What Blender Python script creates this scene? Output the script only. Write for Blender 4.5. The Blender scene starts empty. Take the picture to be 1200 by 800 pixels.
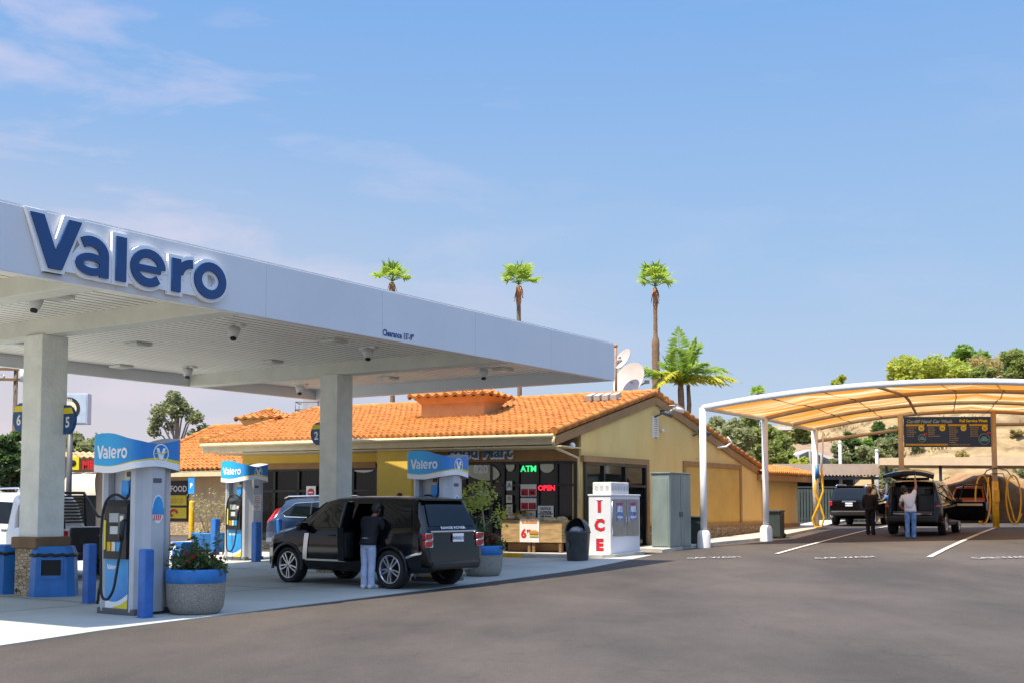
import bpy, bmesh, math, random
from mathutils import Vector, Matrix, noise as mnoise
random.seed(7)
scn = bpy.context.scene
col = scn.collection
R = math.radians
# ------------------------------------------------------------------ camera model
FPX, CX, CY0, PITCH, EYE = 1400.0, 600.0, 498.0, R(3.8), 1.7
def ray(px, py):
    u, v = px - CX, CY0 - py
    d = Vector((u, FPX*math.cos(PITCH) - v*math.sin(PITCH), FPX*math.sin(PITCH) + v*math.cos(PITCH)))
    return d / d.y
def atY(px, py, Y):                      # the point at forward distance Y
    return Vector((0, 0, EYE)) + ray(px, py)*Y
def atZ(px, py, z):
    d = ray(px, py); return Vector((0, 0, EYE)) + d*((z-EYE)/d.z)
GP = [(-12,4,0),(0,3,0),(12,4,.05),(-12,12,0),(-4,12,0),(5,12,.03),(12,14,.1),(-6,18,0),(0,20,0),(6,20,.08),(13,22,.25),
      (-9,22,0),(-3.4,24,0),(2,26,.03),(8,27,.2),(0,31,.06),(-1.6,26.4,.08),(-7.5,30.5,.13),(-13,30,.05),(1,34.5,.12),
      (5,38,.22),(6,34,.3),(7.2,42.4,.34),(10.7,49,.58),(8.6,40.2,.46),(12.4,49.3,.68),(12,37,.62),(12,32,.42),(13.5,42,.62),
      (15,52,.76),(20,40,.7),(20,50,.76),(22,30,.45),(-16,38,.1),(-12,46,.25),(-20,60,.35),(20,60,.9),(0,62,.5),(12,62,.85),(-40,60,.4),
      (40,60,1.0),(40,30,.5),(-40,30,.1),(30,90,1.2),(0,95,.9),(-40,100,.8)]
def gz(x, y):
    sw = 0.0; sz = 0.0
    for a, b, c in GP:
        r2 = (x-a)**2 + (y-b)**2
        s = 5.0 if b < 55 and abs(a) < 26 else 14.0
        w = math.exp(-r2/(2*s*s)) + 1e-7/(1+r2*.01)
        sw += w; sz += w*c
    return sz/sw
def G(px, py, dz=0.0):                   # where the ray through a pixel meets the ground
    d = ray(px, py); Y = 5.0
    while Y < 160:
        p = Vector((0, 0, EYE)) + d*Y
        if p.z < gz(p.x, p.y) + dz:
            for k in range(8):
                Y -= .2/8 if (Vector((0,0,EYE))+d*(Y-.2/8)).z < gz(d.x*(Y-.2/8), Y-.2/8)+dz else 0
            p = Vector((0, 0, EYE)) + d*Y
            return Vector((p.x, p.y, gz(p.x, p.y)))
        Y += .2
    return Vector((d.x*160, 160, gz(d.x*160, 160)))
def GB(px, py, d):                       # ground point under a pixel, then d metres further away
    p = G(px, py); k = 1+d/math.hypot(p.x, p.y); return onG(p.x*k, p.y*k)
def onG(x, y, dz=0.0): return Vector((x, y, gz(x, y)+dz))
D1 = Vector((math.sin(R(33.5)), math.cos(R(33.5)), 0)); D2 = Vector((-D1.y, D1.x, 0))
RZ = R(-33.5)
# ------------------------------------------------------------------ materials
MATS = {}
def mat(name, c, rough=.6, metal=0.0, var=.12, vscale=3.0, bump=0.0, bscale=40.0, c2=None, coat=0.0, emit=None, es=1.0, spec=.5, stretch=(1,1,1), trans=None, trans2=None, thr=(.35,.65), alpha=1.0):
    if name in MATS: return MATS[name]
    m = bpy.data.materials.new(name); m.use_nodes = True
    nt = m.node_tree; b = nt.nodes['Principled BSDF']
    b.inputs['Roughness'].default_value = rough; b.inputs['Metallic'].default_value = metal
    b.inputs['Specular IOR Level'].default_value = spec
    b.inputs['Coat Weight'].default_value = coat
    if coat: b.inputs['Coat Roughness'].default_value = .04
    tc = nt.nodes.new('ShaderNodeTexCoord'); mp = nt.nodes.new('ShaderNodeMapping'); mp.inputs['Scale'].default_value = stretch
    nt.links.new(tc.outputs['Object'], mp.inputs['Vector'])
    if var or c2:
        n = nt.nodes.new('ShaderNodeTexNoise'); n.inputs['Scale'].default_value = vscale; n.inputs['Detail'].default_value = 6; n.inputs['Roughness'].default_value = .62
        nt.links.new(mp.outputs['Vector'], n.inputs['Vector'])
        r = nt.nodes.new('ShaderNodeValToRGB')
        r.color_ramp.elements[0].position, r.color_ramp.elements[1].position = thr
        a = c2 if c2 else tuple(x*(1-var) for x in c); bb = c if c2 else tuple(min(1, x*(1+var)) for x in c)
        r.color_ramp.elements[0].color = (*a, 1); r.color_ramp.elements[1].color = (*bb, 1)
        nt.links.new(n.outputs['Fac'], r.inputs['Fac']); nt.links.new(r.outputs['Color'], b.inputs['Base Color'])
    else:
        b.inputs['Base Color'].default_value = (*c, 1)
    if bump:
        n2 = nt.nodes.new('ShaderNodeTexNoise'); n2.inputs['Scale'].default_value = bscale; n2.inputs['Detail'].default_value = 4
        bp = nt.nodes.new('ShaderNodeBump'); bp.inputs['Strength'].default_value = bump; bp.inputs['Distance'].default_value = .02
        nt.links.new(mp.outputs['Vector'], n2.inputs['Vector']); nt.links.new(n2.outputs['Fac'], bp.inputs['Height']); nt.links.new(bp.outputs['Normal'], b.inputs['Normal'])
    if emit:
        b.inputs['Emission Color'].default_value = (*emit, 1); b.inputs['Emission Strength'].default_value = es
    if trans:
        t = nt.nodes.new('ShaderNodeBsdfTranslucent'); t.inputs['Color'].default_value = (*trans, 1)
        if trans2:
            rt = nt.nodes.new('ShaderNodeMix'); rt.data_type = 'RGBA'; rt.inputs[6].default_value = (*trans, 1); rt.inputs[7].default_value = (*trans2, 1); r3 = nt.nodes.new('ShaderNodeMapRange'); r3.inputs[1].default_value = thr[0]; r3.inputs[2].default_value = thr[1]; nt.links.new(n.outputs['Fac'], r3.inputs[0]); nt.links.new(r3.outputs[0], rt.inputs[0]); nt.links.new(rt.outputs[2], t.inputs['Color'])
        mx = nt.nodes.new('ShaderNodeMixShader'); mx.inputs[0].default_value = .45
        out = nt.nodes['Material Output']
        nt.links.new(b.outputs[0], mx.inputs[1]); nt.links.new(t.outputs[0], mx.inputs[2]); nt.links.new(mx.outputs[0], out.inputs[0])
    MATS[name] = m
    return m
def brickmat(name, c1, c2, mortar, sx, sy, bump=.6):
    m = mat(name, c1, .85, var=.3, vscale=9)
    nt = m.node_tree; b = nt.nodes['Principled BSDF']
    tc = nt.nodes.new('ShaderNodeTexCoord')
    v = nt.nodes.new('ShaderNodeTexVoronoi'); v.inputs['Scale'].default_value = sx
    mp = nt.nodes.new('ShaderNodeMapping'); mp.inputs['Scale'].default_value = (1, 1, sy)
    nt.links.new(tc.outputs['Object'], mp.inputs['Vector']); nt.links.new(mp.outputs['Vector'], v.inputs['Vector'])
    v2 = nt.nodes.new('ShaderNodeTexVoronoi'); v2.feature = 'DISTANCE_TO_EDGE'; v2.inputs['Scale'].default_value = sx
    nt.links.new(mp.outputs['Vector'], v2.inputs['Vector'])
    r = nt.nodes.new('ShaderNodeValToRGB'); e = r.color_ramp.elements
    e[0].color = (*c1, 1); e[1].color = (*c2, 1)
    sep = nt.nodes.new('ShaderNodeSeparateColor'); nt.links.new(v.outputs['Color'], sep.inputs[0]); nt.links.new(sep.outputs[0], r.inputs['Fac'])
    r2 = nt.nodes.new('ShaderNodeValToRGB'); r2.color_ramp.elements[0].position = .02; r2.color_ramp.elements[1].position = .07
    nt.links.new(v2.outputs['Distance'], r2.inputs['Fac'])
    mx = nt.nodes.new('ShaderNodeMix'); mx.data_type = 'RGBA'; mx.inputs[6].default_value = (*mortar, 1)
    nt.links.new(r2.outputs['Color'], mx.inputs[0]); nt.links.new(r.outputs['Color'], mx.inputs[7]); nt.links.new(mx.outputs[2], b.inputs['Base Color'])
    bp = nt.nodes.new('ShaderNodeBump'); bp.inputs['Strength'].default_value = bump; bp.inputs['Distance'].default_value = .03
    nt.links.new(r2.outputs['Color'], bp.inputs['Height']); nt.links.new(bp.outputs['Normal'], b.inputs['Normal'])
    return m
# ------------------------------------------------------------------ mesh builder
class MB:
    def __init__(s): s.v = []; s.f = []; s.mi = []; s.m = 0; s.sm = []; s.smooth = False
    def add(s, vs, fs):
        o = len(s.v); s.v += [tuple(v) for v in vs]
        for f in fs: s.f.append([i+o for i in f]); s.mi.append(s.m); s.sm.append(s.smooth)
        return s
    def box(s, c, d, rz=0.0, bev=0.0, rot=None, taper=1.0):
        x, y, z = d[0]/2, d[1]/2, d[2]/2
        M = rot if rot is not None else Matrix.Rotation(rz, 3, 'Z')
        c = Vector(c)
        if bev <= 0:
            vs = [(sx*x*(taper if sz > 0 else 1), sy*y*(taper if sz > 0 else 1), sz*z) for sz in (-1,1) for sx, sy in ((-1,-1),(1,-1),(1,1),(-1,1))]
            fs = [(3,2,1,0),(4,5,6,7),(0,1,5,4),(1,2,6,5),(2,3,7,6),(3,0,4,7)]
        else:
            bm = bmesh.new(); bmesh.ops.create_cube(bm, size=1)
            for v in bm.verts:
                t = taper if v.co.z > 0 else 1
                v.co = Vector((v.co.x*2*x*t, v.co.y*2*y*t, v.co.z*2*z))
            bmesh.ops.bevel(bm, geom=list(bm.edges), offset=min(bev, x*.95, y*.95, z*.95), segments=2, profile=.6, affect='EDGES')
            vs = [tuple(v.co) for v in bm.verts]; bm.verts.index_update(); fs = [[v.index for v in f.verts] for f in bm.faces]; bm.free()
        return s.add([c + M @ Vector(v) for v in vs], fs)
    def cyl(s, a, b, r, r2=None, n=16, caps=True):
        a, b = Vector(a), Vector(b); r2 = r if r2 is None else r2
        d = (b-a).normalized(); u = d.orthogonal().normalized(); w = d.cross(u)
        vs = []
        for k in range(n):
            q = u*math.cos(2*math.pi*k/n) + w*math.sin(2*math.pi*k/n); vs += [a+q*r, b+q*r2]
        fs = [(2*k, 2*((k+1) % n), 2*((k+1) % n)+1, 2*k+1) for k in range(n)]
        sm = s.smooth; s.smooth = True; o = len(s.v); s.add(vs, fs); s.smooth = sm
        if caps:
            s.f += [[o+2*k for k in range(n)][::-1], [o+2*k+1 for k in range(n)]]; s.mi += [s.m]*2; s.sm += [False]*2
        return s
    def tube(s, pts, r, n=8, closed=False):
        pts = [Vector(p) for p in pts]; L = len(pts); vs = []; prev = None
        rr = r if isinstance(r, (list, tuple)) else [r]*L
        for i, p in enumerate(pts):
            if closed: d = pts[(i+1) % L]-pts[i-1]
            else: d = pts[min(i+1, L-1)]-pts[max(i-1, 0)]
            d = d.normalized() if d.length > 1e-9 else Vector((0,0,1))
            if prev is None: u = d.orthogonal().normalized()
            else:
                u = prev - d*prev.dot(d); u = u.normalized() if u.length > 1e-6 else d.orthogonal().normalized()
            prev = u; w = d.cross(u)
            vs += [p + (u*math.cos(2*math.pi*k/n)+w*math.sin(2*math.pi*k/n))*rr[i] for k in range(n)]
        fs = []
        for i in range(L if closed else L-1):
            j = (i+1) % L
            fs += [(i*n+k, i*n+(k+1) % n, j*n+(k+1) % n, j*n+k) for k in range(n)]
        if not closed: fs += [list(range(n))[::-1], [(L-1)*n+k for k in range(n)]]
        sm = s.smooth; s.smooth = True; s.add(vs, fs); s.smooth = sm
        return s
    def lathe(s, prof, c=(0,0,0), n=24, axis='Z'):
        c = Vector(c); vs = []; L = len(prof)
        for k in range(n):
            a = 2*math.pi*k/n
            for r, z in prof:
                if axis == 'Z': vs.append(c+Vector((r*math.cos(a), r*math.sin(a), z)))
                else: vs.append(c+Vector((r*math.cos(a), z, r*math.sin(a))))
        fs = [(k*L+i, ((k+1) % n)*L+i, ((k+1) % n)*L+i+1, k*L+i+1) for k in range(n) for i in range(L-1)]
        sm = s.smooth; s.smooth = True; s.add(vs, fs); s.smooth = sm
        return s
    def prism(s, poly, f0, f1):          # poly of 2-tuples; f0/f1 map (u,v) to the two faces
        n = len(poly); a = [f0(u, v) for u, v in poly]; b = [f1(u, v) for u, v in poly]
        return s.add(a+b, [list(range(n))[::-1], list(range(n, 2*n))] + [(i, (i+1) % n, n+(i+1) % n, n+i) for i in range(n)])
    def grid(s, rows, closed=False):
        h, w = len(rows), len(rows[0])
        fs = [(i*w+j, i*w+(j+1) % w, (i+1)*w+(j+1) % w, (i+1)*w+j) for i in range(h-1) for j in range(w if closed else w-1)]
        return s.add([p for r in rows for p in r], fs)
    def sphere(s, c, rad, n=14, m=9, sc=(1,1,1)):
        c = Vector(c)
        rows = []
        for i in range(m+1):
            t = math.pi*i/m
            rows.append([c+Vector((rad*sc[0]*math.sin(t)*math.cos(2*math.pi*k/n), rad*sc[1]*math.sin(t)*math.sin(2*math.pi*k/n), rad*sc[2]*math.cos(t))) for k in range(n)])
        sm = s.smooth; s.smooth = True; s.grid(rows, closed=True); s.smooth = sm
        return s
    def bm(s, b):
        b.verts.index_update(); return s.add([tuple(v.co) for v in b.verts], [[v.index for v in f.verts] for f in b.faces])
    def mesh(s, me, M=None):
        M = M or Matrix.Identity(4)
        return s.add([M @ v.co for v in me.vertices], [list(p.vertices) for p in me.polygons])
    def build(s, name, mats, parent=None, weld=False, angle=None, recalc=True):
        me = bpy.data.meshes.new(name); me.from_pydata(s.v, [], s.f)
        me.polygons.foreach_set('material_index', s.mi); me.polygons.foreach_set('use_smooth', [bool(x) for x in s.sm])
        if recalc or weld:
            b = bmesh.new(); b.from_mesh(me)
            if weld: bmesh.ops.remove_doubles(b, verts=b.verts, dist=1e-5)
            if recalc: bmesh.ops.recalc_face_normals(b, faces=b.faces)
            b.to_mesh(me); b.free()
        if angle is not None: me.shade_smooth(); me.set_sharp_from_angle(angle=R(angle))
        me.update()
        o = bpy.data.objects.new(name, me); col.objects.link(o)
        for m in (mats if isinstance(mats, (list, tuple)) else [mats]): me.materials.append(m)
        if parent: o.parent = parent
        return o
def tag(o, label=None, cat=None, group=None, kind=None):
    if label: o['label'] = label
    if cat: o['category'] = cat
    if group: o['group'] = group
    if kind: o['kind'] = kind
    return o
def thing(name, label, cat, loc=(0,0,0), rz=0.0, group=None):
    o = bpy.data.objects.new(name, None); col.objects.link(o); o.empty_display_size = .3
    o.location = loc; o.rotation_euler = (0, 0, rz); return tag(o, label, cat, group)
def dup(root, loc, rz, label, group=None):
    def cp(o, par):
        c = o.copy(); col.objects.link(c)
        if par: c.parent = par
        for ch in list(o.children): cp(ch, c)
        return c
    r = cp(root, None); r.location = loc; r.rotation_euler = (0, 0, rz); r['label'] = label
    if group: r['group'] = group
    return r
# text as a mesh: lies in u (right), v (up); returns (verts, faces) centred on u
_tc = {}
def textmesh(body, size=1.0, off=0.0, align='CENTER', res=2, depth=0.0):
    k = (body, size, off, align, res, depth)
    if k in _tc: return _tc[k]
    cu = bpy.data.curves.new('t', 'FONT'); cu.body = body; cu.size = size; cu.offset = off; cu.align_x = align; cu.resolution_u = res; cu.extrude = depth
    o = bpy.data.objects.new('t', cu); col.objects.link(o)
    dg = bpy.context.evaluated_depsgraph_get(); dg.update()
    me = bpy.data.meshes.new_from_object(o.evaluated_get(dg))
    r = ([v.co.copy() for v in me.vertices], [list(p.vertices) for p in me.polygons])
    bpy.data.objects.remove(o); bpy.data.curves.remove(cu); bpy.data.meshes.remove(me)
    _tc[k] = r; return r
def text_on(mb, body, size, f, off=0.0, align='CENTER', res=2, depth=0.0):    # f(u,v,d) -> 3D
    vs, fs = textmesh(body, size, off, align, res, depth)
    mb.add([f(v.x, v.y, v.z) for v in vs], fs)
# the six bold letters as strokes; h = cap height .78, width 3.68
def arc(cx, cy, rx, ry, a0, a1, n=16):
    return [(cx+rx*math.cos(R(a0+(a1-a0)*i/n)), cy+ry*math.sin(R(a0+(a1-a0)*i/n))) for i in range(n+1)]
STROKES = [
    ('q', [(0,.78),(.22,.78)], [(.31,0),(.53,0)]), ('q', [(.63,.78),(.85,.78)], [(.31,0),(.53,0)]),
    ('s', arc(1.02,.33,.235,.20,128,0,10)+[(1.255,.32),(1.255,.12),(1.255,0)], .16, 0), ('s', arc(1.03,.175,.215,.115,0,360,18), .115, 1),
    ('s', [(1.56,.0),(1.56,.35),(1.56,.70)], .185, 0),
    ('s', arc(2.07,.295,.265,.235,0,316,22), .14, 0), ('s', [(1.83,.28),(2.31,.28)], .11, 0),
    ('s', [(2.62,0),(2.62,.3),(2.62,.55)], .175, 0), ('s', arc(2.95,.27,.27,.235,170,90,8), .145, 0),
    ('s', arc(3.33,.295,.265,.235,0,360,26), .15, 1)]
def strokes(mb, f, d0, d1, grow=0.0, eps=.0012):
    for k, st in enumerate(STROKES):
        dd = d1 + eps*k
        if st[0] == 'q':
            (a, b), (c, d) = st[1], st[2]
            dy = grow
            L = [(a[0]-grow*1.05, a[1]+dy), (c[0]-grow*.9, c[1]-dy)]; Rr = [(b[0]+grow*1.05, b[1]+dy), (d[0]+grow*.9, d[1]-dy)]; closed = False
        else:
            pts, w, closed = [Vector(p) for p in st[1]], st[2]+2*grow, st[3]
            if not closed and grow:
                pts[0] = pts[0] + (pts[0]-pts[1]).normalized()*grow; pts[-1] = pts[-1] + (pts[-1]-pts[-2]).normalized()*grow
            L, Rr = [], []
            n = len(pts)
            for i, p in enumerate(pts):
                t = (pts[(i+1) % (n-1)]-pts[(i-1) % (n-1)]) if closed else pts[min(i+1, n-1)]-pts[max(i-1, 0)]
                t.normalize(); nn = Vector((-t.y, t.x)); L.append(tuple(p+nn*w/2)); Rr.append(tuple(p-nn*w/2))
        rows = [[f(*l, d0), f(*l, dd), f(*r, dd), f(*r, d0)] for l, r in zip(L, Rr)]
        mb.grid(rows)
        if not closed: mb.add(rows[0]+rows[-1], [(0,1,2,3), (7,6,5,4)])
# ------------------------------------------------------------------ camera, sky, sun
cam = bpy.data.cameras.new('camera'); co = bpy.data.objects.new('camera', cam); col.objects.link(co); scn.camera = co
co.location = (0, 0, EYE); co.rotation_euler = (R(90)+PITCH, 0, 0)
cam.sensor_width = 36; cam.lens = 36*FPX/1200; cam.shift_y = (CY0-400)/1200; cam.clip_end = 3000; cam.clip_start = .1
SUN_EL = R(66)
sh = (-D1*math.cos(R(13)) + D2*math.sin(R(13))).normalized()           # horizontal direction towards the sun
sv = Vector((sh.x*math.cos(SUN_EL), sh.y*math.cos(SUN_EL), math.sin(SUN_EL)))
sl = bpy.data.lights.new('sun', 'SUN'); sl.energy = 2.05; sl.angle = R(.55); sl.color = (1, .93, .80)
so = bpy.data.objects.new('sun', sl); col.objects.link(so); so.rotation_euler = sv.to_track_quat('Z', 'Y').to_euler(); so.location = (0, 0, 60)
w = bpy.data.worlds.new('World'); scn.world = w; w.use_nodes = True; nt = w.node_tree
bg = nt.nodes['Background']; sky = nt.nodes.new('ShaderNodeTexSky'); sky.sky_type = 'NISHITA'; sky.sun_disc = False
sky.sun_elevation = SUN_EL; sky.sun_rotation = math.atan2(sh.x, sh.y); sky.altitude = 20; sky.air_density = 1.0; sky.dust_density = .3; sky.ozone_density = 1.6
tc = nt.nodes.new('ShaderNodeTexCoord'); mp = nt.nodes.new('ShaderNodeMapping'); mp.inputs['Scale'].default_value = (1.3, 1.3, 4.2)
mp.inputs['Location'].default_value = (.35, .2, .1)
n1 = nt.nodes.new('ShaderNodeTexNoise'); n1.inputs['Scale'].default_value = 3.0; n1.inputs['Detail'].default_value = 7; n1.inputs['Roughness'].default_value = .55; n1.inputs['Distortion'].default_value = .3
cr = nt.nodes.new('ShaderNodeValToRGB'); cr.color_ramp.elements[0].position = .53; cr.color_ramp.elements[1].position = .78
cr.color_ramp.elements[1].color = (.62, .62, .62, 1)
nt.links.new(tc.outputs['Generated'], mp.inputs['Vector']); nt.links.new(mp.outputs['Vector'], n1.inputs['Vector']); nt.links.new(n1.outputs['Fac'], cr.inputs['Fac'])
mx = nt.nodes.new('ShaderNodeMix'); mx.data_type = 'RGBA'; cm_ = nt.nodes.new('ShaderNodeMix'); cm_.data_type = 'RGBA'; cm_.inputs[7].default_value = (0, 0, 0, 1)
mx.inputs[7].default_value = (1.58, 1.34, 1.58, 1)
nt.links.new(cr.outputs['Color'], cm_.inputs[6]); nt.links.new(cm_.outputs[2], mx.inputs[0]); 
sxz = nt.nodes.new('ShaderNodeSeparateXYZ'); nt.links.new(tc.outputs['Generated'], sxz.inputs[0])
gr = nt.nodes.new('ShaderNodeValToRGB'); nt.links.new(sxz.outputs[2], gr.inputs[0]); e = gr.color_ramp.elements
e[0].position = 0; e[0].color = (.58, .70, .90, 1); e[1].position = .46; e[1].color = (.155, .40, .91, 1)
e2 = e.new(.20); e2.color = (.35, .57, .92, 1)
mz = nt.nodes.new('ShaderNodeMapRange'); mz.inputs[1].default_value = -.42; mz.inputs[2].default_value = .12; nt.links.new(sxz.outputs[0], mz.inputs[0])
mzz = nt.nodes.new('ShaderNodeMapRange'); mzz.inputs[1].default_value = .02; mzz.inputs[2].default_value = .30; mzz.inputs[3].default_value = .9; mzz.inputs[4].default_value = 0; nt.links.new(sxz.outputs[2], mzz.inputs[0])
mcl = nt.nodes.new('ShaderNodeMapRange'); mcl.inputs[1].default_value = -.25; mcl.inputs[2].default_value = .05; mcl.inputs[4].default_value = .82; nt.links.new(sxz.outputs[0], mcl.inputs[0]); nt.links.new(mcl.outputs[0], cm_.inputs[0])
om = nt.nodes.new('ShaderNodeMath'); om.operation = 'SUBTRACT'; om.inputs[0].default_value = 1; nt.links.new(mz.outputs[0], om.inputs[1])
pm_ = nt.nodes.new('ShaderNodeMath'); pm_.operation = 'MULTIPLY'; nt.links.new(om.outputs[0], pm_.inputs[0]); nt.links.new(mzz.outputs[0], pm_.inputs[1])
pk_ = nt.nodes.new('ShaderNodeMix'); pk_.data_type = 'RGBA'; pk_.inputs[7].default_value = (.74, .67, .74, 1); nt.links.new(pm_.outputs[0], pk_.inputs[0]); nt.links.new(gr.outputs[0], pk_.inputs[6])
sc3 = nt.nodes.new('ShaderNodeVectorMath'); sc3.operation = 'SCALE'; sc3.inputs['Scale'].default_value = 1.60; nt.links.new(pk_.outputs[2], sc3.inputs[0])
mr = nt.nodes.new('ShaderNodeMapRange'); mr.inputs[1].default_value = .42; mr.inputs[2].default_value = .70; mr.inputs[3].default_value = 1; mr.inputs[4].default_value = 0; mr.interpolation_type = 'SMOOTHSTEP'; nt.links.new(sxz.outputs[2], mr.inputs[0])
mh = nt.nodes.new('ShaderNodeMix'); mh.data_type = 'RGBA'; nt.links.new(sc3.outputs[0], mh.inputs[7])
nt.links.new(mr.outputs[0], mh.inputs[0]); nt.links.new(sky.outputs['Color'], mh.inputs[6]); nt.links.new(mh.outputs[2], mx.inputs[6]); nt.links.new(mx.outputs[2], bg.inputs['Color'])
bg.inputs['Strength'].default_value = .15
scn.view_settings.view_transform = 'Standard'; scn.view_settings.look = 'None'; scn.view_settings.exposure = 2.05; scn.view_settings.gamma = 1
try:
    scn.view_settings.use_white_balance = True; scn.view_settings.white_balance_temperature = 7150
except Exception: pass
scn.render.engine = 'CYCLES'
try:
    scn.cycles.max_bounces = 8; scn.cycles.use_denoising = True
except Exception: pass
# ------------------------------------------------------------------ shared materials
M_white = mat('white_paint', (.72,.72,.71), .45, var=.05, vscale=1.5)
M_fascia = mat('canopy_white_metal', (.70,.71,.72), .35, var=.03, vscale=.6, c2=(.66,.67,.69))
M_soffit = mat('soffit_white', (.86,.82,.73), .45, var=.05, vscale=.8, stretch=(1,.15,1))
M_dirty = mat('soffit_beam', (.66,.66,.58), .55, var=.08, vscale=1.2)
M_navy = mat('sign_navy', (.012,.075,.22), .4, var=.04)
M_blue = mat('blue_paint', (.012,.12,.40), .42, var=.18, vscale=6, bump=.05)
M_blue2 = mat('blue_plastic', (.01,.16,.46), .38, var=.12, vscale=4)
M_brand = mat('brand_blue', (.01,.17,.52), .3, var=.25, vscale=.9, c2=(.01,.34,.66))
M_bright = mat('bright_white', (.82,.82,.82), .4, var=0)
M_yellow = mat('brand_yellow', (.75,.62,.02), .4, var=.05)
M_ypaint = mat('yellow_paint', (.72,.40,.01), .45, var=.15, vscale=7)
M_black = mat('black_plastic', (.012,.012,.013), .45, var=.2)
M_rubber = mat('rubber', (.014,.014,.014), .75, var=.25, vscale=12)
M_grey = mat('pump_grey_metal', (.46,.48,.50), .34, metal=.12, var=.07, vscale=2)
M_dgrey = mat('dark_grey', (.09,.095,.10), .5, var=.12)
M_chrome = mat('chrome', (.75,.76,.78), .14, metal=1, var=0)
M_alloy = mat('alloy', (.62,.63,.65), .28, metal=.9, var=.05)
M_carblk = mat('black_car_paint', (.004,.004,.005), .10, var=0, coat=.28, spec=.3)
M_carnavy = mat('navy_car_paint', (.008,.022,.06), .14, var=0, coat=.5)
M_carwht = mat('white_car_paint', (.74,.75,.76), .2, var=0, coat=.8)
M_carorg = mat('orange_car_paint', (.75,.12,.02), .2, var=0, coat=.8)
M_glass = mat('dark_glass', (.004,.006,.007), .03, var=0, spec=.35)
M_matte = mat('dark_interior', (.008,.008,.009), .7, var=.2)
M_red = mat('red_lens', (.45,.012,.012), .2, var=.1, coat=.6)
M_redp = mat('red_paint', (.62,.015,.02), .4, var=.06)
M_headl = mat('clear_lens', (.7,.73,.76), .1, metal=.3, var=.2, vscale=8)
M_conc = mat('forecourt_concrete', (.41,.42,.385), .8, var=.28, vscale=.55, bump=.15, bscale=30, c2=(.34,.355,.33))
M_walk = mat('walk_concrete', (.42,.40,.36), .85, var=.15, vscale=1.5, bump=.2, bscale=25)
M_asph = mat('asphalt', (.080,.066,.057), .85, var=.3, vscale=.30, bump=.5, bscale=60, c2=(.043,.037,.033), stretch=(1,.45,1), spec=.3, thr=(.36,.64))
_nt = M_asph.node_tree; _b = _nt.nodes['Principled BSDF']; _l = _b.inputs['Base Color'].links[0].from_socket
_txc = _nt.nodes.new('ShaderNodeTexCoord'); _n = _nt.nodes.new('ShaderNodeTexNoise'); _n.inputs['Scale'].default_value = 26; _n.inputs['Detail'].default_value = 5; _n.inputs['Roughness'].default_value = .8; _nt.links.new(_txc.outputs['Object'], _n.inputs['Vector'])
_n2 = _nt.nodes.new('ShaderNodeTexVoronoi'); _n2.feature = 'DISTANCE_TO_EDGE'; _n2.inputs['Scale'].default_value = .22; _m2 = _nt.nodes.new('ShaderNodeTexNoise'); _m2.inputs['Scale'].default_value = 1.4; _m2.inputs['Detail'].default_value = 5
_ad = _nt.nodes.new('ShaderNodeVectorMath'); _ad.operation = 'ADD'; _nt.links.new(_txc.outputs['Object'], _ad.inputs[0]); _nt.links.new(_m2.outputs['Color'], _ad.inputs[1]); _nt.links.new(_txc.outputs['Object'], _m2.inputs['Vector']); _nt.links.new(_ad.outputs[0], _n2.inputs['Vector'])
_mr = _nt.nodes.new('ShaderNodeMapRange'); _mr.inputs[1].default_value = .25; _mr.inputs[2].default_value = .75; _mr.inputs[3].default_value = .72; _mr.inputs[4].default_value = 1.28; _nt.links.new(_n.outputs['Fac'], _mr.inputs[0])
_mc = _nt.nodes.new('ShaderNodeMapRange'); _mc.inputs[1].default_value = .0; _mc.inputs[2].default_value = .006; _mc.inputs[3].default_value = .82; _mc.inputs[4].default_value = 1; _nt.links.new(_n2.outputs['Distance'], _mc.inputs[0])
_mm = _nt.nodes.new('ShaderNodeMath'); _mm.operation = 'MULTIPLY'; _nt.links.new(_mr.outputs[0], _mm.inputs[0]); _nt.links.new(_mc.outputs[0], _mm.inputs[1])
_sc = _nt.nodes.new('ShaderNodeVectorMath'); _sc.operation = 'SCALE'; _nt.links.new(_l, _sc.inputs[0]); _nt.links.new(_mm.outputs[0], _sc.inputs['Scale']); _nt.links.new(_sc.outputs[0], _b.inputs['Base Color'])
M_line = mat('road_paint', (.48,.45,.40), .7, var=.25, vscale=5)
M_lineworn = mat('worn_road_paint', (.5,.49,.47), .8, var=.5, vscale=9, c2=(.16,.15,.14), thr=(.42,.6))
M_stucco = mat('yellow_stucco', (.80,.56,.21), .9, var=.08, vscale=1.1, bump=.6, bscale=26, c2=(.70,.46,.155), stretch=(1,1,.45), thr=(.25,.7))
M_stuccoB = mat('bright_yellow_stucco', (.66,.44,.08), .9, var=.07, vscale=1.3, bump=.4, bscale=28)
M_stuccoT = mat('tan_stucco', (.60,.42,.24), .9, var=.06, vscale=1.0, bump=.3, bscale=25)
M_trim = mat('brown_trim', (.33,.18,.07), .75, var=.12, vscale=3, bump=.15)
M_fasciaw = mat('eave_cream', (.62,.50,.30), .7, var=.08)
M_brown = mat('brown_board', (.22,.12,.05), .75, var=.2, vscale=4, stretch=(.3,.3,2))
M_tile = mat('roof_tile', (.56,.225,.045), .8, var=.2, vscale=2.6, bump=.2, bscale=30, c2=(.32,.105,.022), thr=(.28,.72))
M_stone = brickmat('ledge_stone', (.34,.22,.11), (.56,.45,.30), (.10,.075,.05), 7.0, 2.2)
M_wood = mat('weathered_wood', (.40,.26,.12), .85, var=.35, vscale=3.5, bump=.3, bscale=18, stretch=(.6,.6,3))
M_frame = mat('black_frame', (.013,.014,.014), .35, var=.1)
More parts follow.
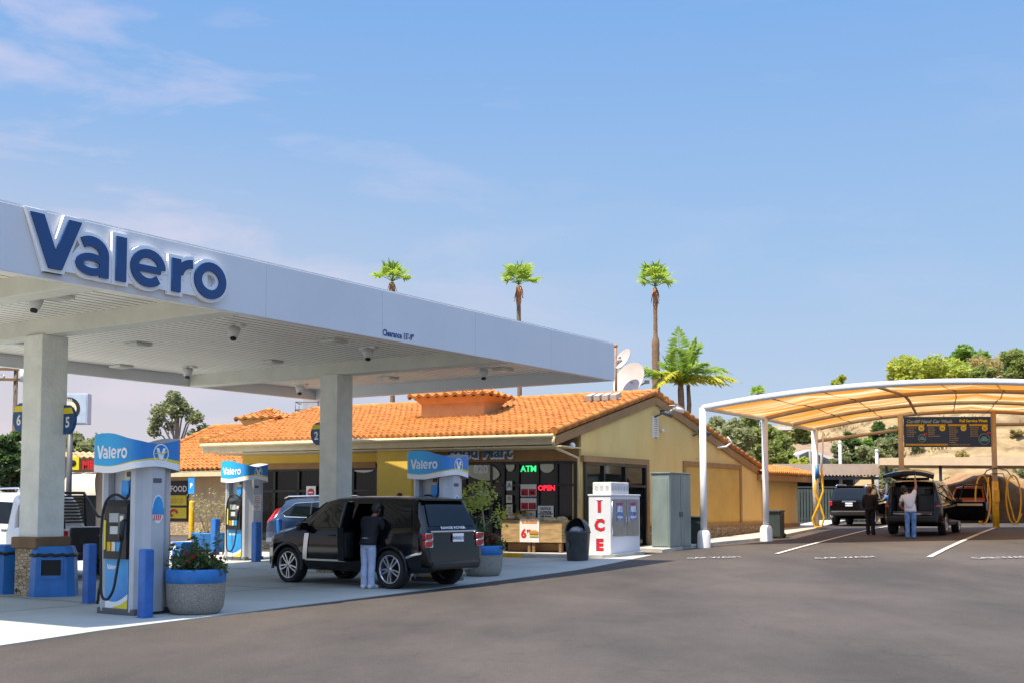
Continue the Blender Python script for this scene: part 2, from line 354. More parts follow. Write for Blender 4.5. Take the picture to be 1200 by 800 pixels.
M_pane = mat('shop_glass', (.010,.012,.012), .03, var=.35, vscale=1.1, spec=.32)
M_util = mat('cabinet_green_grey', (.20,.25,.235), .5, var=.14, vscale=2.2, stretch=(1,1,.4), metal=.1)
M_bark = mat('bark', (.16,.11,.07), .9, var=.35, vscale=7, bump=.6, bscale=14, stretch=(1,1,.4))
M_palmbark = mat('palm_bark', (.20,.125,.075), .9, var=.35, vscale=7, bump=.7, bscale=9, stretch=(.5,.5,4))
M_skirt = mat('palm_skirt', (.35,.15,.06), .9, var=.3, vscale=6)
def leafmat(name, c, c2, tr):
    c, c2, tr = [tuple(min(.6, x*2.3) for x in q) for q in (c, c2, tr)]
    return mat(name, c, .55, var=.3, vscale=1.1, c2=c2, trans=tr, thr=(.3,.7))
M_leafA = leafmat('leaf_olive', (.115,.12,.036), (.06,.075,.022), (.13,.17,.04))
M_leafB = leafmat('leaf_green', (.07,.12,.022), (.035,.07,.014), (.12,.20,.03))
M_leafC = leafmat('leaf_yellow_green', (.17,.19,.03), (.08,.12,.02), (.28,.30,.04))
M_leafD = leafmat('leaf_dark', (.045,.065,.022), (.025,.042,.014), (.05,.09,.02))
M_leafE = leafmat('leaf_dry', (.21,.165,.07), (.11,.105,.04), (.24,.19,.07))
M_leafG = leafmat('leaf_grey_green', (.14,.14,.066), (.085,.092,.045), (.12,.14,.06))
M_frond = leafmat('palm_frond', (.11,.17,.03), (.06,.11,.02), (.20,.28,.04))
M_frondy = leafmat('palm_frond_yellow', (.42,.33,.03), (.22,.22,.03), (.5,.4,.04))
M_flower = mat('red_flower', (.30,.015,.03), .6, var=.3)
M_skin = mat('skin', (.42,.22,.14), .5, var=.06)
M_skind = mat('skin_dark', (.22,.10,.06), .5, var=.06)
M_hair = mat('dark_hair', (.010,.008,.007), .5, var=.3, vscale=30)
# ------------------------------------------------------------------ ground, slab, walk, markings
def axis_pts(lo, hi, fine_lo, fine_hi, step, far):
    p = []; x = fine_lo
    while x <= fine_hi: p.append(x); x += step
    d = step; x = fine_lo
    while x > lo: d *= 1.5; x -= d; p.insert(0, max(x, lo))
    d = step; x = p[-1]
    while x < hi: d *= 1.5; x += d; p.append(min(x, hi))
    return p
xs = axis_pts(-700, 700, -24, 30, .9, 1); ys = axis_pts(-60, 900, 3, 62, .9, 1)
mb = MB(); mb.smooth = True
mb.grid([[(x, y, gz(x, y)) for x in xs] for y in ys])
ground = tag(mb.build('ground', M_asph), kind='structure')
def lerp(a, b, t): return a+(b-a)*t
def resample(pl, n):
    pl = [Vector((p[0], p[1])) for p in pl]; d = [0]
    for a, b in zip(pl, pl[1:]): d.append(d[-1]+(b-a).length)
    out = []
    for i in range(n):
        t = d[-1]*i/(n-1); k = 0
        while k < len(d)-2 and d[k+1] < t: k += 1
        out.append(pl[k].lerp(pl[k+1], (t-d[k])/(d[k+1]-d[k]) if d[k+1] > d[k] else 0))
    return out
def sheet(name, A, B, mats, h, na, nb, skirt=.2, kind='structure'):
    A = resample(A, na); B = resample(B, na); mb = MB(); mb.smooth = False
    rows = []
    for i in range(na):
        row = [A[i].lerp(B[i], j/(nb-1)) for j in range(nb)]
        rows.append([(p.x, p.y, gz(p.x, p.y)+h) for p in row])
    if skirt:
        rows = [[(r[0][0], r[0][1], r[0][2]-skirt)]+r+[(r[-1][0], r[-1][1], r[-1][2]-skirt)] for r in rows]
    mb.grid(rows); o = mb.build(name, mats); tag(o, kind=kind); return o
slab_front = [(-8.6,8.5), G(0,757), G(125,738), G(330,712), G(560,683), G(680,667), G(765,650)]
slab_back = [(-40,30), (-31,42), (-20,47), (-11,38.8), (-4.5,36.3), (.9,33.7), (3.3,34.0)]
slab = sheet('forecourt_slab', slab_front, slab_back, M_conc, .014, 60, 50)
# expansion joints: shallow dark strips are part of the slab's own surface
def strip(mb, a, b, w, h, n=12):
    a, b = Vector((a[0], a[1])), Vector((b[0], b[1])); d = (b-a).normalized(); nn = Vector((-d.y, d.x))*w/2
    rows = []
    for i in range(n+1):
        p = a.lerp(b, i/n); q = p+nn; r = p-nn
        rows.append([(q.x, q.y, gz(q.x, q.y)+h), (r.x, r.y, gz(r.x, r.y)+h)])
    mb.grid(rows)
mb = MB()
J0 = Vector((2.58, 30.1, 0))
for k in range(6):
    y = -17.5+k*4.1
    strip(mb, J0+D1*y+D2*1.0, J0+D1*y+D2*11.5, .03, .019, 30)
for x in (2.6, 5.2, 7.8, 10.4):
    strip(mb, J0-D1*18+D2*x, J0+D1*2.5+D2*x, .03, .0185, 50)
tag(mb.build('slab_joint', mat('joint_dark', (.10,.10,.095), .9)), kind='structure')
mb = MB()                                             # oil stains are flat marks of their own shape
random.seed(3)
mb = MB(); strip(mb, G(910,649), G(1042,616), .13, .022, 40)
tag(mb.build('lane_line', M_line), kind='structure')
mb = MB(); strip(mb, G(1089,653), G(1167,618), .15, .022, 40)
tag(mb.build('lane_line', M_line), kind='structure')
def ground_text(body, px, py, wpx, asp=1.5):
    c = G(px, py); wm = wpx*c.y/FPX; vs, fs = textmesh(body, 1.0, .02)
    uw = max(v.x for v in vs)-min(v.x for v in vs); s = wm/uw
    mb = MB(); mb.add([onG(c.x+v.x*s, c.y+(v.y-.35)*s*asp, .024) for v in vs], fs)
    tag(mb.build('lane_lettering', M_lineworn), kind='structure')
for px, w_ in ((836, 62), (990, 70), (1176, 74)): ground_text('CAR WASH', px, 653.5, w_, 2.0)
# walk with a kerb round the store (front part painted yellow)
def slabwalk(name, pl_out, pl_in, h, m, na=40):
    A = resample(pl_out, na); B = resample(pl_in, na); mb = MB(); rows = []
    for a, b in zip(A, B):
        za = gz(a.x, a.y)
        rows.append([(a.x, a.y, za-.1), (a.x, a.y, za+h-.02), (a.x+(b.x-a.x)*.03, a.y+(b.y-a.y)*.03, za+h), (b.x, b.y, gz(b.x, b.y)+h), (b.x, b.y, gz(b.x, b.y)-.1)])
    mb.grid(rows); mb.add(rows[0]+rows[-1], [(0,1,2,3,4),(9,8,7,6,5)])
    o = mb.build(name, m); return tag(o, kind='structure')
A0 = Vector((2.0, 34.5, 0))                            # store corner between the glazed front and the gable wall
walk1 = slabwalk('sidewalk', [A0+D2*16-D1*1.25, A0+D2*.2-D1*1.25, A0-D2*1.3-D1*.8, A0-D2*1.5+D1*1.0],
                 [A0+D2*16+D1*.6, A0+D2*.2+D1*.3, A0+D1*.5, A0+D1*1.0], .12, M_walk)
ka = A0+D2*1.2-D1*1.262; kb = A0+D2*3.3-D1*1.262
mb = MB()
rows = []
for i in range(9):
    p = ka.lerp(kb, i/8); q = p+D1*.14; z = gz(p.x, p.y)
    rows.append([(p.x, p.y, z-.02), (p.x, p.y, z+.112), (q.x, q.y, z+.127)])
mb.grid(rows); tag(mb.build('yellow_kerb', M_ypaint), kind='structure')
kp = [G(776,647), G(838,638), G(885,633.5), G(925,627.5), G(955,621), G(1000,609)]
kq = [p+Vector((-.95,.9,0)) for p in kp]
walk2 = slabwalk('kerb', kp, kq, .11, M_walk)
# ------------------------------------------------------------------ tiled roofs
def tile_roof(mb, P00, P10, P01, P11, tw=.215, tl=.38, hgt=.065, lift=.035):
    P00, P10, P01, P11 = map(Vector, (P00, P10, P01, P11))
    W = ((P10-P00).length+(P11-P01).length)/2; Ls = ((P01-P00).length+(P11-P10).length)/2
    nc = max(2, round(W/tw)); nr = max(2, round(Ls/tl)); K = 6
    nrm = (P10-P00).cross(P01-P00).normalized()
    if nrm.z < 0: nrm = -nrm
    rnd = random.Random(nc*31+nr)
    jit = [[rnd.uniform(-.012, .012) for _ in range(nc)] for _ in range(nr)]
    rows = []
    for r in range(nr):
        for e in (0, 1):
            t = (r+e)/nr; row = []
            for k in range(nc*K+1):
                s = k/(nc*K); c = min(k//K, nc-1); ph = (k % K)/K
                h = hgt*(math.sin(math.pi*min(ph/.62, 1)) if ph < .62 else -.25*math.sin(math.pi*(ph-.62)/.38))
                h += (lift*(1-e)) + jit[r][c] + .01
                p = P00.lerp(P10, s).lerp(P01.lerp(P11, s), t)
                row.append(p + nrm*h)
            rows.append(row)
    # the scalloped open ends at the eave
    mb.smooth = False
    mb.grid([[p-nrm*.10 for p in rows[0]]]+rows)
def ridge_tiles(mb, a, b, r=.13, step=.42):
    a, b = Vector(a), Vector(b); n = max(1, round((b-a).length/step))
    for i in range(n):
        p = a.lerp(b, i/n); q = a.lerp(b, (i+1.12)/n)
        mb.cyl(p+Vector((0,0,.02)), q, r*1.08, r*.92, n=10)
# ------------------------------------------------------------------ the food mart
store = thing('convenience_store', 'yellow stucco food mart with orange barrel tile roof and black glazed corner', 'shop', (0,0,0))
ZB = .1
def W(t, s=0.0, z=0.0): return A0 + D1*t + D2*s + Vector((0,0,z))    # t along the gable wall, s along the front
E_R = Vector((1.17, 33.25, 3.72)); E_L = atY(237, 518.0, 38.6); R_R = Vector((4.61, 38.4, 5.29)); R_L = atZ(372, 480, 5.29)
B_R = Vector((W(13.9).x, W(13.9).y, 3.08)); B_L = R_L + (B_R-R_R)
mb = MB(); tile_roof(mb, E_L, E_R, R_L, R_R); roof = mb.build('roof', M_tile, store)
mb = MB(); tile_roof(mb, B_R, B_L, R_R, R_L, tw=.54, tl=.8); mb.build('back_roof', M_tile, roof)
mb = MB(); ridge_tiles(mb, R_L, R_R+(R_R-R_L).normalized()*.1)
up = Vector((0,0,.03))
ridge_tiles(mb, E_R+up, R_R+up, .11); ridge_tiles(mb, B_R+up, R_R+up, .11); ridge_tiles(mb, E_L+up, R_L+up, .11)
mb.build('ridge_tiles', M_tile, roof)
# rake boards and the eave fascia, soffit, gutter
def board(mb, a, b, dn, out, th):        # a plank hanging under line a-b
    a, b = Vector(a), Vector(b); o = Vector(out)*th
    vs = [a, b, b-Vector((0,0,dn)), a-Vector((0,0,dn))]
    mb.add([v for v in vs]+[v+o for v in vs], [(0,1,2,3),(7,6,5,4),(0,4,5,1),(1,5,6,2),(2,6,7,3),(3,7,4,0)])
mb = MB(); dz = Vector((0,0,.10))
board(mb, E_R-dz, R_R-dz, .26, -D2, .05); board(mb, R_R-dz, B_R-dz, .26, -D2, .05)
mb.build('rake_board', M_trim, store)
mb = MB(); nfr = (E_R-E_L).cross(Vector((0,0,1))).normalized(); nfr = nfr if nfr.y < 0 else -nfr
board(mb, E_L-dz*.6, E_R-dz*.6, .27, -nfr, .05); mb.build('eave_fascia', M_fasciaw, store)
mb = MB(); mb.tube([E_L+nfr*.06-dz*1.0, E_R+nfr*.06-dz*1.0], .065, n=8); mb.tube([E_R+nfr*.05-dz*1.2, E_R+nfr*.05-dz*3.2, E_R-nfr*.2-dz*4.4, W(-.02,.08,3.05), W(-.02,.08,.3)], .045, n=8)
mb.build('gutter', M_fasciaw, store)
# walls (solid masses). the front wall plane runs from A0 along the eave direction, 1.5 m behind the eave
FL = E_L - nfr*1.5; FL = Vector((FL.x, FL.y, 0)); FR = Vector((A0.x, A0.y, 0)); fd = (FL-FR).normalized(); fn = Vector((fd.y, -fd.x, 0)); fn = fn if fn.y < 0 else -fn
def F(s, out=0.0, z=0.0): return FR + fd*s + fn*out + Vector((0,0,z))
flen = (FL-FR).length
zt_f = 3.36
mb = MB()
# gable wall: pentagon prism
g0, g1, g2 = W(0), W(4.73), W(13.7)
prof = [(0, -.3), (13.7, -.3), (13.7, 2.95), (4.73, 5.08), (0, 3.84)]
mb.prism(prof, lambda t, z: W(t, 0, z), lambda t, z: W(t, .3, z))
mb.build('gable_wall', M_stucco, store)
# front wall segments: s ranges measured from the pixels of the piers
def s_of(px, out=0.0):
    k = (px-CX)/FPX     # solve (FR+fd*s+fn*out).x = k*(...).y
    q = FR+fn*out; return (k*q.y-q.x)/(fd.x-k*fd.y)
def pier(name, a, b, z0, z1, out, m, th=.3):
    mb = MB(); sa, sb = s_of(a, out), s_of(b, out)
    pts = [(sa, out), (sb, out), (sb, out-th), (sa, out-th)]
    mb.prism(pts, lambda u, v: F(u, v, z0), lambda u, v: F(u, v, z1)); return mb.build(name, m, store)
pier('front_header', 678.5, 284, 2.98, 3.62, .0, M_trim, .3)
pier('front_pier', 482, 442, -.1, 3.40, 1.36, M_stuccoB, 1.5)
pier('front_pier', 292, 284, -.1, 3.44, .02, M_stuccoB, .4)
pier('header_band', 478, 284, 3.02, 3.52, .06, M_stuccoB, .1)
pier('header_trim', 440, 292, 2.86, 3.05, .08, M_trim, .1)
mb = MB(); mb.prism([(.0,-.02),(s_of(284),-.02),(s_of(284),1.45),(.0,1.45)], lambda u, v: F(u, v, 3.32), lambda u, v: F(u, v, 3.36)); mb.build('porch_soffit', M_fasciaw, store)
# glazing: frame bars and panes
def glazing(name, S, n_mull, z0, z1, ztr, depth, parent=store, post=.09, lab=None):
    """S(s,out,z) maps; mullions at list n_mull in s"""
    fr = MB(); pn = MB(); s0, s1 = n_mull[0], n_mull[-1]
    def bar(a, b, za, zb, th=.07):
        fr.prism([(a,0),(b,0),(b,-th),(a,-th)], lambda u, v: S(u, v+.02, za), lambda u, v: S(u, v+.02, zb))
    for m in n_mull: bar(m-post/2, m+post/2, z0, z1)
    for zz in (z0+.03, ztr, z1-.03): bar(s0+post/2, s1-post/2, zz-.035, zz+.035, .066)
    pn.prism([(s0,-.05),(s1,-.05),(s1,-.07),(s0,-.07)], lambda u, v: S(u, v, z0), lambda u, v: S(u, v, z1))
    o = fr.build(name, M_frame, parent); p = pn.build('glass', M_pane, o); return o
zw0, zw1 = .22, 2.96
glazing('window', F, [s_of(p) for p in (674, 652, 630, 607, 590, 576, 545, 520, 482)], zw0, zw1, 2.28, .1)
glazing('window', F, [s_of(p) for p in (442, 414, 388, 350, 322, 292)], .55, 2.86, 2.15, .1)
S2 = lambda s, o, z: W(s, -o-.085, z)
def t_of(px):
    k = (px-CX)/FPX; return (k*A0.y-A0.x)/(D1.x-k*D1.y)
glazing('window', S2, [.12]+[t_of(p) for p in (705, 730, 754)], zw0, 2.93, 2.28, .1)
pier('window_sill_wall', 442, 285, -.1, .55, .03, M_stone, .3)
# dark shop interior behind the panes
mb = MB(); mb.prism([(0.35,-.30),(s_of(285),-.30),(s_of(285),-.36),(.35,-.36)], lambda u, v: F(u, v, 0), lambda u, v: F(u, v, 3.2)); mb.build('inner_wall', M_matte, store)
# trims on the gable wall
def wtrim(mb, t0, t1, z0, z1, out=.05):
    mb.prism([(t0,z0),(t1,z0),(t1,z1),(t0,z1)], lambda t, z: W(t, .01, z), lambda t, z: W(t, -out, z))
mb = MB(); tw0, tw1 = -.02, t_of(757.5)
wtrim(mb, tw0, tw1, 2.95, 3.13, .11); wtrim(mb, tw1-.17, tw1, .1, 2.95, .11); mb.build('window_trim', M_trim, store)
mb = MB(); ta, tb = t_of(800), t_of(868)
wtrim(mb, ta, tb, 3.02, 3.18); wtrim(mb, ta, ta+.17, .9, 3.02); wtrim(mb, tb-.17, tb, .9, 3.02); mb.build('panel_trim', M_trim, store)
mb = MB(); wtrim(mb, ta+.17, tb-.17, .9, 3.02, .012); mb.build('inset_panel', mat('panel_stucco', (.58,.36,.09), .9, var=.08, vscale=1.3, bump=.4, bscale=28), store)
mb = MB(); wtrim(mb, t_of(757.5)+.02, 13.6, .2-.5, .96, .09); mb.build('stone_base', M_stone, store)
mb = MB(); wtrim(mb, t_of(757.5)+.02, 13.6, .965, 1.05, .12); mb.build('stone_cap', M_trim, store)
# rear wing with a low tiled parapet
w0, w1 = 13.7, 18.6
mb = MB(); mb.prism([(w0,0),(w1,0),(w1,8),(w0,8)], lambda t, s: W(t, s+.35, -.2), lambda t, s: W(t, s+.35, 3.0)); wing = mb.build('rear_wing', M_stucco, store)
mb = MB(); mb.prism([(w0,0),(w1,0),(w1,.1),(w0,.1)], lambda t, s: W(t, s+.24, .75), lambda t, s: W(t, s+.24, .95)); mb.build('wing_trim', M_trim, wing)
mb = MB(); tile_roof(mb, W(13.3,-.35,2.92), W(19.9,-.35,2.92), W(13.3,1.2,3.3), W(19.4,1.2,3.3)); mb.build('wing_roof', M_tile, wing)
mb = MB(); board(mb, W(13.3,-.3,2.86), W(19.85,-.3,2.86), .22, D2, .3); mb.build('wing_eave', M_trim, wing)
mb = MB(); mb.prism([(0,0),(1,0),(1,8),(0,8)], lambda t, s: W(19.5 if t else 18.5, s+.1, 2.85), lambda t, s: W(19.5 if t else 18.5, s+.1, 2.95)); mb.build('wing_soffit', M_brown, wing)
# FOOD MART lettering on the header
mb = MB(); sc_ = F(0); fx = -fd
def ftext(mb, body, px, z, size, out, d0, off=.012, depth=.03):
    c = F(s_of(px), out, z); text_on(mb, body, size, lambda u, v, d: c + fx*u + Vector((0,0,v)) + fn*(d0+d), off=off, depth=depth)
ftext(mb, 'Food Mart', 563, 3.12, .50, .02, .06); mb.build('lettering', mat('letter_teal', (.02,.09,.16), .4), store)
mb = MB(); ftext(mb, 'Food Mart', 563.4, 3.085, .50, .02, .045, .03, .02); mb.build('letter_edge', M_bright, store)
# dormers on the roof
def dormer(cx, cy, wpx, zt, label=None):
    pass
def roof_pt(u, v): return E_L.lerp(E_R, u).lerp(R_L.lerp(R_R, u), v)
rd = (E_R-E_L); rd.z = 0; rd.normalize(); rn = Vector((-rd.y, rd.x, 0))
def cupola(c, L, Dp, zt, name='roof_dormer'):
    z0 = c.z-.5
    mb = MB(); mb.prism([(-L/2+.25,-Dp/2+.2),(L/2-.25,-Dp/2+.2),(L/2-.25,Dp/2-.2),(-L/2+.25,Dp/2-.2)], lambda u, v: Vector((c.x,c.y,z0))+rd*u+rn*v, lambda u, v: Vector((c.x,c.y,zt))+rd*u+rn*v)
    mb.prism([(-L/2+.05,-Dp/2+.05),(L/2-.05,-Dp/2+.05),(L/2-.05,Dp/2-.05),(-L/2+.05,Dp/2-.05)], lambda u, v: Vector((c.x,c.y,zt-.22))+rd*u*.86+rn*v*.86, lambda u, v: Vector((c.x,c.y,zt-.02))+rd*u+rn*v)
    d = mb.build(name, mat('dormer_stucco', (.62,.30,.11), .85, var=.08), store)
    mb = MB(); q = lambda u, v, z: Vector((c.x,c.y,zt+z))+rd*u+rn*v
    a, b, e, f = q(-L/2-.1,-Dp/2-.1,0), q(L/2+.1,-Dp/2-.1,0), q(L/2+.1,Dp/2+.1,0), q(-L/2-.1,Dp/2+.1,0); r0, r1 = q(-L/2+Dp/2,0,.33), q(L/2-Dp/2,0,.33)
    tile_roof(mb, a, b, r0, r1, tl=.34); tile_roof(mb, e, f, r1, r0, tl=.34)
    m1 = (r0); tile_roof(mb, b, e, r1, r1+rn*.01, tl=.34); tile_roof(mb, f, a, r0, r0-rn*.01, tl=.34)
    ridge_tiles(mb, r0, r1, .1); mb.build('dormer_roof', M_tile, d)
cupola(atY(541, 476, 38.6), 2.75, 1.7, atY(541, 464, 38.0).z)
cupola(atY(316, 494, 43.5), 1.7, 1.5, atY(316, 490.5, 43).z)
# gable fittings
def Wp(px, py, out=.06):                # point on the gable wall seen at a pixel
    t = t_of(px); p = W(t); return W(t, -out, EYE + (591-py)*p.y/FPX)
mb = MB(); c = Wp(767.5, 500)
tv = t_of(767.5)
for k in range(9): mb.prism([(-.13,0),(.13,0),(.13,.05),(-.13,.02)], lambda u, v: W(tv+u, -.02-v, c.z-.30+k*.07), lambda u, v: W(tv+u, -.02-v, c.z-.30+k*.07+.035))
wtrim(mb, tv-.17, tv-.13, c.z-.35, c.z+.35); wtrim(mb, tv+.13, tv+.17, c.z-.35, c.z+.35)
mb.build('louvre_vent', M_bright, store)
def camera_unit(px, py, dark):
    mb = MB(); c = Wp(px, py, .3); b = Wp(px, py+4, .02)
    mb.tube([b, (b+c)/2, c], .03, n=6); mb.cyl(c-D1*.1+Vector((0,0,.05)), c+D1*.25-D2*.2-Vector((0,0,.07)), .075, n=12)
    mb.box(c+Vector((0,0,.11)), (.2,.34,.02), rz=RZ); mb.build('security_camera', M_dgrey if dark else M_bright, store)
camera_unit(767, 484, True); camera_unit(781, 479, False); camera_unit(812, 506, True)
mb = MB(); mb.tube([Wp(812,507,.05), Wp(819,508,.05), Wp(820,520,.05), Wp(820,533,.05), Wp(816,536,.05)], .02, n=6); mb.build('conduit', M_fasciaw, store)
mb = MB(); mb.tube([Wp(838,524,.1), Wp(845,523,.2), Wp(850,518,.25), Wp(847,512,.2)], .035, n=6); mb.build('drain_pipe', M_bright, store)
mb = MB(); mb.sphere(Wp(670,521.5,.12)+D2*.1, .09); mb.sphere(Wp(775,504,.06), .06); mb.build('wall_lamp', M_bright, store)
# things on the roof
def roof_at(px, py, off=0.0):
    # intersect the pixel ray with the front roof plane
    n = (E_R-E_L).cross(R_R-E_R).normalized(); o = Vector((0,0,EYE)); d = ray(px, py); t = (E_R-o).dot(n)/d.dot(n); return o+d*t
sk = thing('skylight_row', 'row of four small tilted box vents near the right end of the tile ridge', 'roof vent', roof_at(707,470), math.atan2(rd.y, rd.x))
for k in range(4):
    mb = MB(); mb.box((-.42+k*.28, .0, .16), (.2,.5,.16), rot=Matrix.Rotation(R(14), 3, 'X')); mb.box((-.42+k*.28,.0,.05), (.16,.4,.1)); b = mb.build('vent_box', M_walk, sk)
mb = MB(); mb.box((0,-.1,.02), (1.25,.1,.05)); mb.box((0,.2,.06), (1.25,.1,.05)); mb.build('base_rail', M_dgrey, sk)
pd = thing('pole_dish', 'small pale satellite dish on a tall rusty pole past the white canopy end', 'satellite dish', atY(722, 463, 40.5))
mb = MB(); H = atY(722,405,40.5).z-atY(722,463,40.5).z; mb.cyl((0,0,-.3),(0,0,H),.045,n=10); mb.sphere((0,0,H),.07); mb.build('pole', mat('rusty_pipe', (.30,.17,.09), .7, metal=.3, var=.3, vscale=5), pd)
def dishmesh(rad, dirv, c):
    mb = MB(); mb.smooth = True; q = Vector(dirv).to_track_quat('Z','Y').to_matrix(); rows = []
    for i in range(6):
        r = rad*i/5; rows.append([Vector(c)+q @ Vector((r*math.cos(k*math.pi/10), r*math.sin(k*math.pi/10)*1.1, .22*r*r/rad)) for k in range(20)])
    mb.grid(rows, closed=True); mb.grid([[p-q @ Vector((0,0,.015)) for p in r] for r in rows], closed=True)
    return mb
M_dish = mat('dish_white', (.42,.38,.36), .6, var=.1)
mb = dishmesh(.36, (-.75,-.5,.5), (.27,-.05,H-.48)); mb.tube([(0,0,H-.5),(.2,0,H-.48)], .04, n=6); mb.build('dish', M_dish, pd)
sd = thing('roof_dish', 'large pale satellite dish standing on the tile ridge beside a pole', 'satellite dish', atY(739, 461, 41.0))
mb = dishmesh(.62, (-.62,-.72,.45), (0,-.05,.42)); d = mb.build('dish', M_dish, sd)
mb = MB(); mb.tube([(0,.1,-.35),(0,.06,.4)], .05, n=8); mb.tube([(0,-.05,.4),(.25,-.35,.25),(.5,-.4,.35)], .025, n=6); mb.box((.52,-.4,.37),(.16,.14,.12)); mb.build('mount', M_dgrey, sd)
ac = thing('rooftop_unit', 'grey caged air conditioner unit standing behind the tile ridge', 'air conditioner', atY(363, 484, 47))
mb = MB(); mb.box((0.05,0,.30), (.62,.6,.62), bev=.03); mb.cyl((.05,0,.6),(.05,0,.68),.24); mb.build('cabinet', mat('ac_grey', (.4,.41,.43), .5, var=.1), ac)
mb = MB()
for z in (.12,.42): mb.tube([(-.5,-.4,z),(.45,-.4,z),(.45,.4,z),(-.5,.4,z)], .018, n=6, closed=True)
for x, y in ((-.5,-.4),(.45,-.4),(.45,.4),(-.5,.4)): mb.cyl((x,y,-.3),(x,y,.42),.018,n=6)
mb.build('guard_rail', M_dgrey, ac)
# posters, neon and numbers in the glazing
def poster(px0, px1, py0, py1, out=.05):
    a, b = s_of(px0), s_of(px1); c = F((a+b)/2, out); Y = c.y
    return a, b, EYE+(591-py1)*Y/FPX, EYE+(591-py0)*Y/FPX, out
def poster_mesh(mb, P, th=.008, inset=0.0):
    a, b, z0, z1, o = P; mb.prism([(a-inset,z0+inset),(b+inset,z0+inset),(b+inset,z1-inset),(a-inset,z1-inset)], lambda u, v: F(u, o, v), lambda u, v: F(u, o+th, v))
M_paper = mat('paper_white', (.74,.73,.68), .6, var=.06); M_cream = mat('paper_cream', (.66,.62,.48), .6, var=.08)
def notice(label, px0, px1, py0, py1, m, lines=(), mt=None, name='window_notice', out=.05):
    P = poster(px0, px1, py0, py1, out); mb = MB(); poster_mesh(mb, P); t = mb.build(name, m); tag(t, label, 'notice', 'notices stuck in the shop window')
    if lines:
        mt = mt or M_black
        for body, fx_, fy_, sz in lines:
            mb = MB(); c = F(lerp(P[0], P[1], fx_), out+.012, lerp(P[2], P[3], fy_)); text_on(mb, body, sz, lambda u, v, d: c - fd*u + Vector((0,0,v)), off=.004)
            mb.build('lettering', mt, t)
    return t, P
M_rtxt = mat('red_ink', (.6,.02,.015), .5, var=0); M_gtxt = mat('green_ink', (.03,.2,.12), .5, var=0)
notice('white square notice with lines of print, lowest right in the dark doorway glazing', 631, 649.5, 592, 609.5, M_paper, [('NOTICE',.5,.74,.09),('no loitering',.5,.55,.075),('on the premises',.5,.42,.07),('smile camera',.5,.26,.07)])
notice('white letter grade card with a big A on the black mullion', 594.5, 601, 563, 574, M_paper, [('A',.5,.3,.2)], M_gtxt)
notice('small white card under the letter grade card', 594, 601, 579.5, 588.5, M_cream, [('12',.5,.4,.12)])
notice('pale price list strip above the mini stickers by the door', 594.5, 601.5, 590.5, 602.5, M_cream, [('::::',.5,.55,.14),('::::',.5,.2,.14)])
notice('small orange and white sticker beside the door edge', 590, 594, 598, 608, M_ypaint)
notice('little white sticker under the price list strip', 596.5, 601.5, 603.5, 608, M_paper)
notice('pale blue sheet under the lottery posters', 617, 628.5, 598, 608, M_cream, [('=',.5,.3,.2)])
for k, (y0, y1, lab) in enumerate(((567, 581, 'upper red lottery poster with white cards above it'), (583, 597, 'lower red and blue lottery poster with white cards above it'))):
    P = poster(611, 629.5, y0, y1); mb = MB(); poster_mesh(mb, P); t = mb.build('lottery_poster', M_paper); tag(t, lab, 'poster', 'lottery posters in the window')
    mb = MB(); a, b, z0, z1, o = P; m_ = (z0*.38+z1*.62)
    for i, (u0, u1) in enumerate(((.03,.48),(.52,.97))):
        mb.prism([(lerp(a,b,u0),z0+.02),(lerp(a,b,u1),z0+.02),(lerp(a,b,u1),m_),(lerp(a,b,u0),m_)], lambda u, v: F(u, o+.008, v), lambda u, v: F(u, o+.014, v))
    mb.build('red_panel', M_redp, t)
    mb = MB(); c1 = F(lerp(a,b,.26), o+.017, z0+.05); c2 = F(lerp(a,b,.75), o+.017, z0+.05)
    for c, tx in ((c1, '82' if k == 0 else '45'), (c2, 'M' if k == 0 else '110')): text_on(mb, tx, .17, lambda u, v, d: c - fd*u + Vector((0,0,v)), off=.003)
    mb.build('lettering', M_matte, t)
def neon(label, body, px, py, size, c, es, bold=.006):
    mb = MB(); s = s_of(px); p = F(s, .03); z = EYE+(591-py)*p.y/FPX
    text_on(mb, body, size, lambda u, v, d: F(s, .035+d, z) - fd*u + Vector((0,0,v-.3*size)), off=bold, depth=.008)
    t = mb.build('neon_sign', mat('neon_'+body.lower(), c, .5, var=0, emit=c, es=es)); tag(t, label, 'neon sign'); return t
neon('green lit letters reading ATM in the upper pane', 'ATM', 620, 549, .25, (.02,.75,.25), .3)
neon('red lit letters reading OPEN in the middle pane', 'OPEN', 641, 571.5, .21, (.9,.02,.05), .4)
mb = MB(); c = F(s_of(564), .04, EYE+(591-553.5)*F(s_of(564)).y/FPX)
text_on(mb, '820', .33, lambda u, v, d: c - fd*u + Vector((0,0,v)), off=.012); t = mb.build('house_number', M_bright); tag(t, 'white street number 820 on the transom glass', 'number')
def decal(label, cpx, cpy, wpx, hpx, m, name='window_decal', ang=0, half=False, cat='window decal'):
    s = s_of(cpx); p = F(s); k = p.y/FPX; z = EYE+(591-cpy)*k; mb = MB(); n = 28
    pts = [(math.cos(2*math.pi*i/n)*wpx*k/2, math.sin(2*math.pi*i/n)*hpx*k/2) for i in range(n)]
    ca, sa = math.cos(ang), math.sin(ang); pts = [(x*ca-y*sa, x*sa+y*ca) for x, y in pts]
    zl = zw1 - .03 if cpx > 480 else 2.82
    pts = [(x, min(y, zl-z)) for x, y in pts]
    mb.prism(pts, lambda u, v: F(s-u/.9, .0, z+v), lambda u, v: F(s-u/.9, .006, z+v)); t = mb.build(name, m); tag(t, label, cat, 'white shapes on the transom glass'); return t
M_dec = mat('decal_pale', (.55,.54,.42), .5, var=.12, vscale=3)
decal('white leaf shaped decal behind the street number 820', 563, 551, 46, 21, M_dec, ang=-.25)
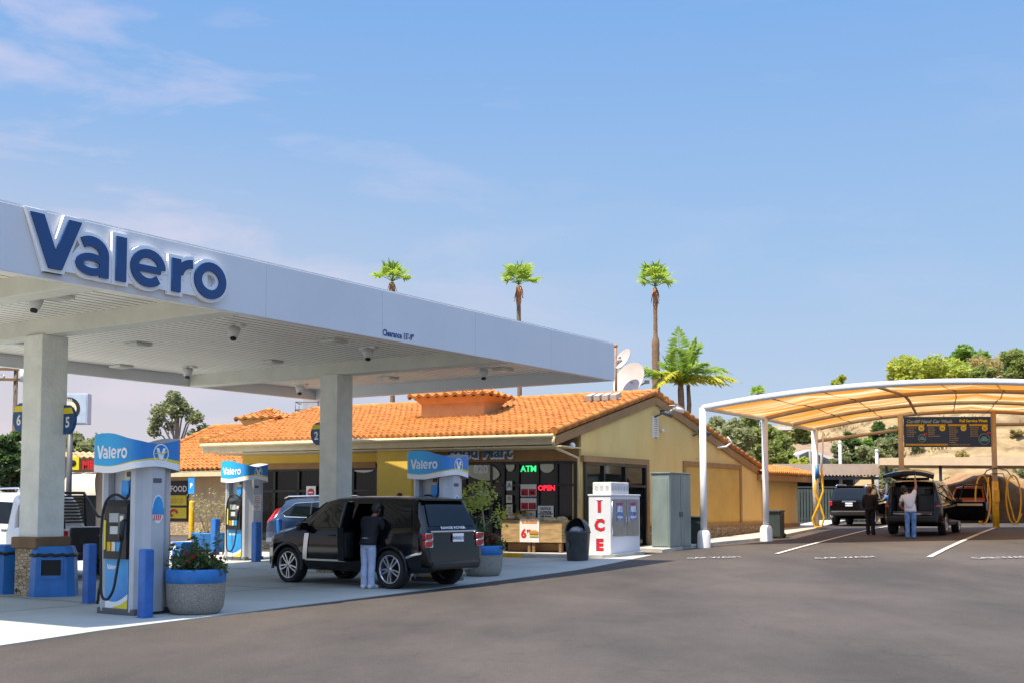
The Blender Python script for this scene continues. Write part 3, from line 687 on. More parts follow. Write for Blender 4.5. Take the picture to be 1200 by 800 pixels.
decal('white surfboard shaped decal on the window right of the middle column', 424, 545, 36, 16, M_paper, ang=-.1)
decal('pale pointed decal over the window beside the ATM letters', 641, 546, 16, 15, M_dec)
decal('narrow pale decal high on the pane left of the black door mullion', 598, 545, 10, 14, M_dec)
mb = MB(); s = s_of(352); c = F(s, .02, EYE+(591-547)*F(s).y/FPX); text_on(mb, '805', .30, lambda u, v, d: c - fd*u + Vector((0,0,v)), off=.012); t = mb.build('window_lettering', M_dec); tag(t, 'pale window lettering reading 805 left of the middle column', 'lettering')
P = poster(362, 373, 569, 584, .1)
t = thing('stop_sticker', 'white square sign with a red round sign printed on it beside the column', 'sign', F((P[0]+P[1])/2, .12, (P[2]+P[3])/2), math.atan2(-fd.y, -fd.x))
ws = abs(P[1]-P[0])/2; hs = (P[3]-P[2])/2
mb = MB(); mb.box((0,0,0),(ws*2,.02,hs*2)); mb.build('panel', M_bright, t)
mb = MB(); mb.cyl((0,-.012,0),(0,-.018,0),ws*.72,n=20); d = mb.build('red_disc', M_redp, t)
mb = MB(); mb.box((0,-.022,0),(ws*.95,.006,ws*.22)); mb.build('white_bar', M_bright, d)
# ------------------------------------------------------------------ fuel canopy (local x = towards the front fascia, local y = along its length)
Fp = atY(720, 446, 30.1); CB = Fp.z; CH = .937; LC = 18.1; WC = 10.2
canopy = thing('fuel_canopy', 'long white flat roof canopy over the pumps with big blue lettered sign', 'canopy', (Fp.x, Fp.y, 0), RZ)
def cw(lx, ly, z=0.0): return Vector((Fp.x, Fp.y, z)) + Vector((math.cos(RZ), math.sin(RZ), 0))*lx + D1*ly
def cl(p):
    q = Vector((p[0]-Fp.x, p[1]-Fp.y, 0)); return Vector((q.dot(-D2), q.dot(D1), p[2]))
mb = MB()
th = .16
def fbox(x0, x1, y0, y1, z0, z1): mb.box(((x0+x1)/2, (y0+y1)/2, (z0+z1)/2), (x1-x0, y1-y0, z1-z0), bev=.012)
fbox(-th, 0, -LC, 0, CB, CB+CH); fbox(-WC, -WC+th, -LC, 0, CB, CB+CH)
fbox(-WC+th, -th, -th, 0, CB, CB+CH); fbox(-WC+th, -th, -LC, -LC+th, CB, CB+CH)
fas = mb.build('fascia', M_fascia, canopy)
mb = MB()
for k in range(1, 7):
    y = -k*3.05; mb.box((.0012, y, CB+CH/2), (.004, .008, CH-.03))
mb.build('panel_seam', mat('seam_grey', (.56,.58,.61), .5, var=0), fas)
mb = MB(); mb.box((-WC/2, -LC/2, CB+CH+.012), (WC-.02, LC-.02, .02)); mb.build('edge_cap', M_white, fas)
# decked soffit: long boards with grooves
SZ = CB+.30
mb = MB(); n = 44
for k in range(n):
    x0 = -WC+th+(WC-2*th)*k/n; x1 = -WC+th+(WC-2*th)*(k+1)/n; g = .02
    mb.m = 0; mb.grid([[(x, -LC+th, SZ), (x, -th, SZ)] for x in (x0+g, x1-g)])
    mb.m = 1; mb.grid([[(x, -LC+th, z), (x, -th, z)] for x, z in ((x0-g if k else x0, SZ), (x0-g*.7, SZ+.04), (x0+g*.7, SZ+.04), (x0+g, SZ))])
mb.build('soffit', [M_soffit, mat('soffit_groove', (.34,.32,.28), .7, var=.1)], canopy)  # groove faces coloured dark to imitate the shade between the boards
mb = MB(); mb.box((-WC/2, -LC/2, CB+CH-.15), (WC-.3, LC-.3, .05)); mb.build('roof_deck', M_dirty, canopy)
CY = (-12.84, -4.79); CXL = -5.05
for y in CY:
    mb = MB(); mb.box(((-WC)/2, y, CB+.155), (WC-2*th-.01, .42, .31), bev=.015); mb.build('beam', M_dirty, canopy)
mb = MB(); mb.box((-WC/2, -LC+2.5, CB+.155), (WC-2*th-.01, .42, .31), bev=.015); mb.build('beam', M_dirty, canopy)
M_col = mat('column_stucco', (.78,.79,.72), .9, var=.08, vscale=2.5, bump=1.0, bscale=16)
for i, y in enumerate(CY):
    p = cw(CXL, y); zg = gz(p.x, p.y)
    mb = MB(); mb.box((CXL, y, (zg-.1+CB+.002)/2), (.56, .56, CB-zg+.1), bev=.02); c = mb.build('column', M_col, canopy)
    mb = MB(); mb.box((CXL, y, zg+.43), (.64, .64, .90), bev=.03); mb.build('stone_base', M_stone, c)
    mb = MB(); mb.box((CXL, y, zg+.985), (.75, .75, .21), bev=.03); mb.build('base_cap', mat('cap_brown', (.20,.115,.06), .8, var=.15, vscale=3), c)
# light boxes, flood heads and cameras under the soffit
mbl = MB(); mbl.box((0,0,-.03),(.42,.42,.06),bev=.015); mbl.m = 1; mbl.box((0,0,-.065),(.33,.33,.012)); lbm = None
M_lens = mat('fixture_lens', (.55,.55,.52), .3, var=.05)
for k, (px, py) in enumerate(((66,348),(162,403.5),(142,429),(318,424),(391,400),(589,432.5),(455,443),(20,402))):
    p = cl(atZ(px, py, SZ-.03))
    if lbm is None: o = mbl.build('light_fixture', [M_dirty, M_lens], canopy); lbm = o
    else: o = lbm.copy(); col.objects.link(o); o.parent = canopy
    o.location = (p.x, p.y, SZ-.002)
mf = MB(); mf.box((0,0,-.02),(.46,.16,.05),bev=.01); mf.cyl((0,0,-.03),(0.02,-.03,-.12),.05); mf.cyl((.0,-.02,-.08),(.05,-.08,-.26),.13,.08,n=14); mf.m = 1; mf.cyl((.047,-.076,-.25),(.055,-.088,-.28),.06,n=14)
fl = None
for k, (px, py) in enumerate(((43,353),(275,387),(221,434),(432,412),(567,435.5),(352,454))):
    p = cl(atZ(px, py, SZ-.1))
    if fl is None: o = mf.build('flood_light', [M_white, M_matte], canopy); fl = o
    else: o = fl.copy(); col.objects.link(o); o.parent = canopy
    o.location = (p.x, p.y, SZ-.002)
# the big fascia sign
def y_on_fascia(px):
    k = (px-CX)/FPX; return (k*Fp.y-Fp.x)/(D1.x-k*D1.y)
ya, yb = y_on_fascia(23), y_on_fascia(257)
sgn = bpy.data.objects.new('fascia_sign', None); col.objects.link(sgn); sgn.parent = canopy
sgz = CB + .135; sc = (yb-ya)/3.68
fm = lambda u, v, d: Vector((d, ya+u*sc, sgz+v*sc*.97))
M_halo = mat('sign_white', (.80,.80,.80), .35, var=0)
mb = MB(); strokes(mb, fm, .003, .07, grow=.058); 
for (u0, v0, u1, v1) in ((.3,.02,3.3,.5),): mb.prism([(.5,.0),(3.3,.0),(3.3,.5),(.85,.45)], lambda u, v: fm(u, v, .004), lambda u, v: fm(u, v, .064))
mb.build('sign_backing', M_halo, sgn, recalc=True)
mb = MB(); strokes(mb, fm, .078, .10); mb.build('lettering', mat('sign_blue', (.003,.058,.19), .35, var=.04), sgn)
mb = MB(); y0 = y_on_fascia(447); y1 = y_on_fascia(484); sz = (y1-y0)/5.6
text_on(mb, "Clearance 15'-9\"", .165, lambda u, v, d: Vector((.006, (y0+y1)/2+u*.86, CB+.075+v)), off=.006); mb.build('clearance_lettering', M_navy, canopy)
# pump number shields on the columns
def shield(label, num, lx, ly, z, sx):
    p = cw(lx, ly, z); t = thing('pump_number_sign', label, 'number sign', p, RZ, 'pump number signs on the columns')
    pts = [(-.16,-.25),(.16,-.25),(.16,.25),(-.16,.25)]
    mb = MB(); n = 10
    edge = [(.19*sx*math.sin(math.pi*i/n)**.6 if 0 < i < n else 0, -.27+.54*i/n) for i in range(n+1)]
    poly = [(-.12*sx, .27), (-.12*sx, -.27)] + [(.02*sx+e[0], e[1]) for e in edge]
    mb.prism(poly, lambda u, v: (u, .03, v), lambda u, v: (u, -.03, v)); mb.build('plate', M_navy, t)
    mb = MB(); mb.prism([(-.118*sx,.11),(.19*sx,.11),(.12*sx,.22),(-.118*sx,.22)], lambda u, v: (u, -.031, v), lambda u, v: (u, -.036, v)); mb.build('yellow_band', M_yellow, t)
    mb = MB(); text_on(mb, num, .27, lambda u, v, d: (u+.02*sx, -.036, v-.14), off=.008); mb.build('lettering', M_bright, t)
    mb = MB(); mb.tube([(-.115*sx,0,.26),(-.115*sx,0,-.26)], .02, n=6); mb.build('edge_strip', M_bright, t); return t
shield('blue shield with number 6 on the left of the stone based column', '6', CXL-.39, CY[0]-.22, 3.32, -1)
shield('blue shield with number 5 half behind the stone based column', '5', CXL+.39, CY[0]+.24, 3.28, 1)
shield('blue shield with number 2 on the column behind the black cars', '2', CXL-.39, CY[1]-.22, 3.42, -1)
# ------------------------------------------------------------------ fuel pumps
def wave(u): return math.sin(2*math.pi*u)
def make_pump(label):
    t = thing('fuel_pump', label, 'fuel pump', (0,0,0), RZ, 'fuel pumps under the canopy')
    hw, hd = .43, .37                                   # half width (front) and half depth
    mb = MB(); mb.box((0,0,.05),(.88,.72,.12),bev=.02); mb.build('plinth', M_dgrey, t)
    # side towers with chamfered faces
    for s in (-1, 1):
        mb = MB(); x0, x1 = (hw-.16)*s, hw*s
        poly = [(x0,-hd+.05),(x0+.05*s,-hd),(x1-.04*s,-hd+.03),(x1,-hd+.14),(x1+.075*s,-.12),(x1+.075*s,.12),(x1,hd-.14),(x1-.04*s,hd-.03),(x0+.05*s,hd),(x0,hd-.05)]
        mb.prism(poly, lambda u, v: (u, v, .06), lambda u, v: (u, v, 2.34)); tw = mb.build('side_tower', M_grey, t)
    # badge on the right tower
    mb = MB(); n = 20; pts = [(.10*math.cos(2*math.pi*i/n), .20*math.sin(2*math.pi*i/n)) for i in range(n)]
    f = lambda y, z, d: (hw+.077+d, y, 1.62+z)
    mb.m = 0; mb.prism([(a*1.1,b*1.1) for a,b in pts], lambda u, v: f(u, v, 0), lambda u, v: f(u, v, .004))
    mb.m = 1; mb.prism([p for p in pts if p[1] >= -.05], lambda u, v: f(u, v, .004), lambda u, v: f(u, v, .008))
    mb.box(f(0,-.03,.008), (.008,.22,.10))
    mb.m = 2
    for k in range(4): mb.prism([(-.075+.04*k,-.09),(-.055+.04*k,-.09),(-.065+.035*k,-.175),(-.08+.035*k,-.165)], lambda u, v: f(u, v, .004), lambda u, v: f(u, v, .0075))
    mb.build('badge', [M_bright, M_brand, M_redp], t)
    for s in (-1, 1):                                   # the two service faces
        fy = lambda x, y, z: (x*(-s) if s > 0 else x, y*(1 if s < 0 else -1), z)
        F0 = (lambda x, d, z, s=s: Vector((x, -hd+.03-d, z)) if s < 0 else Vector((-x, hd-.03+d, z)))
        def pbox(mb, x0, x1, d0, d1, z0, z1): mb.prism([(x0,z0),(x1,z0),(x1,z1),(x0,z1)], lambda u, v: F0(u, d0, v), lambda u, v: F0(u, d1, v))
        face = bpy.data.objects.new('service_face', None); col.objects.link(face); face.parent = t
        iw = hw-.17
        mb = MB(); pbox(mb, -iw-.005, iw+.005, -.25, .0, .10, .86); mb.build('lower_panel', M_brand, face)
        mb = MB(); poly = [(-iw,.11),(iw,.11),(iw,.28)]
        pts = [(-iw,.19)]+[(-iw+2*iw*i/8, .19-.07*math.sin(math.pi*i/8)+.10*i/8) for i in range(1,9)]
        mb.prism([(-iw,.105),(iw,.105)]+[(p[0], p[1]+.04) for p in pts[::-1]], lambda u, v: F0(u, .001, v), lambda u, v: F0(u, .004, v)); mb.build('white_swoosh', M_bright, face)
        mb = MB(); mb.prism([(-iw*.55,.104),(iw,.104),(iw,.25),(iw*.4,.165)], lambda u, v: F0(u, .004, v), lambda u, v: F0(u, .008, v)); mb.build('yellow_swoosh', M_yellow, face)
        mb = MB(); strokes(mb, lambda u, v, d: F0(-.23+u*.07, d, .70+v*.095), .002, .005, eps=.0004); mb.build('lettering', M_bright, face)
        mb = MB(); pbox(mb, -iw-.004, iw+.004, -.25, .05, .86, 1.66)
        hz = [(-.25,1.66),(.05,1.66),(-.02,1.76),(-.25,1.76)]
        mb.prism([(0,0),(1,0),(1,1),(0,1)], lambda u, v: F0((-iw if u == 0 else iw), -.25 if v == 0 else -.25, 1.66+.1*v), lambda u, v: F0((-iw if u == 0 else iw), .05 if v == 0 else -.03, 1.66+.1*v))
        mb.build('dispenser_head', M_black, face)
        mb = MB(); pbox(mb, -iw, iw, -.30, -.14, 1.76, 2.40); mb.build('upper_cabinet', M_grey, face)
        mb = MB(); pbox(mb, -.02, .13, -.14, -.132, 1.90, 2.24); mb.build('price_card', M_cream, face)
        mb = MB(); pbox(mb, .02, .13, -.132, -.128, 2.12, 2.2); pbox(mb, 0, .11, -.132, -.128, 1.97, 1.98); pbox(mb, 0, .11, -.132, -.128, 2.02, 2.03); mb.build('price_print', M_dgrey, face)
        mb = MB(); pbox(mb, -.13, .09, .05, .062, 1.42, 1.56); scn_ = mb.build('screen', mat('lcd', (.38,.42,.42), .25, var=.1), face)
        mb = MB(); pbox(mb, -.11, .07, .05, .06, 1.24, 1.36); mb.build('price_screen', mat('lcd2', (.52,.54,.53), .3, var=.1), face)
        for k, xx in enumerate((-.16,-.05,.06)):
            mb = MB(); pbox(mb, xx, xx+.08, .05, .07, .98, 1.12); mb.build('grade_button', [M_ypaint, M_cream, M_brand][k], face)
        mb = MB(); pbox(mb, -.25, -.21, .05, .062, 1.0, 1.45); mb.build('yellow_strip', M_yellow, face)
        mb = MB(); pbox(mb, .12, .26, .05, .09, 1.20, 1.55); mb.build('card_reader', M_dgrey, face)
        mb = MB(); pbox(mb, .16, .24, .09, .095, 1.44, 1.52); mb.build('reader_sticker', M_cream, face)
        # toppers screen on the upper right
        mb = MB(); pbox(mb, .09, .25, -.14, .02, 1.80, 2.06); mb.build('media_screen', M_brand, face)
        # nozzle and hose
        mb = MB(); a = F0(.28,.10,1.25); mb.tube([F0(.24,.06,1.46), F0(.25,.11,1.42), F0(.25,.13,1.30), F0(.25,.12,1.14)], [.028,.04,.04,.025], n=8)
        mb.tube([F0(.25,.12,1.30), F0(.25,.17,1.24), F0(.25,.15,1.14)], .012, n=6); mb.build('nozzle', M_black, face)
        hp = [F0(.25,.12,1.14), F0(.24,.17,.8), F0(.22,.22,.45), F0(.15,.24,.30), F0(.05,.24,.26), F0(-.06,.23,.34), F0(-.12,.20,.7), F0(-.15,.19,1.2), F0(-.13,.17,1.62), F0(-.04,.14,1.80), F0(.10,.10,1.84), F0(.22,.03,1.78), F0(.235,-.02,1.95), F0(.235,-.1,2.3)]
        sm = []
        for i in range(len(hp)-1):
            p0, p1, p2, p3 = hp[max(i-1,0)], hp[i], hp[i+1], hp[min(i+2,len(hp)-1)]
            for q in range(4):
                tt = q/4; sm.append(.5*((2*p1)+(p2-p0)*tt+(2*p0-5*p1+4*p2-p3)*tt**2+(3*p1-p0-3*p2+p3)*tt**3))
        mb = MB(); mb.tube(sm+[hp[-1]], .021, n=7); mb.build('hose', M_rubber, face)
    # second hose on the outer side of the left tower, small labels on the right one
    mb = MB(); mb.tube([(-hw-.05,-.05,1.50),(-hw-.09,-.10,1.42),(-hw-.10,-.12,1.28),(-hw-.08,-.12,1.12)], [.026,.036,.036,.022], n=8); mb.build('nozzle', M_black, t)
    mb = MB(); mb.box((-hw-.10,-.15,1.30),(.05,.07,.14),bev=.02); mb.build('nozzle_grip', mat('green_grip', (.01,.10,.06), .5), t)
    mb = MB(); mb.tube([(-hw-.08,-.12,1.12),(-hw-.13,-.16,.7),(-hw-.15,-.22,.30),(-hw-.10,-.28,.16),(-hw-.06,-.22,.34),(-hw-.05,-.12,.9),(-hw-.05,-.04,1.7),(-hw-.04,0,2.25)], .020, n=7); mb.build('hose', M_rubber, t)
    mb = MB(); mb.box((hw+.077,-.02,2.06),(.006,.16,.07)); mb.box((hw+.0775,-.02,2.06),(.007,.13,.03)); mb.build('label_plate', M_dgrey, t)
    mb = MB(); mb.box((hw+.077,0,.34),(.004,.22,.30),bev=.001); mb.build('access_panel', M_grey, t)
    # wavy wrap-round topper
    N = 120; hx, hy, cr_ = .55, .45, .13; loop = []
    per = []
    def addarc(cx, cy, a0):
        for i in range(9): per.append(Vector((cx+cr_*math.cos(R(a0+i*90/8)), cy+cr_*math.sin(R(a0+i*90/8)))))
    addarc(-hx+cr_, -hy+cr_, 180); addarc(hx-cr_, -hy+cr_, 270); addarc(hx-cr_, hy-cr_, 0); addarc(-hx+cr_, hy-cr_, 90)
    pl = resample(per+[per[0]], N+1)[:-1]
    tot = N
    rowsO = []; rowsI = []
    def zt(p):                                          # wave along the wrap: high at local left-front, low at the right end
        a = math.atan2(p.y/hy, p.x/hx); return 2.70+.03*math.cos(a+R(125))+.065*math.cos(2*a+R(215))
    def zb(p):
        a = math.atan2(p.y/hy, p.x/hx); return 2.225-.05*math.cos(2*a+R(200))
    bl = MB(); whi = MB(); yel = MB(); inn = MB(); R1 = []; R2 = []; R3 = []; R4 = []; RI = []
    for p in pl:
        T, B = zt(p), zb(p); hgt = T-B
        a = math.atan2(p.y/hy, p.x/hx); yw = .03+.022*math.sin(a+R(20))
        zz = [T, B+.10+yw, B+.10, B]
        R1.append([(p.x,p.y,T),(p.x,p.y,zz[1])]); R2.append([(p.x,p.y,zz[1]),(p.x,p.y,zz[2])]); R3.append([(p.x,p.y,zz[2]),(p.x,p.y,zz[3])])
        q = p*.955; RI.append([(p.x,p.y,T),(q.x,q.y,T),(q.x,q.y,B+.04),(p.x,p.y,B)])
    def ring(mb, RR): mb.grid(RR+[RR[0]])
    top = bpy.data.objects.new('topper', None); col.objects.link(top); top.parent = t
    for RR, nm, m in ((R1,'blue_band',M_wrap),(R2,'yellow_stripe',M_yellow),(R3,'white_stripe',M_bright),(RI,'inner_shell',M_grey)):
        mb = MB(); mb.smooth = True; ring(mb, RR); mb.build(nm, m, top, weld=True)
    mb = MB(); mb.box((0,0,2.36),(.9,.74,.05)); mb.build('lid', M_dgrey, top)
    for s in (-1, 1):
        mb = MB(); strokes(mb, lambda u, v, d: Vector((s*(-.39+u*.195)*-1 if s > 0 else -.39+u*.195, s*(hy+d), 2.40+v*.26)), .002, .006, eps=.0004); mb.build('lettering', M_bright, top)
        g = lambda u, v, d: Vector((s*(hx+d), u*s, 2.475+v))
        mb = MB(); n = 28; rows = []
        for i in range(n+1):
            a = 2*math.pi*i/n; rows.append([g(math.cos(a)*r, math.sin(a)*r, .004) for r in (.15,.132)])
        mb.grid(rows)
        mb.prism([(-.09,.085),(-.04,.085),(.0,-.02),(.04,.085),(.09,.085),(.032,-.095),(-.032,-.095)], lambda u, v: g(u, v, .002), lambda u, v: g(u, v, .006))
        mb.m = 1
        mb.prism([(-.15,-.02),(-.05,.02),(.02,.0),(.15,.055),(.15,.04),(.02,-.02),(-.05,.0)], lambda u, v: g(u, v, .006), lambda u, v: g(u, v, .009))
        mb.build('emblem', [M_bright, M_yellow], top)
    return t
# the printed wrap: lighter cyan towards the front left, deep blue towards the ends
M_wrap = mat('topper_print', (.01,.16,.50), .3, var=0)
nt = M_wrap.node_tree; b = nt.nodes['Principled BSDF']; tc = nt.nodes.new('ShaderNodeTexCoord'); sx = nt.nodes.new('ShaderNodeSeparateXYZ'); mr = nt.nodes.new('ShaderNodeMapRange')
mr.inputs[1].default_value = -.1; mr.inputs[2].default_value = .7; rp = nt.nodes.new('ShaderNodeValToRGB'); rp.color_ramp.elements[0].color = (.006,.40,.74,1); rp.color_ramp.elements[1].color = (.006,.15,.48,1)
nt.links.new(tc.outputs['Object'], sx.inputs[0]); nt.links.new(sx.outputs[0], mr.inputs[0]); nt.links.new(mr.outputs[0], rp.inputs[0]); nt.links.new(rp.outputs[0], b.inputs['Base Color'])
pumpA = make_pump('nearest fuel pump beside the concrete planter, wavy blue topper and oval badge')
pa = GB(157, 721, .35); pumpA.location = pa
pb = GB(285, 656, .2)
pumpB = dup(pumpA, pb, RZ, 'fuel pump with a white paper notice, left of the middle column')
pc = atY(513, 600, 25.8); pumpC = dup(pumpA, onG(pc.x, pc.y), RZ, 'fuel pump rising behind the roof of the black car')
for p_, s_ in ((pumpB, 1.0), (pumpC, 1.0)):
    for ch in list(p_.children):
        if ch.name.startswith('badge') and p_ is pumpB:
            mb = MB(); mb.box((.51, 0, 1.62), (.008,.30,.44)); n_ = mb.build('paper_notice', M_paper, pumpB)
            mb = MB()
            for k in range(7): text_on(mb, ('VEHICLE','INVOLVED','MUST BE','ATTENDED','NO','SMOKING','STOP')[k], .055, lambda u, v, d: (.516, u*.85, 1.775-.058*k+v), off=.001)
            mb.build('lettering', M_rtxt, n_); bpy.data.objects.remove(ch)
# ------------------------------------------------------------------ bollards
def bollard(label, px, py, h, r, square=True):
    p = G(px, py); t = tag(thing('bollard', label, 'bollard', p, RZ, 'blue bollards on the forecourt'))
    mb = MB()
    if square: mb.box((0,0,h/2-.05),(2*r,2*r,h+.1),bev=.03)
    else:
        mb.lathe([(r,-.1),(r,h-.03),(r*.85,h),(0,h+.015)], n=20)
    mb.build('post', M_blue, t)
    if not square:
        mb = MB(); mb.lathe([(r*1.25,-.1),(r*1.25,.02),(r,.03)], n=20); mb.build('foot_collar', M_dgrey, t)
    else:
        mb = MB(); mb.box((0,0,.0),(2*r+.08,2*r+.08,.03),bev=.008); mb.build('foot_plate', M_dgrey, t)
    return t
bollard('nearest square blue bollard in front of the grey tower of the nearest pump', 170, 724, 1.03, .085)
bollard('square blue bollard between the stone based column and the nearest pump', 104, 707, 1.02, .085)
bollard('round blue bollard in front of the far left pump tower', 300, 658, 1.10, .10)
b4 = bollard('short wide blue post with a white mark standing behind the concrete planter', 214, 662, .62, .20, True)
mb = MB(); text_on(mb, 'A', .16, lambda u, v, d: (u-.08, -.206, .43+v), off=.006); mb.build('lettering', M_bright, b4)
bollard('blue bollard in front of the leafless shrub', 252, 650, 1.10, .10)
bollard('blue bollard before the flank of the dark blue car', 326, 655, 1.15, .10, False)
# ------------------------------------------------------------------ bins at the stone base
M_liner = mat('black_liner', (.01,.01,.011), .4, var=.2, vscale=15, bump=.6, bscale=12)
def blue_bin(label, p, rz, w=.80, d=.62, h=.92):
    t = thing('trash_bin', label, 'trash bin', p, rz, 'blue bins at the stone base')
    mb = MB(); poly = [(-w/2+.12,-d/2),(w/2-.12,-d/2),(w/2,-d/2+.14),(w/2,d/2),(-w/2,d/2),(-w/2,-d/2+.14)]
    k = .92; mb.prism(poly, lambda u, v: (u, v, 0), lambda u, v: (u*k, v*k, h*.84)); mb.build('body', M_blue2, t)
    mb = MB(); mb.prism(poly, lambda u, v: (u*k*1.02, v*k*1.02, h*.845), lambda u, v: (u*.82, v*.80, h)); mb.build('lid', M_blue2, t)
    mb = MB(); mb.prism([(-.17,.36),(.17,.36),(.17,.68),(-.17,.68)], lambda u, v: (u, -d/2*k-.012, v), lambda u, v: (u, -d/2*k+.03, v)); mb.build('bin_mouth', M_matte, t)
    fr = MB()
    for a, b in (((-.20,.33),(.20,.36)),((-.20,.68),(.20,.71)),((-.20,.36),(-.17,.68)),((.17,.36),(.20,.68))):
        fr.prism([(a[0],a[1]),(b[0],a[1]),(b[0],b[1]),(a[0],b[1])], lambda u, v: (u, -d/2*k-.03, v), lambda u, v: (u, -d/2*k+.02, v))
    fr.build('mouth_frame', M_blue2, t)
    mb = MB(); pts = [(p_[0]*k*1.03, p_[1]*k*1.03, h*.83+.012*math.sin(i*2.1)) for i, p_ in enumerate(resample(poly+[poly[0]], 40)[:-1])]; mb.tube(pts, .03, n=6, closed=True); mb.build('bag_rim', M_liner, t)
    return t
c1 = cw(CXL, CY[0])
q = GB(62, 700, .3); blue_bin('blue trash bin with a square mouth on the right side of the stone base', q, RZ+R(46))
q = GB(8, 696, .25); blue_bin('blue trash bin half out of view on the left side of the stone base', q, RZ-R(20))
q = G(22.5, 698); mb = MB(); mb.lathe([(.06,0),(.075,.12),(.05,.2),(.0,.22)], n=12); t = mb.build('small_bucket', M_matte); t.location = q; tag(t, 'tiny dark bucket on the ground at the foot of the stone base', 'bucket')
# ------------------------------------------------------------------ planters
def leaf_cards(mb, n, c, rad, size, rnd, sc=(1,1,1), shell=.0, asp=.55, droop=0.0):
    for _ in range(n):
        while True:
            v = Vector((rnd.uniform(-1,1), rnd.uniform(-1,1), rnd.uniform(-1,1)))
            if shell**2 <= v.length_squared <= 1: break
        if rnd.random() < .22: v = v*rnd.uniform(1.0, 1.32)
        p = Vector(c)+Vector((v.x*sc[0]*rad, v.y*sc[1]*rad, v.z*sc[2]*rad))
        a = Vector((rnd.gauss(0,1), rnd.gauss(0,1), rnd.gauss(0,.6)-droop)).normalized(); b = a.cross(Vector((rnd.gauss(0,1), rnd.gauss(0,1), rnd.gauss(0,1)))).normalized()
        s = size*rnd.uniform(.6,1.35); mb.add([p-a*s, p-b*s*asp, p+a*s, p+b*s*asp], [(0,1,2,3)])
def planter(label, p, rz, scale=1.0, tree=False, seed=1, flowers=30):
    rnd = random.Random(seed); t = thing('planter', label, 'planter', p, rz, 'round concrete planters')
    s = scale; prof = [(0,0),(.30*s,0),(.37*s,.03*s),(.42*s,.12*s),(.445*s,.30*s),(.445*s,.50*s)]
    mb = MB(); mb.lathe(prof, n=36); mb.build('concrete_bowl', mat('exposed_aggregate', (.36,.33,.28), .9, var=.5, vscale=45, bump=.8, bscale=60, c2=(.20,.18,.15), thr=(.4,.6)), t)
    mb = MB(); mb.lathe([(.446*s,.49*s),(.455*s,.50*s),(.458*s,.68*s),(.44*s,.70*s),(.40*s,.70*s),(.39*s,.62*s)], n=36); mb.build('blue_rim', M_blue2, t)
    mb = MB(); mb.lathe([(.39*s,.63*s),(0,.66*s)], n=20); mb.build('soil', mat('soil', (.05,.035,.025), .95, var=.3, vscale=20, bump=.8), t)
    mb = MB(); mb.smooth = False
    leaf_cards(mb, 900, (0,0,.76*s), .40*s, .038, rnd, (1,1,.42)); leaf_cards(mb, 160, (.36*s,-.1,.70*s), .15, .035, rnd, (1,1,1))
    for k in range(9):
        a = rnd.uniform(0, 6.3); leaf_cards(mb, 40, (.3*s*math.cos(a), .3*s*math.sin(a), .82*s+rnd.uniform(0,.18)), .13, .035, rnd)
    for k in range(16):
        a = rnd.uniform(0, 6.3); r0 = rnd.uniform(.02,.28)*s; h_ = rnd.uniform(.25,.62); b_ = Vector((r0*math.cos(a), r0*math.sin(a), .70*s)); e_ = b_+Vector((rnd.uniform(-.18,.18), rnd.uniform(-.18,.18), h_))
        mb.tube([b_, (b_+e_)/2+Vector((.02,.02,.03)), e_], [.007,.005,.003], n=4)
        for q in range(9): leaf_cards(mb, 3, b_.lerp(e_, .3+.08*q), .055, .03, rnd)
    mb.build('shrub', M_leafD, t)
    mb = MB(); leaf_cards(mb, max(flowers, 60), (0,0,.84*s), .42*s, .034, rnd, (1.05,1.05,.4), .5, .9); mb.build('flowers', M_flower, t)
    if tree:
        mb = MB(); rnd2 = random.Random(seed+5)
        stem = [Vector((0,0,.6)), Vector((.03,0,1.1)), Vector((-.02,.02,1.5)), Vector((.02,0,1.8))]; mb.tube(stem, [.03,.025,.02,.012], n=7)
        tips = []
        for k in range(14):
            a = rnd2.uniform(0, 6.3); r = rnd2.uniform(.25,.6); b = stem[rnd2.choice((1,2,2,3))]; e = b+Vector((r*math.cos(a), r*math.sin(a), rnd2.uniform(.05,.35))); mb.tube([b, (b+e)/2+Vector((0,0,.05)), e], [.012,.008,.005], n=5); tips.append(e)
        mb.build('stem', mat('pale_bark', (.36,.30,.22), .9, var=.2, vscale=9), t)
        mb = MB()
        for e in tips: leaf_cards(mb, 42, e, .22, .045, rnd2, (1,1,.8))
        leaf_cards(mb, 60, (0,0,1.55), .45, .04, rnd2); mb.build('foliage', M_leafC, t)
    return t
p = GB(229, 722, .42); planter('speckled concrete planter with a blue rim in front of the nearest pump', p, 0, 1.0, False, 3, 26)
p = GB(566, 676, .4); pl2 = planter('concrete planter with red flowers and a thin young tree behind the black car', p, 0, 1.0, True, 8, 200)
# blue tub with a bare twiggy shrub
p = G(246, 646); t = thing('shrub_tub', 'blue tub with a sparse twiggy shrub against the tan wall', 'plant pot', p, RZ)
mb = MB(); mb.lathe([(0,0),(.52,0),(.60,.55),(.62,.60),(.55,.60),(.53,.5),(0,.5)], n=30); mb.build('tub', M_blue2, t)
mb = MB(); rnd = random.Random(12); tips = []
for k in range(16):
    a = rnd.uniform(0, 6.3); r = rnd.uniform(.2,.85); h = rnd.uniform(1.1,2.0); pts = [Vector((.1*math.cos(a),.1*math.sin(a),.45)), Vector((r*.5*math.cos(a), r*.5*math.sin(a), h*.62)), Vector((r*math.cos(a), r*math.sin(a), h))]
    mb.tube(pts, [.012,.009,.004], n=5); tips += [pts[2], (pts[1]+pts[2])/2]
mb.build('stems', M_bark, t)
mb = MB()
for e in tips: leaf_cards(mb, 26, e, .20, .035, rnd)
leaf_cards(mb, 200, (0,0,.68), .5, .04, rnd, (1,1,.35)); mb.build('foliage', M_leafE, t)
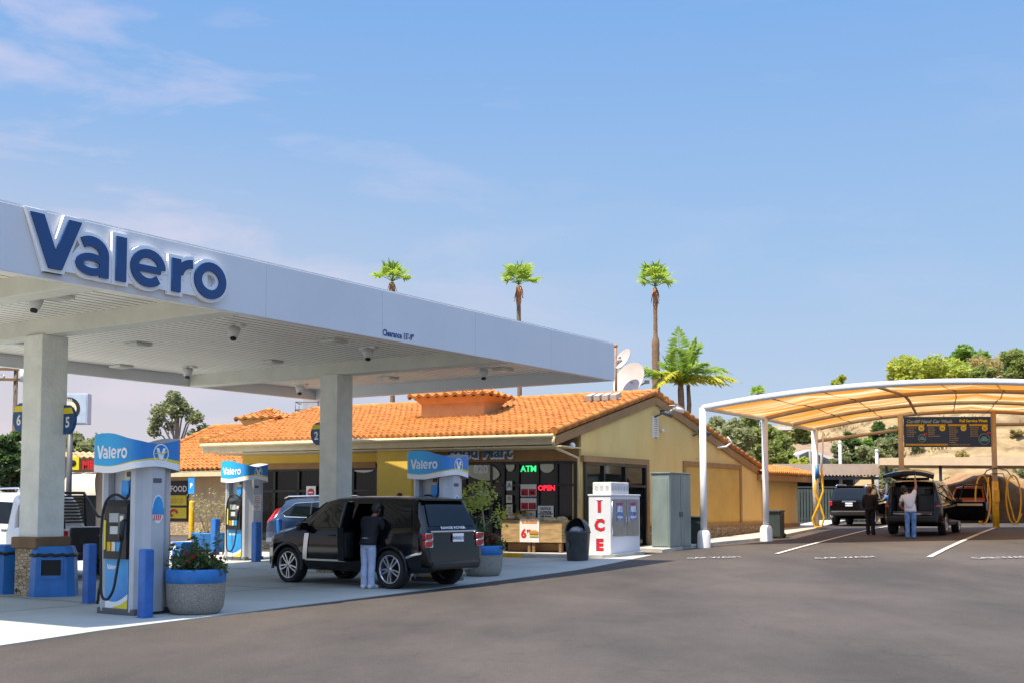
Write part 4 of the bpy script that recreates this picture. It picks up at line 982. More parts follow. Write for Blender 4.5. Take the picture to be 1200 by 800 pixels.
# ------------------------------------------------------------------ vehicles: lofted bodies, x forward, y to the left, z up
def lin(tab, x):
    if x <= tab[0][0]: return tab[0][1]
    for (a, b), (c, d) in zip(tab, tab[1:]):
        if x <= c: return b+(d-b)*(x-a)/(c-a) if c > a else d
    return tab[-1][1]
class Car:
    def __init__(s, top, bot, belt, wid, roofw):
        s.top, s.bot, s.belt, s.wid, s.roofw = top, bot, belt, wid, roofw
    def sec(s, x):
        zt, zb, w = lin(s.top, x), lin(s.bot, x), lin(s.wid, x); zl = min(lin(s.belt, x), zt-.05); wr = min(lin(s.roofw, x), w*.97)
        zl = max(zl, zb+.12); h = zl-zb; cab = zt-zl
        rr = min(.10, cab*.45)
        P = [(0, zb), (w*.80, zb), (w*.94, zb+.04), (w*.985, zb+.16*h), (w*1.0, zb+.42*h), (w*1.0, zb+.70*h), (w*.985, zb+.90*h), (w*.955, zl)]
        wl = w*.955
        for a in (.25, .5, .75): P.append((wl+(wr-wl)*a*(.92), zl+(cab-rr)*a))
        P += [(wr+(wl-wr)*.06, zt-rr), (wr-rr*.35, zt-rr*.35), (wr-rr*1.1, zt-.01), (wr*.5, zt+.012), (0, zt+.018)]
        return P
    def side_y(s, x, z):
        P = s.sec(x)
        for (a, b), (c, d) in zip(P[3:], P[4:]):
            if b <= z <= d: return a+(c-a)*(z-b)/(d-b) if d > b else a
        return P[-4][0]
    def body(s, name, m, parent, cuts=None, mcut=None, n=46):
        x0, x1 = s.top[0][0], s.top[-1][0]
        xs = sorted(set([t[0] for t in s.top]+[t[0] for t in s.wid]+[t[0] for t in s.belt]+[x0+(x1-x0)*i/n for i in range(n+1)]))
        xx = [xs[0]]
        for x in xs[1:]:
            if x-xx[-1] > .004: xx.append(x)
        vs = []; m_ = None
        for x in xx:
            P = s.sec(x); ring = [(x, y, z) for y, z in P]+[(x, -y, z) for y, z in P[-2:0:-1]]; m_ = len(ring); vs += ring
        L = len(xx); fs = [(i*m_+j, i*m_+(j+1) % m_, (i+1)*m_+(j+1) % m_, (i+1)*m_+j) for i in range(L-1) for j in range(m_)]
        fs += [list(range(m_)), [(L-1)*m_+j for j in range(m_)][::-1]]
        mb = MB(); mb.add(vs, fs); o = mb.build(name, [m, mcut or M_matte], parent)
        if cuts:
            cu = MB(); [c(cu) for c in cuts]; c = cu.build('cutter_tmp', [mcut or M_matte])
            md = o.modifiers.new('b', 'BOOLEAN'); md.operation = 'DIFFERENCE'; md.object = c; md.solver = 'EXACT'
            try: md.material_mode = 'TRANSFER'
            except Exception: pass
            pm = o.parent; o.parent = None
            dg = bpy.context.evaluated_depsgraph_get(); dg.update()
            me = bpy.data.meshes.new_from_object(o.evaluated_get(dg)); o.modifiers.clear(); old = o.data; o.data = me; bpy.data.meshes.remove(old); o.parent = pm
            cm = c.data; bpy.data.objects.remove(c); bpy.data.meshes.remove(cm)
            me.materials.clear(); me.materials.append(m); me.materials.append(mcut or M_matte)
        o.data.shade_smooth(); o.data.set_sharp_from_angle(angle=R(28)); return o
    def side_panel(s, name, poly, m, parent, off=.012, side=1, th=.0):
        """a panel lying on the flank; poly in (x,z), subdivided so it follows the surface"""
        bm = bmesh.new(); vv = [bm.verts.new((x, 0, z)) for x, z in poly]; bm.faces.new(vv)
        bmesh.ops.triangulate(bm, faces=bm.faces[:]); bmesh.ops.subdivide_edges(bm, edges=bm.edges[:], cuts=3, use_grid_fill=True)
        for v in bm.verts: v.co.y = side*(s.side_y(v.co.x, v.co.z)+off)
        mb = MB(); mb.smooth = True; mb.bm(bm); bm.free(); return mb.build(name, m, parent)
    def xtop(s, z, rear=True):           # x where the top outline crosses z
        T = s.top if rear else s.top[::-1]
        for (a, b), (c, d) in zip(T, T[1:]):
            if min(b, d) <= z <= max(b, d) and b != d: return a+(c-a)*(z-b)/(d-b)
        return T[0][0]
    def end_panel(s, name, zlo, zhi, f0, f1, m, parent, rear=True, off=.014, ny=7, nz=6):
        """glass following the raked tail or windscreen"""
        mb = MB(); mb.smooth = True; rows = []; sg = -1 if rear else 1
        for i in range(nz+1):
            z = zlo+(zhi-zlo)*i/nz; x = s.xtop(z, rear)+sg*off; w = lin(s.roofw, x)+(0 if rear else 0); fr = f0+(f1-f0)*i/nz
            rows.append([(x, w*fr*(2*j/ny-1), z+.006+.012*(1-abs(2*j/ny-1))) for j in range(ny+1)])
        mb.grid(rows); return mb.build(name, m, parent)
def wheel(parent, x, y, r, w, spokes=10, side=1, rimf=.70, mr=None, blk=False):
    mb = MB(); rr = r*rimf
    prof = [(rr*.98,-w*.42),(r*.9,-w*.5),(r*.985,-w*.40),(r,-w*.2),(r,w*.2),(r*.985,w*.40),(r*.9,w*.5),(rr*.98,w*.42),(rr*.92,w*.2),(rr*.92,-w*.2),(rr*.98,-w*.42)]
    e = bpy.data.objects.new('wheel', None); col.objects.link(e); e.parent = parent; e.location = (x, y, r)
    mb.lathe(prof, n=40, axis='Y'); mb.build('tyre', M_rubber, e)
    mb = MB(); s = side
    mb.lathe([(rr*.99,s*w*.40),(rr*.99,s*w*.46),(rr*.93,s*w*.46),(rr*.90,s*w*.30),(rr*.90,-s*w*.3)], n=40, axis='Y')
    for k in range(spokes):
        a = 2*math.pi*(k+.5*(k % 2)*.35)/spokes; da = .085; ta = a+(.10 if k % 2 else -.10)
        for (r0, r1, w0, w1) in ((.16, .55, .05, .042), (.55, .96, .042, .06)):
            c0, c1 = (a, a+(ta-a)*.4) if r0 < .5 else (a+(ta-a)*.4, ta)
            pts = []
            for q, rad, wd in ((c0, r0, w0), (c1, r1, w1)):
                for sg in (-1, 1): pts.append((rr*rad*math.cos(q)-sg*wd*rr*math.sin(q), rr*rad*math.sin(q)+sg*wd*rr*math.cos(q)))
            poly = [pts[0], pts[2], pts[3], pts[1]]
            mb.prism(poly, lambda u, v: (u, s*w*.33, v), lambda u, v: (u, s*(w*.43+.004*(k % 2)), v))
    mb.lathe([(0,s*w*.45),(rr*.17,s*w*.45),(rr*.19,s*w*.36)], n=16, axis='Y')
    mb.build('rim', mr or M_alloy, e)
    mb = MB(); mb.lathe([(0,-s*w*.02),(rr*.9,-s*w*.02)], n=24, axis='Y'); mb.build('hub_back', M_matte, e)
    return e
def cylcut(x, y0, y1, r):
    return lambda mb: mb.cyl((x, y0, r*.97-.01), (x, y1, r*.97-.01), r+.055, n=32)
def polycut(poly, y0, y1):
    return lambda mb: mb.prism(poly, lambda u, v: (u, y0, v), lambda u, v: (u, y1, v))
def quadbox(mb, c, d, rz=0, bev=.0, rot=None): mb.box(c, d, rz=rz, bev=bev, rot=rot)
def plate(parent, x, z, y=0, txt='7KXR482', w=.32, h=.16, m=None):
    mb = MB(); mb.box((x, y, z), (.012, w, h), bev=.004); p = mb.build('licence_plate', M_bright, parent)
    mb = MB(); text_on(mb, txt, .085, lambda u, v, d: (x-.009, y-u, z-.035+v), off=.003); mb.build('lettering', M_navy, p); return p
def wheels(root, car, xr, xf, r, w=.26, rimf=.72, mr=None, spokes=10):
    for x in (xr, xf):
        for sd in (1, -1): wheel(root, x, sd*(lin(car.wid, x)-w/2-.012), r, w, spokes, sd, rimf, mr)
def archcuts(car, xr, xf, r):
    return [cylcut(x, sd*(lin(car.wid, x)-.36), sd*(lin(car.wid, x)+.15), r) for x in (xr, xf) for sd in (1, -1)]
def arch_lip(root, car, x, r, m, sd):
    rows = []; mb = MB(); mb.smooth = True
    for i in range(25):
        a = R(-8+196*i/24); rr = r+.055; px, pz = x+rr*math.cos(a), r*.97-.01+rr*math.sin(a); px2, pz2 = x+(rr+.06)*math.cos(a), r*.97-.01+(rr+.06)*math.sin(a)
        y = sd*(lin(car.wid, x)); rows.append([(px, y*.97, pz), (px, y+sd*.012, pz), (px2, y+sd*.010, pz2), (px2, y*.985, pz2)])
    mb.grid(rows); return mb.build('wheel_arch', m, root)
def mirror(root, x, y, z, sd, m):
    mb = MB(); mb.box((x, y+sd*.13, z), (.14, .24, .17), bev=.05); mb.tube([(x, y-sd*.03, z-.08), (x, y+sd*.06, z-.06)], .03, n=6); return mb.build('wing_mirror', m, root)
def handle(root, car, x, z, sd, m):
    y = car.side_y(x, z); mb = MB(); mb.box((x, sd*(y+.018), z), (.20, .03, .03), bev=.01); return mb.build('door_handle', m, root)
def on_wheels(pr, pf, r):
    """place so that the near rear and near front contact points match: returns mid point and heading"""
    d = (pf-pr); d.z = 0; return math.atan2(d.y, d.x)
def car_place(root, p, ang): root.location = p; root.rotation_euler = (0, 0, ang)
# ---------------- black luxury suv at the pump
def suv_shape(H=1.86, L0=-2.58, L1=2.40, W=.99, hood=1.16, belt=1.14, rake=.3, tail=.0):
    top = [(L0,.52),(L0+.015,.74),(L0+.05,.92),(L0+.07,belt-.02),(L0+.10,belt+.06),(L0+.30+tail,H-.20),(L0+.37+tail,H-.075),(L0+.52+tail,H-.035),(-1.2,H-.005),(-.4,H),(.25,H-.02),(.55,H-.075),(1.38,hood+.06),(1.50,hood+.02),(2.0,hood-.04),(L1-.20,hood-.11),(L1-.06,hood-.24),(L1-.01,hood-.42),(L1,.55)]
    bot = [(L0,.44),(L0+.25,.36),(-1.9,.30),(1.9,.30),(L1-.2,.30),(L1,.36)]
    bl = [(L0,.48),(L0+.06,belt-.12),(L0+.2,belt),(1.30,belt+.01),(1.5,hood-.06),(L1-.2,hood-.20),(L1,.5)]
    wd = [(L0,W*.80),(L0+.05,W*.885),(L0+.13,W*.94),(L0+.30,W*.985),(-1.6,W),(1.6,W),(1.95,W*.97),(L1-.15,W*.86),(L1-.04,W*.74),(L1,W*.66)]
    rw = [(L0,W*.84),(L0+.12,W*.84),(L0+.30,W*.74),(-1.8,W*.72),(.3,W*.70),(.55,W*.70),(1.30,W*.84),(1.5,W*.86),(L1,W*.60)]
    return Car(top, bot, bl, wd, rw)
pr, pf = G(457, 690), G(341, 682.5); ang = on_wheels(pr, pf, .39)
C1 = suv_shape(H=1.82, L0=-2.44, L1=2.34, W=.93); xr, xf = -1.50, 1.47; RW = .385
hd = Vector((math.cos(ang), math.sin(ang), 0)); lf = Vector((-hd.y, hd.x, 0)); mid = (pr+pf)/2 - lf*.83
rr_ = thing('parked_car', 'black luxury suv at the pumps with silver wheels and its rear side door open', 'car', onG(mid.x, mid.y), ang)
DO = [(-.34,.50),(-.34,1.16),(-.42,1.67),(-1.02,1.67),(-1.14,1.20),(-1.03,.86),(-.98,.55)]
body = C1.body('body', M_carblk, rr_, archcuts(C1, xr, xf, RW)+[polycut(DO, .30, 1.3)], M_matte)
wheels(rr_, C1, xr, xf, RW, .27, .74, M_alloy, 10)
for x in (xr, xf): arch_lip(rr_, C1, x, RW, M_carblk, 1)
C1.side_panel('side_window', [(.98,1.19),(.30,1.19),(-.26,1.19),(-.33,1.66),(.12,1.675),(.36,1.64)], M_glass, rr_)
C1.side_panel('side_window', [(-1.30,1.19),(-2.05,1.22),(-1.92,1.63),(-1.16,1.67)], M_glass, rr_)
for sd in (-1,): C1.side_panel('side_window', [(.98,1.19),(-2.05,1.22),(-1.92,1.62),(.12,1.675),(.36,1.64)], M_glass, rr_, side=-1)
C1.end_panel('rear_window', 1.22, 1.68, .86, .84, M_glass, rr_); C1.end_panel('windscreen', 1.26, 1.70, .90, .90, M_glass, rr_, rear=False)
mb = MB(); x = C1.xtop(1.70); mb.prism([(-.64,0),(.64,0),(.60,.26),(-.60,.26)], lambda u, v: (x+.02+v*.9-.12, u, H_ if False else 1.765+v*.05), lambda u, v: (x+.02+v*.9-.12, u, 1.73+v*.08)); mb.build('roof_spoiler', M_carblk, rr_)
mb = MB()
for sd in (1,-1):
    mb = MB(); xx = C1.top[0][0]; mb.box((xx+.075, sd*.76, 1.03), (.10,.20,.12), bev=.025); mb.box((xx+.072, sd*.76, .89), (.10,.20,.12), bev=.025)
    tl = mb.build('tail_light', M_red, rr_)
    for zz in (1.03, .89):
        mb = MB(); mb.tube([(xx+.022, sd*.76-.10, zz-.06), (xx+.022, sd*.76+.10, zz-.06), (xx+.022, sd*.76+.10, zz+.06), (xx+.022, sd*.76-.10, zz+.06)], .010, n=5, closed=True); mb.build('lamp_ring', M_chrome, tl)
    mb = MB(); mb.box((C1.top[-1][0]-.17, sd*.70, .88), (.24,.26,.13), bev=.04); mb.build('headlight', M_headl, rr_)
    mirror(rr_, .92, sd*.88, 1.20, sd, M_carblk)
    handle(rr_, C1, .12, 1.03, sd, M_carblk)
mb = MB(); mb.box((C1.top[0][0]+.065, 0, 1.125), (.03,1.34,.035), bev=.01); mb.build('tailgate_strip', M_chrome, rr_)
mb = MB(); text_on(mb, 'RANGE ROVER', .07, lambda u, v, d: (C1.xtop(1.175+v)-.022, -u*1.55, 1.175+v), off=.001); mb.build('lettering', M_bright, rr_)
plate(rr_, C1.top[0][0]+.025, 1.0, -.10, '8VKN215')
mb = MB(); mb.box((C1.top[0][0]+.03, 0, .47), (.14,1.4,.16), bev=.05); mb.build('rear_bumper', M_black, rr_)
for sd in (1,-1):
    C1.side_panel('lower_trim', [(-1.96,.60),(-2.32,.70),(-2.34,.755),(-1.96,.645)], M_chrome, rr_, .014, sd)
    mb = MB(); mb.prism([(-.98,.50),(.90,.50),(.90,.535),(-.98,.535)] if sd < 0 else [(-.30,.50),(.90,.50),(.90,.535),(-.30,.535)], lambda u, v: (u, sd*(C1.side_y(u,v)+.002), v), lambda u, v: (u, sd*(C1.side_y(u,v)+.014), v)); mb.build('sill_trim', M_alloy, rr_)
    C1.side_panel('side_vent', [(.98,.52),(.86,.52),(.80,1.06),(.93,1.06)], M_alloy, rr_, .016, sd)
mb = MB(); C = (C1.top[-1][0]); mb.box((C-.03,0,.72),(.06,1.05,.22),bev=.02); mb.build('grille', M_dgrey, rr_)
C1.side_panel('door_seam', [(-.315,.55),(-.325,.55),(-.335,1.15),(-.325,1.15)], M_matte, rr_, .003, 1)
mb = MB(); mb.sphere((-.9, 0, 1.855), .05, sc=(1.6,.7,.8)); mb.build('aerial_fin', M_carblk, rr_)
# roof panel glass
# the open rear door, hinged at its front edge
dr = bpy.data.objects.new('open_door', None); col.objects.link(dr); dr.parent = rr_; dr.location = (-.34, C1.side_y(-.34, .9), 0); dr.rotation_euler = (0, 0, -R(58))
mb = MB(); mb.prism([(p[0]+.34, p[1]) for p in DO if p[1] < 1.3]+[], lambda u, v: (u, -.10-.02*(v > 1), v), lambda u, v: (u, .02-.02*(v > 1), v)); mb.build('door_shell', M_carblk, dr)
mb = MB(); mb.prism([(-.03,.58),(-.03,1.10),(-.70,1.10),(-.66,.86),(-.60,.62)], lambda u, v: (u, -.135, v), lambda u, v: (u, -.10, v)); mb.build('inner_trim', M_matte, dr)
mb = MB(); mb.tube([(-.0,-.05,1.14),(-.07,-.14,1.70),(-.66,-.14,1.70),(-.78,-.06,1.18)], .028, n=6); mb.build('window_frame', M_carblk, dr)
mb = MB(); mb.prism([(-.03,1.16),(-.09,1.68),(-.65,1.68),(-.76,1.18)], lambda u, v: (u, -.06-.08*(v-1.16)/.52, v), lambda u, v: (u, -.05-.08*(v-1.16)/.52, v)); mb.build('glass', M_glass, dr)
# seats inside the opening
mb = MB(); mb.box((-.85, .05, .82), (.5,.5,.18), bev=.06); mb.box((-1.05,.05,1.2), (.18,.5,.7), bev=.07, rot=Matrix.Rotation(R(-12),3,'Y')); mb.build('rear_seat', M_dgrey, rr_)
# ---------------- dark blue suv behind the middle column
C2 = suv_shape(H=1.74, L0=-2.28, L1=2.35, W=.94, hood=1.06, belt=1.08, tail=.22)
pR = G(338, 652); a2 = RZ+R(14)
hd2 = Vector((math.cos(a2), math.sin(a2), 0)); lf2 = Vector((-hd2.y, hd2.x, 0))
m2 = pR + hd2*1.42 + lf2*.92
bs = thing('parked_car', 'dark blue suv half hidden behind the middle column with a bright window surround', 'car', onG(m2.x, m2.y), a2)
C2.body('body', M_carnavy, bs, archcuts(C2, -1.38, 1.40, .35), M_matte)
wheels(bs, C2, -1.38, 1.40, .35, .24, .68)
for sd in (1,-1):
    wp = [(.98,1.12),(.0,1.12),(-1.55,1.16),(-1.72,1.26),(-1.30,1.56),(-.3,1.61),(.20,1.58)]
    C2.side_panel('side_window', wp, M_glass, bs, side=sd)
    mb = MB(); mb.tube([(x, sd*(C2.side_y(x,z)+.014), z) for x, z in wp], .016, n=6, closed=True); mb.build('window_surround', M_chrome, bs)
    for xx in (-.75, .15):
        mb = MB(); mb.prism([(xx,1.13),(xx+.06,1.13),(xx+.02,1.59),(xx-.04,1.59)], lambda u, v: (u, sd*(C2.side_y(u,v)+.012), v), lambda u, v: (u, sd*(C2.side_y(u,v)+.018), v)); mb.build('window_post', M_black, bs)
    mb = MB(); mb.tube([(-1.75,sd*.60,1.71),(-1.6,sd*.62,1.765),(.0,sd*.62,1.79),(.2,sd*.60,1.735)], .022, n=6); mb.build('roof_rail', M_chrome, bs)
    mb = MB(); mb.prism([(-2.24,.98),(-2.02,1.05),(-1.86,1.44),(-1.98,1.40),(-2.20,1.06)], lambda u, v: (u, sd*(C2.side_y(u,v)+.004), v), lambda u, v: (u, sd*(C2.side_y(u,v)+.02), v)); mb.build('tail_light', M_red, bs)
    mirror(bs, .88, sd*.88, 1.14, sd, M_carnavy); handle(bs, C2, -.75, .98, sd, M_carnavy); handle(bs, C2, .15, .98, sd, M_carnavy)
    mb = MB(); mb.box((2.2, sd*.66, .86), (.22,.26,.12), bev=.04); mb.build('headlight', M_headl, bs)
C2.end_panel('windscreen', 1.14, 1.64, .9, .9, M_glass, bs, rear=False); C2.end_panel('rear_window', 1.16, 1.58, .82, .8, M_glass, bs)
# ---------------- two suvs under the wash canopy
def back_suv(label, p, ang, H, W, m, open_gate, txt, chrome=False, tall=.0):
    Cc = suv_shape(H=H, L0=-2.42, L1=2.40, W=W, hood=1.14+tall, belt=1.14+tall, tail=-.06)
    t = thing('parked_car', label, 'car', p, ang)
    cuts = archcuts(Cc, -1.42, 1.42, .39)
    if open_gate: cuts.append(lambda mb: mb.box((-2.0, 0, 1.20), (1.7, 1.42, .98)))
    bd = Cc.body('body', m, t, cuts, M_matte)
    wheels(t, Cc, -1.42, 1.42, .39, .26, .66)
    for sd in (1,-1):
        Cc.side_panel('side_window', [(.98,1.19+tall),(-2.0,1.20+tall),(-1.92,H-.2),(.12,H-.15),(.36,H-.18)], M_glass, t, side=sd)
        mirror(t, .9, sd*(W-.06), 1.2+tall, sd, M_black)
        handle(t, Cc, -.75, 1.02, sd, M_black)
    Cc.end_panel('windscreen', 1.28, H-.12, .9, .9, M_glass, t, rear=False)
    xx = Cc.top[0][0]
    mb = MB(); mb.box((xx+.0, 0, .56), (.16, W*1.70, .22), bev=.05); mb.build('rear_bumper', M_black, t)
    for sd in (1,-1):
        mb = MB(); mb.box((xx+.06, sd*(W-.14), 1.0+tall), (.12,.15,.20 if not open_gate else .10), bev=.03); mb.build('tail_light', M_red, t)
    if not open_gate:
        Cc.end_panel('rear_window', 1.22+tall, H-.16, .86, .84, M_glass, t)
        plate(t, xx+.035, .95, 0, txt)
        mb = MB(); mb.box((xx+.05, 0, 1.08), (.04,.62,.06), bev=.015); mb.build('tailgate_strip', M_chrome, t)
        mb = MB(); mb.box((xx-.085, 0, .63), (.012, W*1.6, .04), bev=.004); mb.build('bumper_strip', M_chrome, t)
        for sd in (1,-1):
            mb = MB(); mb.tube([(-1.9,sd*.66,H-.05),(-1.75,sd*.66,H+.04),(.1,sd*.66,H+.05),(.3,sd*.66,H-.03)], .025, n=6); mb.build('roof_rail', M_chrome, t)
        mb = MB(); mb.prism([(-.62,0),(.62,0),(.58,.28),(-.58,.28)], lambda u, v: (xx+.24+v, u, H-.06), lambda u, v: (xx+.24+v, u, H-.02)); mb.build('roof_spoiler', M_carblk, t)
    return t, Cc
lane = math.atan2(math.cos(R(25)), math.sin(R(25)))
pd_ = G(1076, 628); pd_ = pd_ + Vector((math.cos(lane), math.sin(lane), 0))*2.3
disco, CD = back_suv('black suv under the orange wash canopy with its tailgate raised', onG(pd_.x, pd_.y), lane-R(4), 1.93, .99, M_carblk, True, '')
H = 1.93; xx = CD.top[0][0]
gate = bpy.data.objects.new('raised_tailgate', None); col.objects.link(gate); gate.parent = disco; gate.location = (xx+.42, 0, H-.0); gate.rotation_euler = (0, -R(-8), 0)
mb = MB(); rows = []
for i in range(9):
    f = i/8; x = -.98*f; z = .10+.10*math.sin(math.pi*min(1,f*1.0))*.9-.10*f; w = .68+.18*f
    rows.append([(x, w*j/6, z+.15*(1-(j/6)**2)+.0) for j in range(-6,7)])
mb.smooth = True; mb.grid(rows)
rows2 = [[(p[0], p[1]*.97, p[2]-.10) for p in r] for r in rows]; mb.grid(rows2)
edge = lambda R_: [r[0] for r in R_]+R_[-1][1:]+[r[-1] for r in R_[::-1]][1:]+R_[0][::-1][1:]
mb.grid([edge(rows), edge(rows2)]); mb.build('gate_shell', M_carblk, gate)
mb = MB(); mb.prism([(-.12,-.55),(-.12,.55),(-.58,.62),(-.58,-.62)], lambda u, v: (u, v, -.045), lambda u, v: (u, v, -.02)); mb.build('gate_glass', M_glass, gate)
for sd in (1,-1):
    mb = MB(); mb.tube([(-.1,sd*.66,-.02),(-.06,sd*.70,-.55)], .016, n=6); mb.build('gas_strut', M_dgrey, gate)
mb = MB(); mb.box((-1.75, 0, .80), (1.1, 1.38, .05)); mb.build('cargo_floor', M_dgrey, disco)
mb = MB(); mb.box((-1.22, .34, 1.12), (.16,.62,.62), bev=.06); mb.box((-1.22, -.34, 1.12), (.16,.62,.62), bev=.06); mb.build('rear_seat', M_dgrey, disco)
for sd in (.34, -.34):
    mb = MB(); mb.box((-1.22, sd, 1.52), (.10,.26,.20), bev=.05); mb.build('headrest', M_dgrey, disco)
mb = MB(); mb.box((-2.40, 0, .74), (.05,1.3,.03)); mb.build('sill_strip', M_chrome, disco)
def open_door(parent, car, xh, sd, deg, length, H, m):
    d = bpy.data.objects.new('open_door', None); col.objects.link(d); d.parent = parent; d.location = (xh, sd*car.side_y(xh, .9), 0); d.rotation_euler = (0, 0, -sd*R(deg))
    mb = MB(); L = length; poly = [(0,.48),(0,1.16),(-L,1.16),(-L*1.02,.85),(-L*.95,.48)]
    mb.prism(poly, lambda u, v: (u, -sd*.11, v), lambda u, v: (u, sd*.01, v)); mb.build('door_shell', m, d)
    mb = MB(); mb.prism([(-.06,1.02),(-L*.9,1.02),(-L*.9,1.10),(-.06,1.10)], lambda u, v: (u, -sd*.16, v), lambda u, v: (u, -sd*.11, v)); mb.build('armrest', M_cream, d)
    mb = MB(); mb.tube([(.0,-sd*.05,1.16),(-.34,-sd*.14,H-.16),(-L+.06,-sd*.14,H-.14),(-L,-sd*.05,1.16)], .035, n=6); mb.build('window_frame', m, d)
    return d
open_door(disco, CD, .95, -1, 72, 1.12, H, M_carblk)
p4 = G(999, 616); p4 = p4 + Vector((math.cos(lane), math.sin(lane), 0))*2.3
runner, CR = back_suv('black suv with roof rails and a licence plate at the back of the wash lane', onG(p4.x, p4.y), lane-R(3), 1.80, .95, M_carblk, False, '6RTL930')
open_door(runner, CR, .95, -1, 66, 1.1, 1.80, M_carblk)
# orange car in front of the open door
CO = suv_shape(H=1.78, L0=-2.1, L1=2.1, W=.92, hood=1.1, belt=1.1)
po = G(1146, 612); oc = thing('parked_car', 'orange red car mostly hidden behind the open car door under the wash canopy', 'car', onG(po.x+.9, po.y+2.6), lane-R(5))
CO.body('body', M_carorg, oc, archcuts(CO, -1.3, 1.3, .36), M_matte); wheels(oc, CO, -1.3, 1.3, .36, .24, .66)
for sd in (1,-1): CO.side_panel('side_window', [(.9,1.15),(-1.7,1.17),(-1.6,1.6),(.1,1.63),(.3,1.6)], M_glass, oc, side=sd)
CO.end_panel('rear_window', 1.18, 1.62, .86, .84, M_glass, oc); CO.end_panel('windscreen', 1.2, 1.66, .9, .9, M_glass, oc, rear=False)
for sd in (1,-1):
    mb = MB(); mb.box((-2.05, sd*.78, .95), (.1,.16,.2), bev=.03); mb.build('tail_light', M_red, oc)
mb = MB(); mb.box((-2.1,0,.5),(.14,1.5,.2),bev=.05); mb.build('rear_bumper', M_black, oc)
# ---------------- white pickup behind the stone based column
P_top = [(-2.75,.62),(-2.73,1.02),(-2.70,1.10),(-.98,1.13),(-.95,1.14),(-.86,1.72),(-.75,1.83),(-.4,1.90),(.5,1.90),(.85,1.84),(1.55,1.24),(1.7,1.20),(2.6,1.12),(2.78,.95),(2.82,.6)]
CP = Car(P_top, [(-2.75,.5),(-2.4,.42),(2.4,.40),(2.82,.45)], [(-2.75,.58),(-2.6,1.02),(-.9,1.10),(1.5,1.16),(1.7,1.1),(2.7,.9),(2.82,.5)], [(-2.75,.95),(-2.5,.99),(2.2,.99),(2.6,.92),(2.82,.78)], [(-2.75,.93),(-1,.93),(-.85,.76),(.8,.74),(1.5,.84),(2.82,.7)])
a3 = R(146.5); ct = G(73, 681); hd3 = Vector((math.cos(a3), math.sin(a3), 0)); lf3 = Vector((-hd3.y, hd3.x, 0))
m3 = ct + hd3*2.72 - lf3*.95
pk = thing('pickup_truck', 'white crew cab pickup with a black rack and black tailgate behind the stone based column', 'pickup', onG(m3.x, m3.y), a3)
CP.body('body', M_carwht, pk, archcuts(CP, -1.75, 1.75, .40)+[lambda mb: mb.box((-1.82, 0, 1.05), (1.62, 1.62, .9))], M_matte)
wheels(pk, CP, -1.75, 1.75, .40, .27, .60)
for sd in (1,-1):
    CP.side_panel('side_window', [(1.22,1.24),(-.70,1.20),(-.66,1.68),(.55,1.72),(.8,1.66)], M_glass, pk, side=sd)
    mb = MB(); mb.prism([(.20,1.20),(.30,1.20),(.30,1.72),(.20,1.72)], lambda u, v: (u, sd*(CP.side_y(u,v)+.012), v), lambda u, v: (u, sd*(CP.side_y(u,v)+.018), v)); mb.build('window_post', M_black, pk)
    mb = MB(); mb.box((-2.68, sd*.92, .92), (.14,.14,.30), bev=.03); mb.build('tail_light', M_red, pk)
    mirror(pk, 1.2, sd*.95, 1.3, sd, M_carwht); handle(pk, CP, .1, 1.06, sd, M_black); handle(pk, CP, -.62, 1.06, sd, M_black)
mb = MB(); mb.box((-2.775, 0, .86), (.06,1.62,.54), bev=.015); tg = mb.build('tailgate', M_black, pk)
mb = MB(); n = 20; mb.prism([(.12*math.cos(2*math.pi*i/n), .055*math.sin(2*math.pi*i/n)) for i in range(n)], lambda u, v: (-2.806, u, .95+v), lambda u, v: (-2.815, u, .95+v)); mb.build('emblem', M_chrome, tg)
mb = MB(); mb.box((-2.86,0,.50),(.16,1.8,.16),bev=.04); mb.build('rear_bumper', M_black, pk)
CP.end_panel('windscreen', 1.30, 1.80, .9, .9, M_glass, pk, rear=False)
mb = MB(); mb.box((2.8,0,.8),(.06,1.4,.3),bev=.02); mb.build('grille', M_dgrey, pk)
rk = MB()
rk.tube([(-1.06,-.86,1.08),(-1.02,-.82,1.90),(-1.02,.82,1.90),(-1.06,.86,1.08)], .035, n=6)
for k in range(9): rk.box((-1.04, 0, 1.22+k*.075), (.03,1.62,.03), rot=Matrix.Rotation(R(30),3,'Y'))
for sd in (1,-1): rk.tube([(-1.04,sd*.80,1.90),(-1.5,sd*.86,1.35),(-2.6,sd*.86,1.30),(-2.62,sd*.86,1.1)], .03, n=6)
rk.build('headache_rack', M_black, pk)
mb = MB(); mb.tube([(-.7,.62,1.93),(-.6,.62,2.0),(.5,.62,2.0),(.6,.62,1.93)], .022, n=6); mb.build('roof_rail', M_chrome, pk)
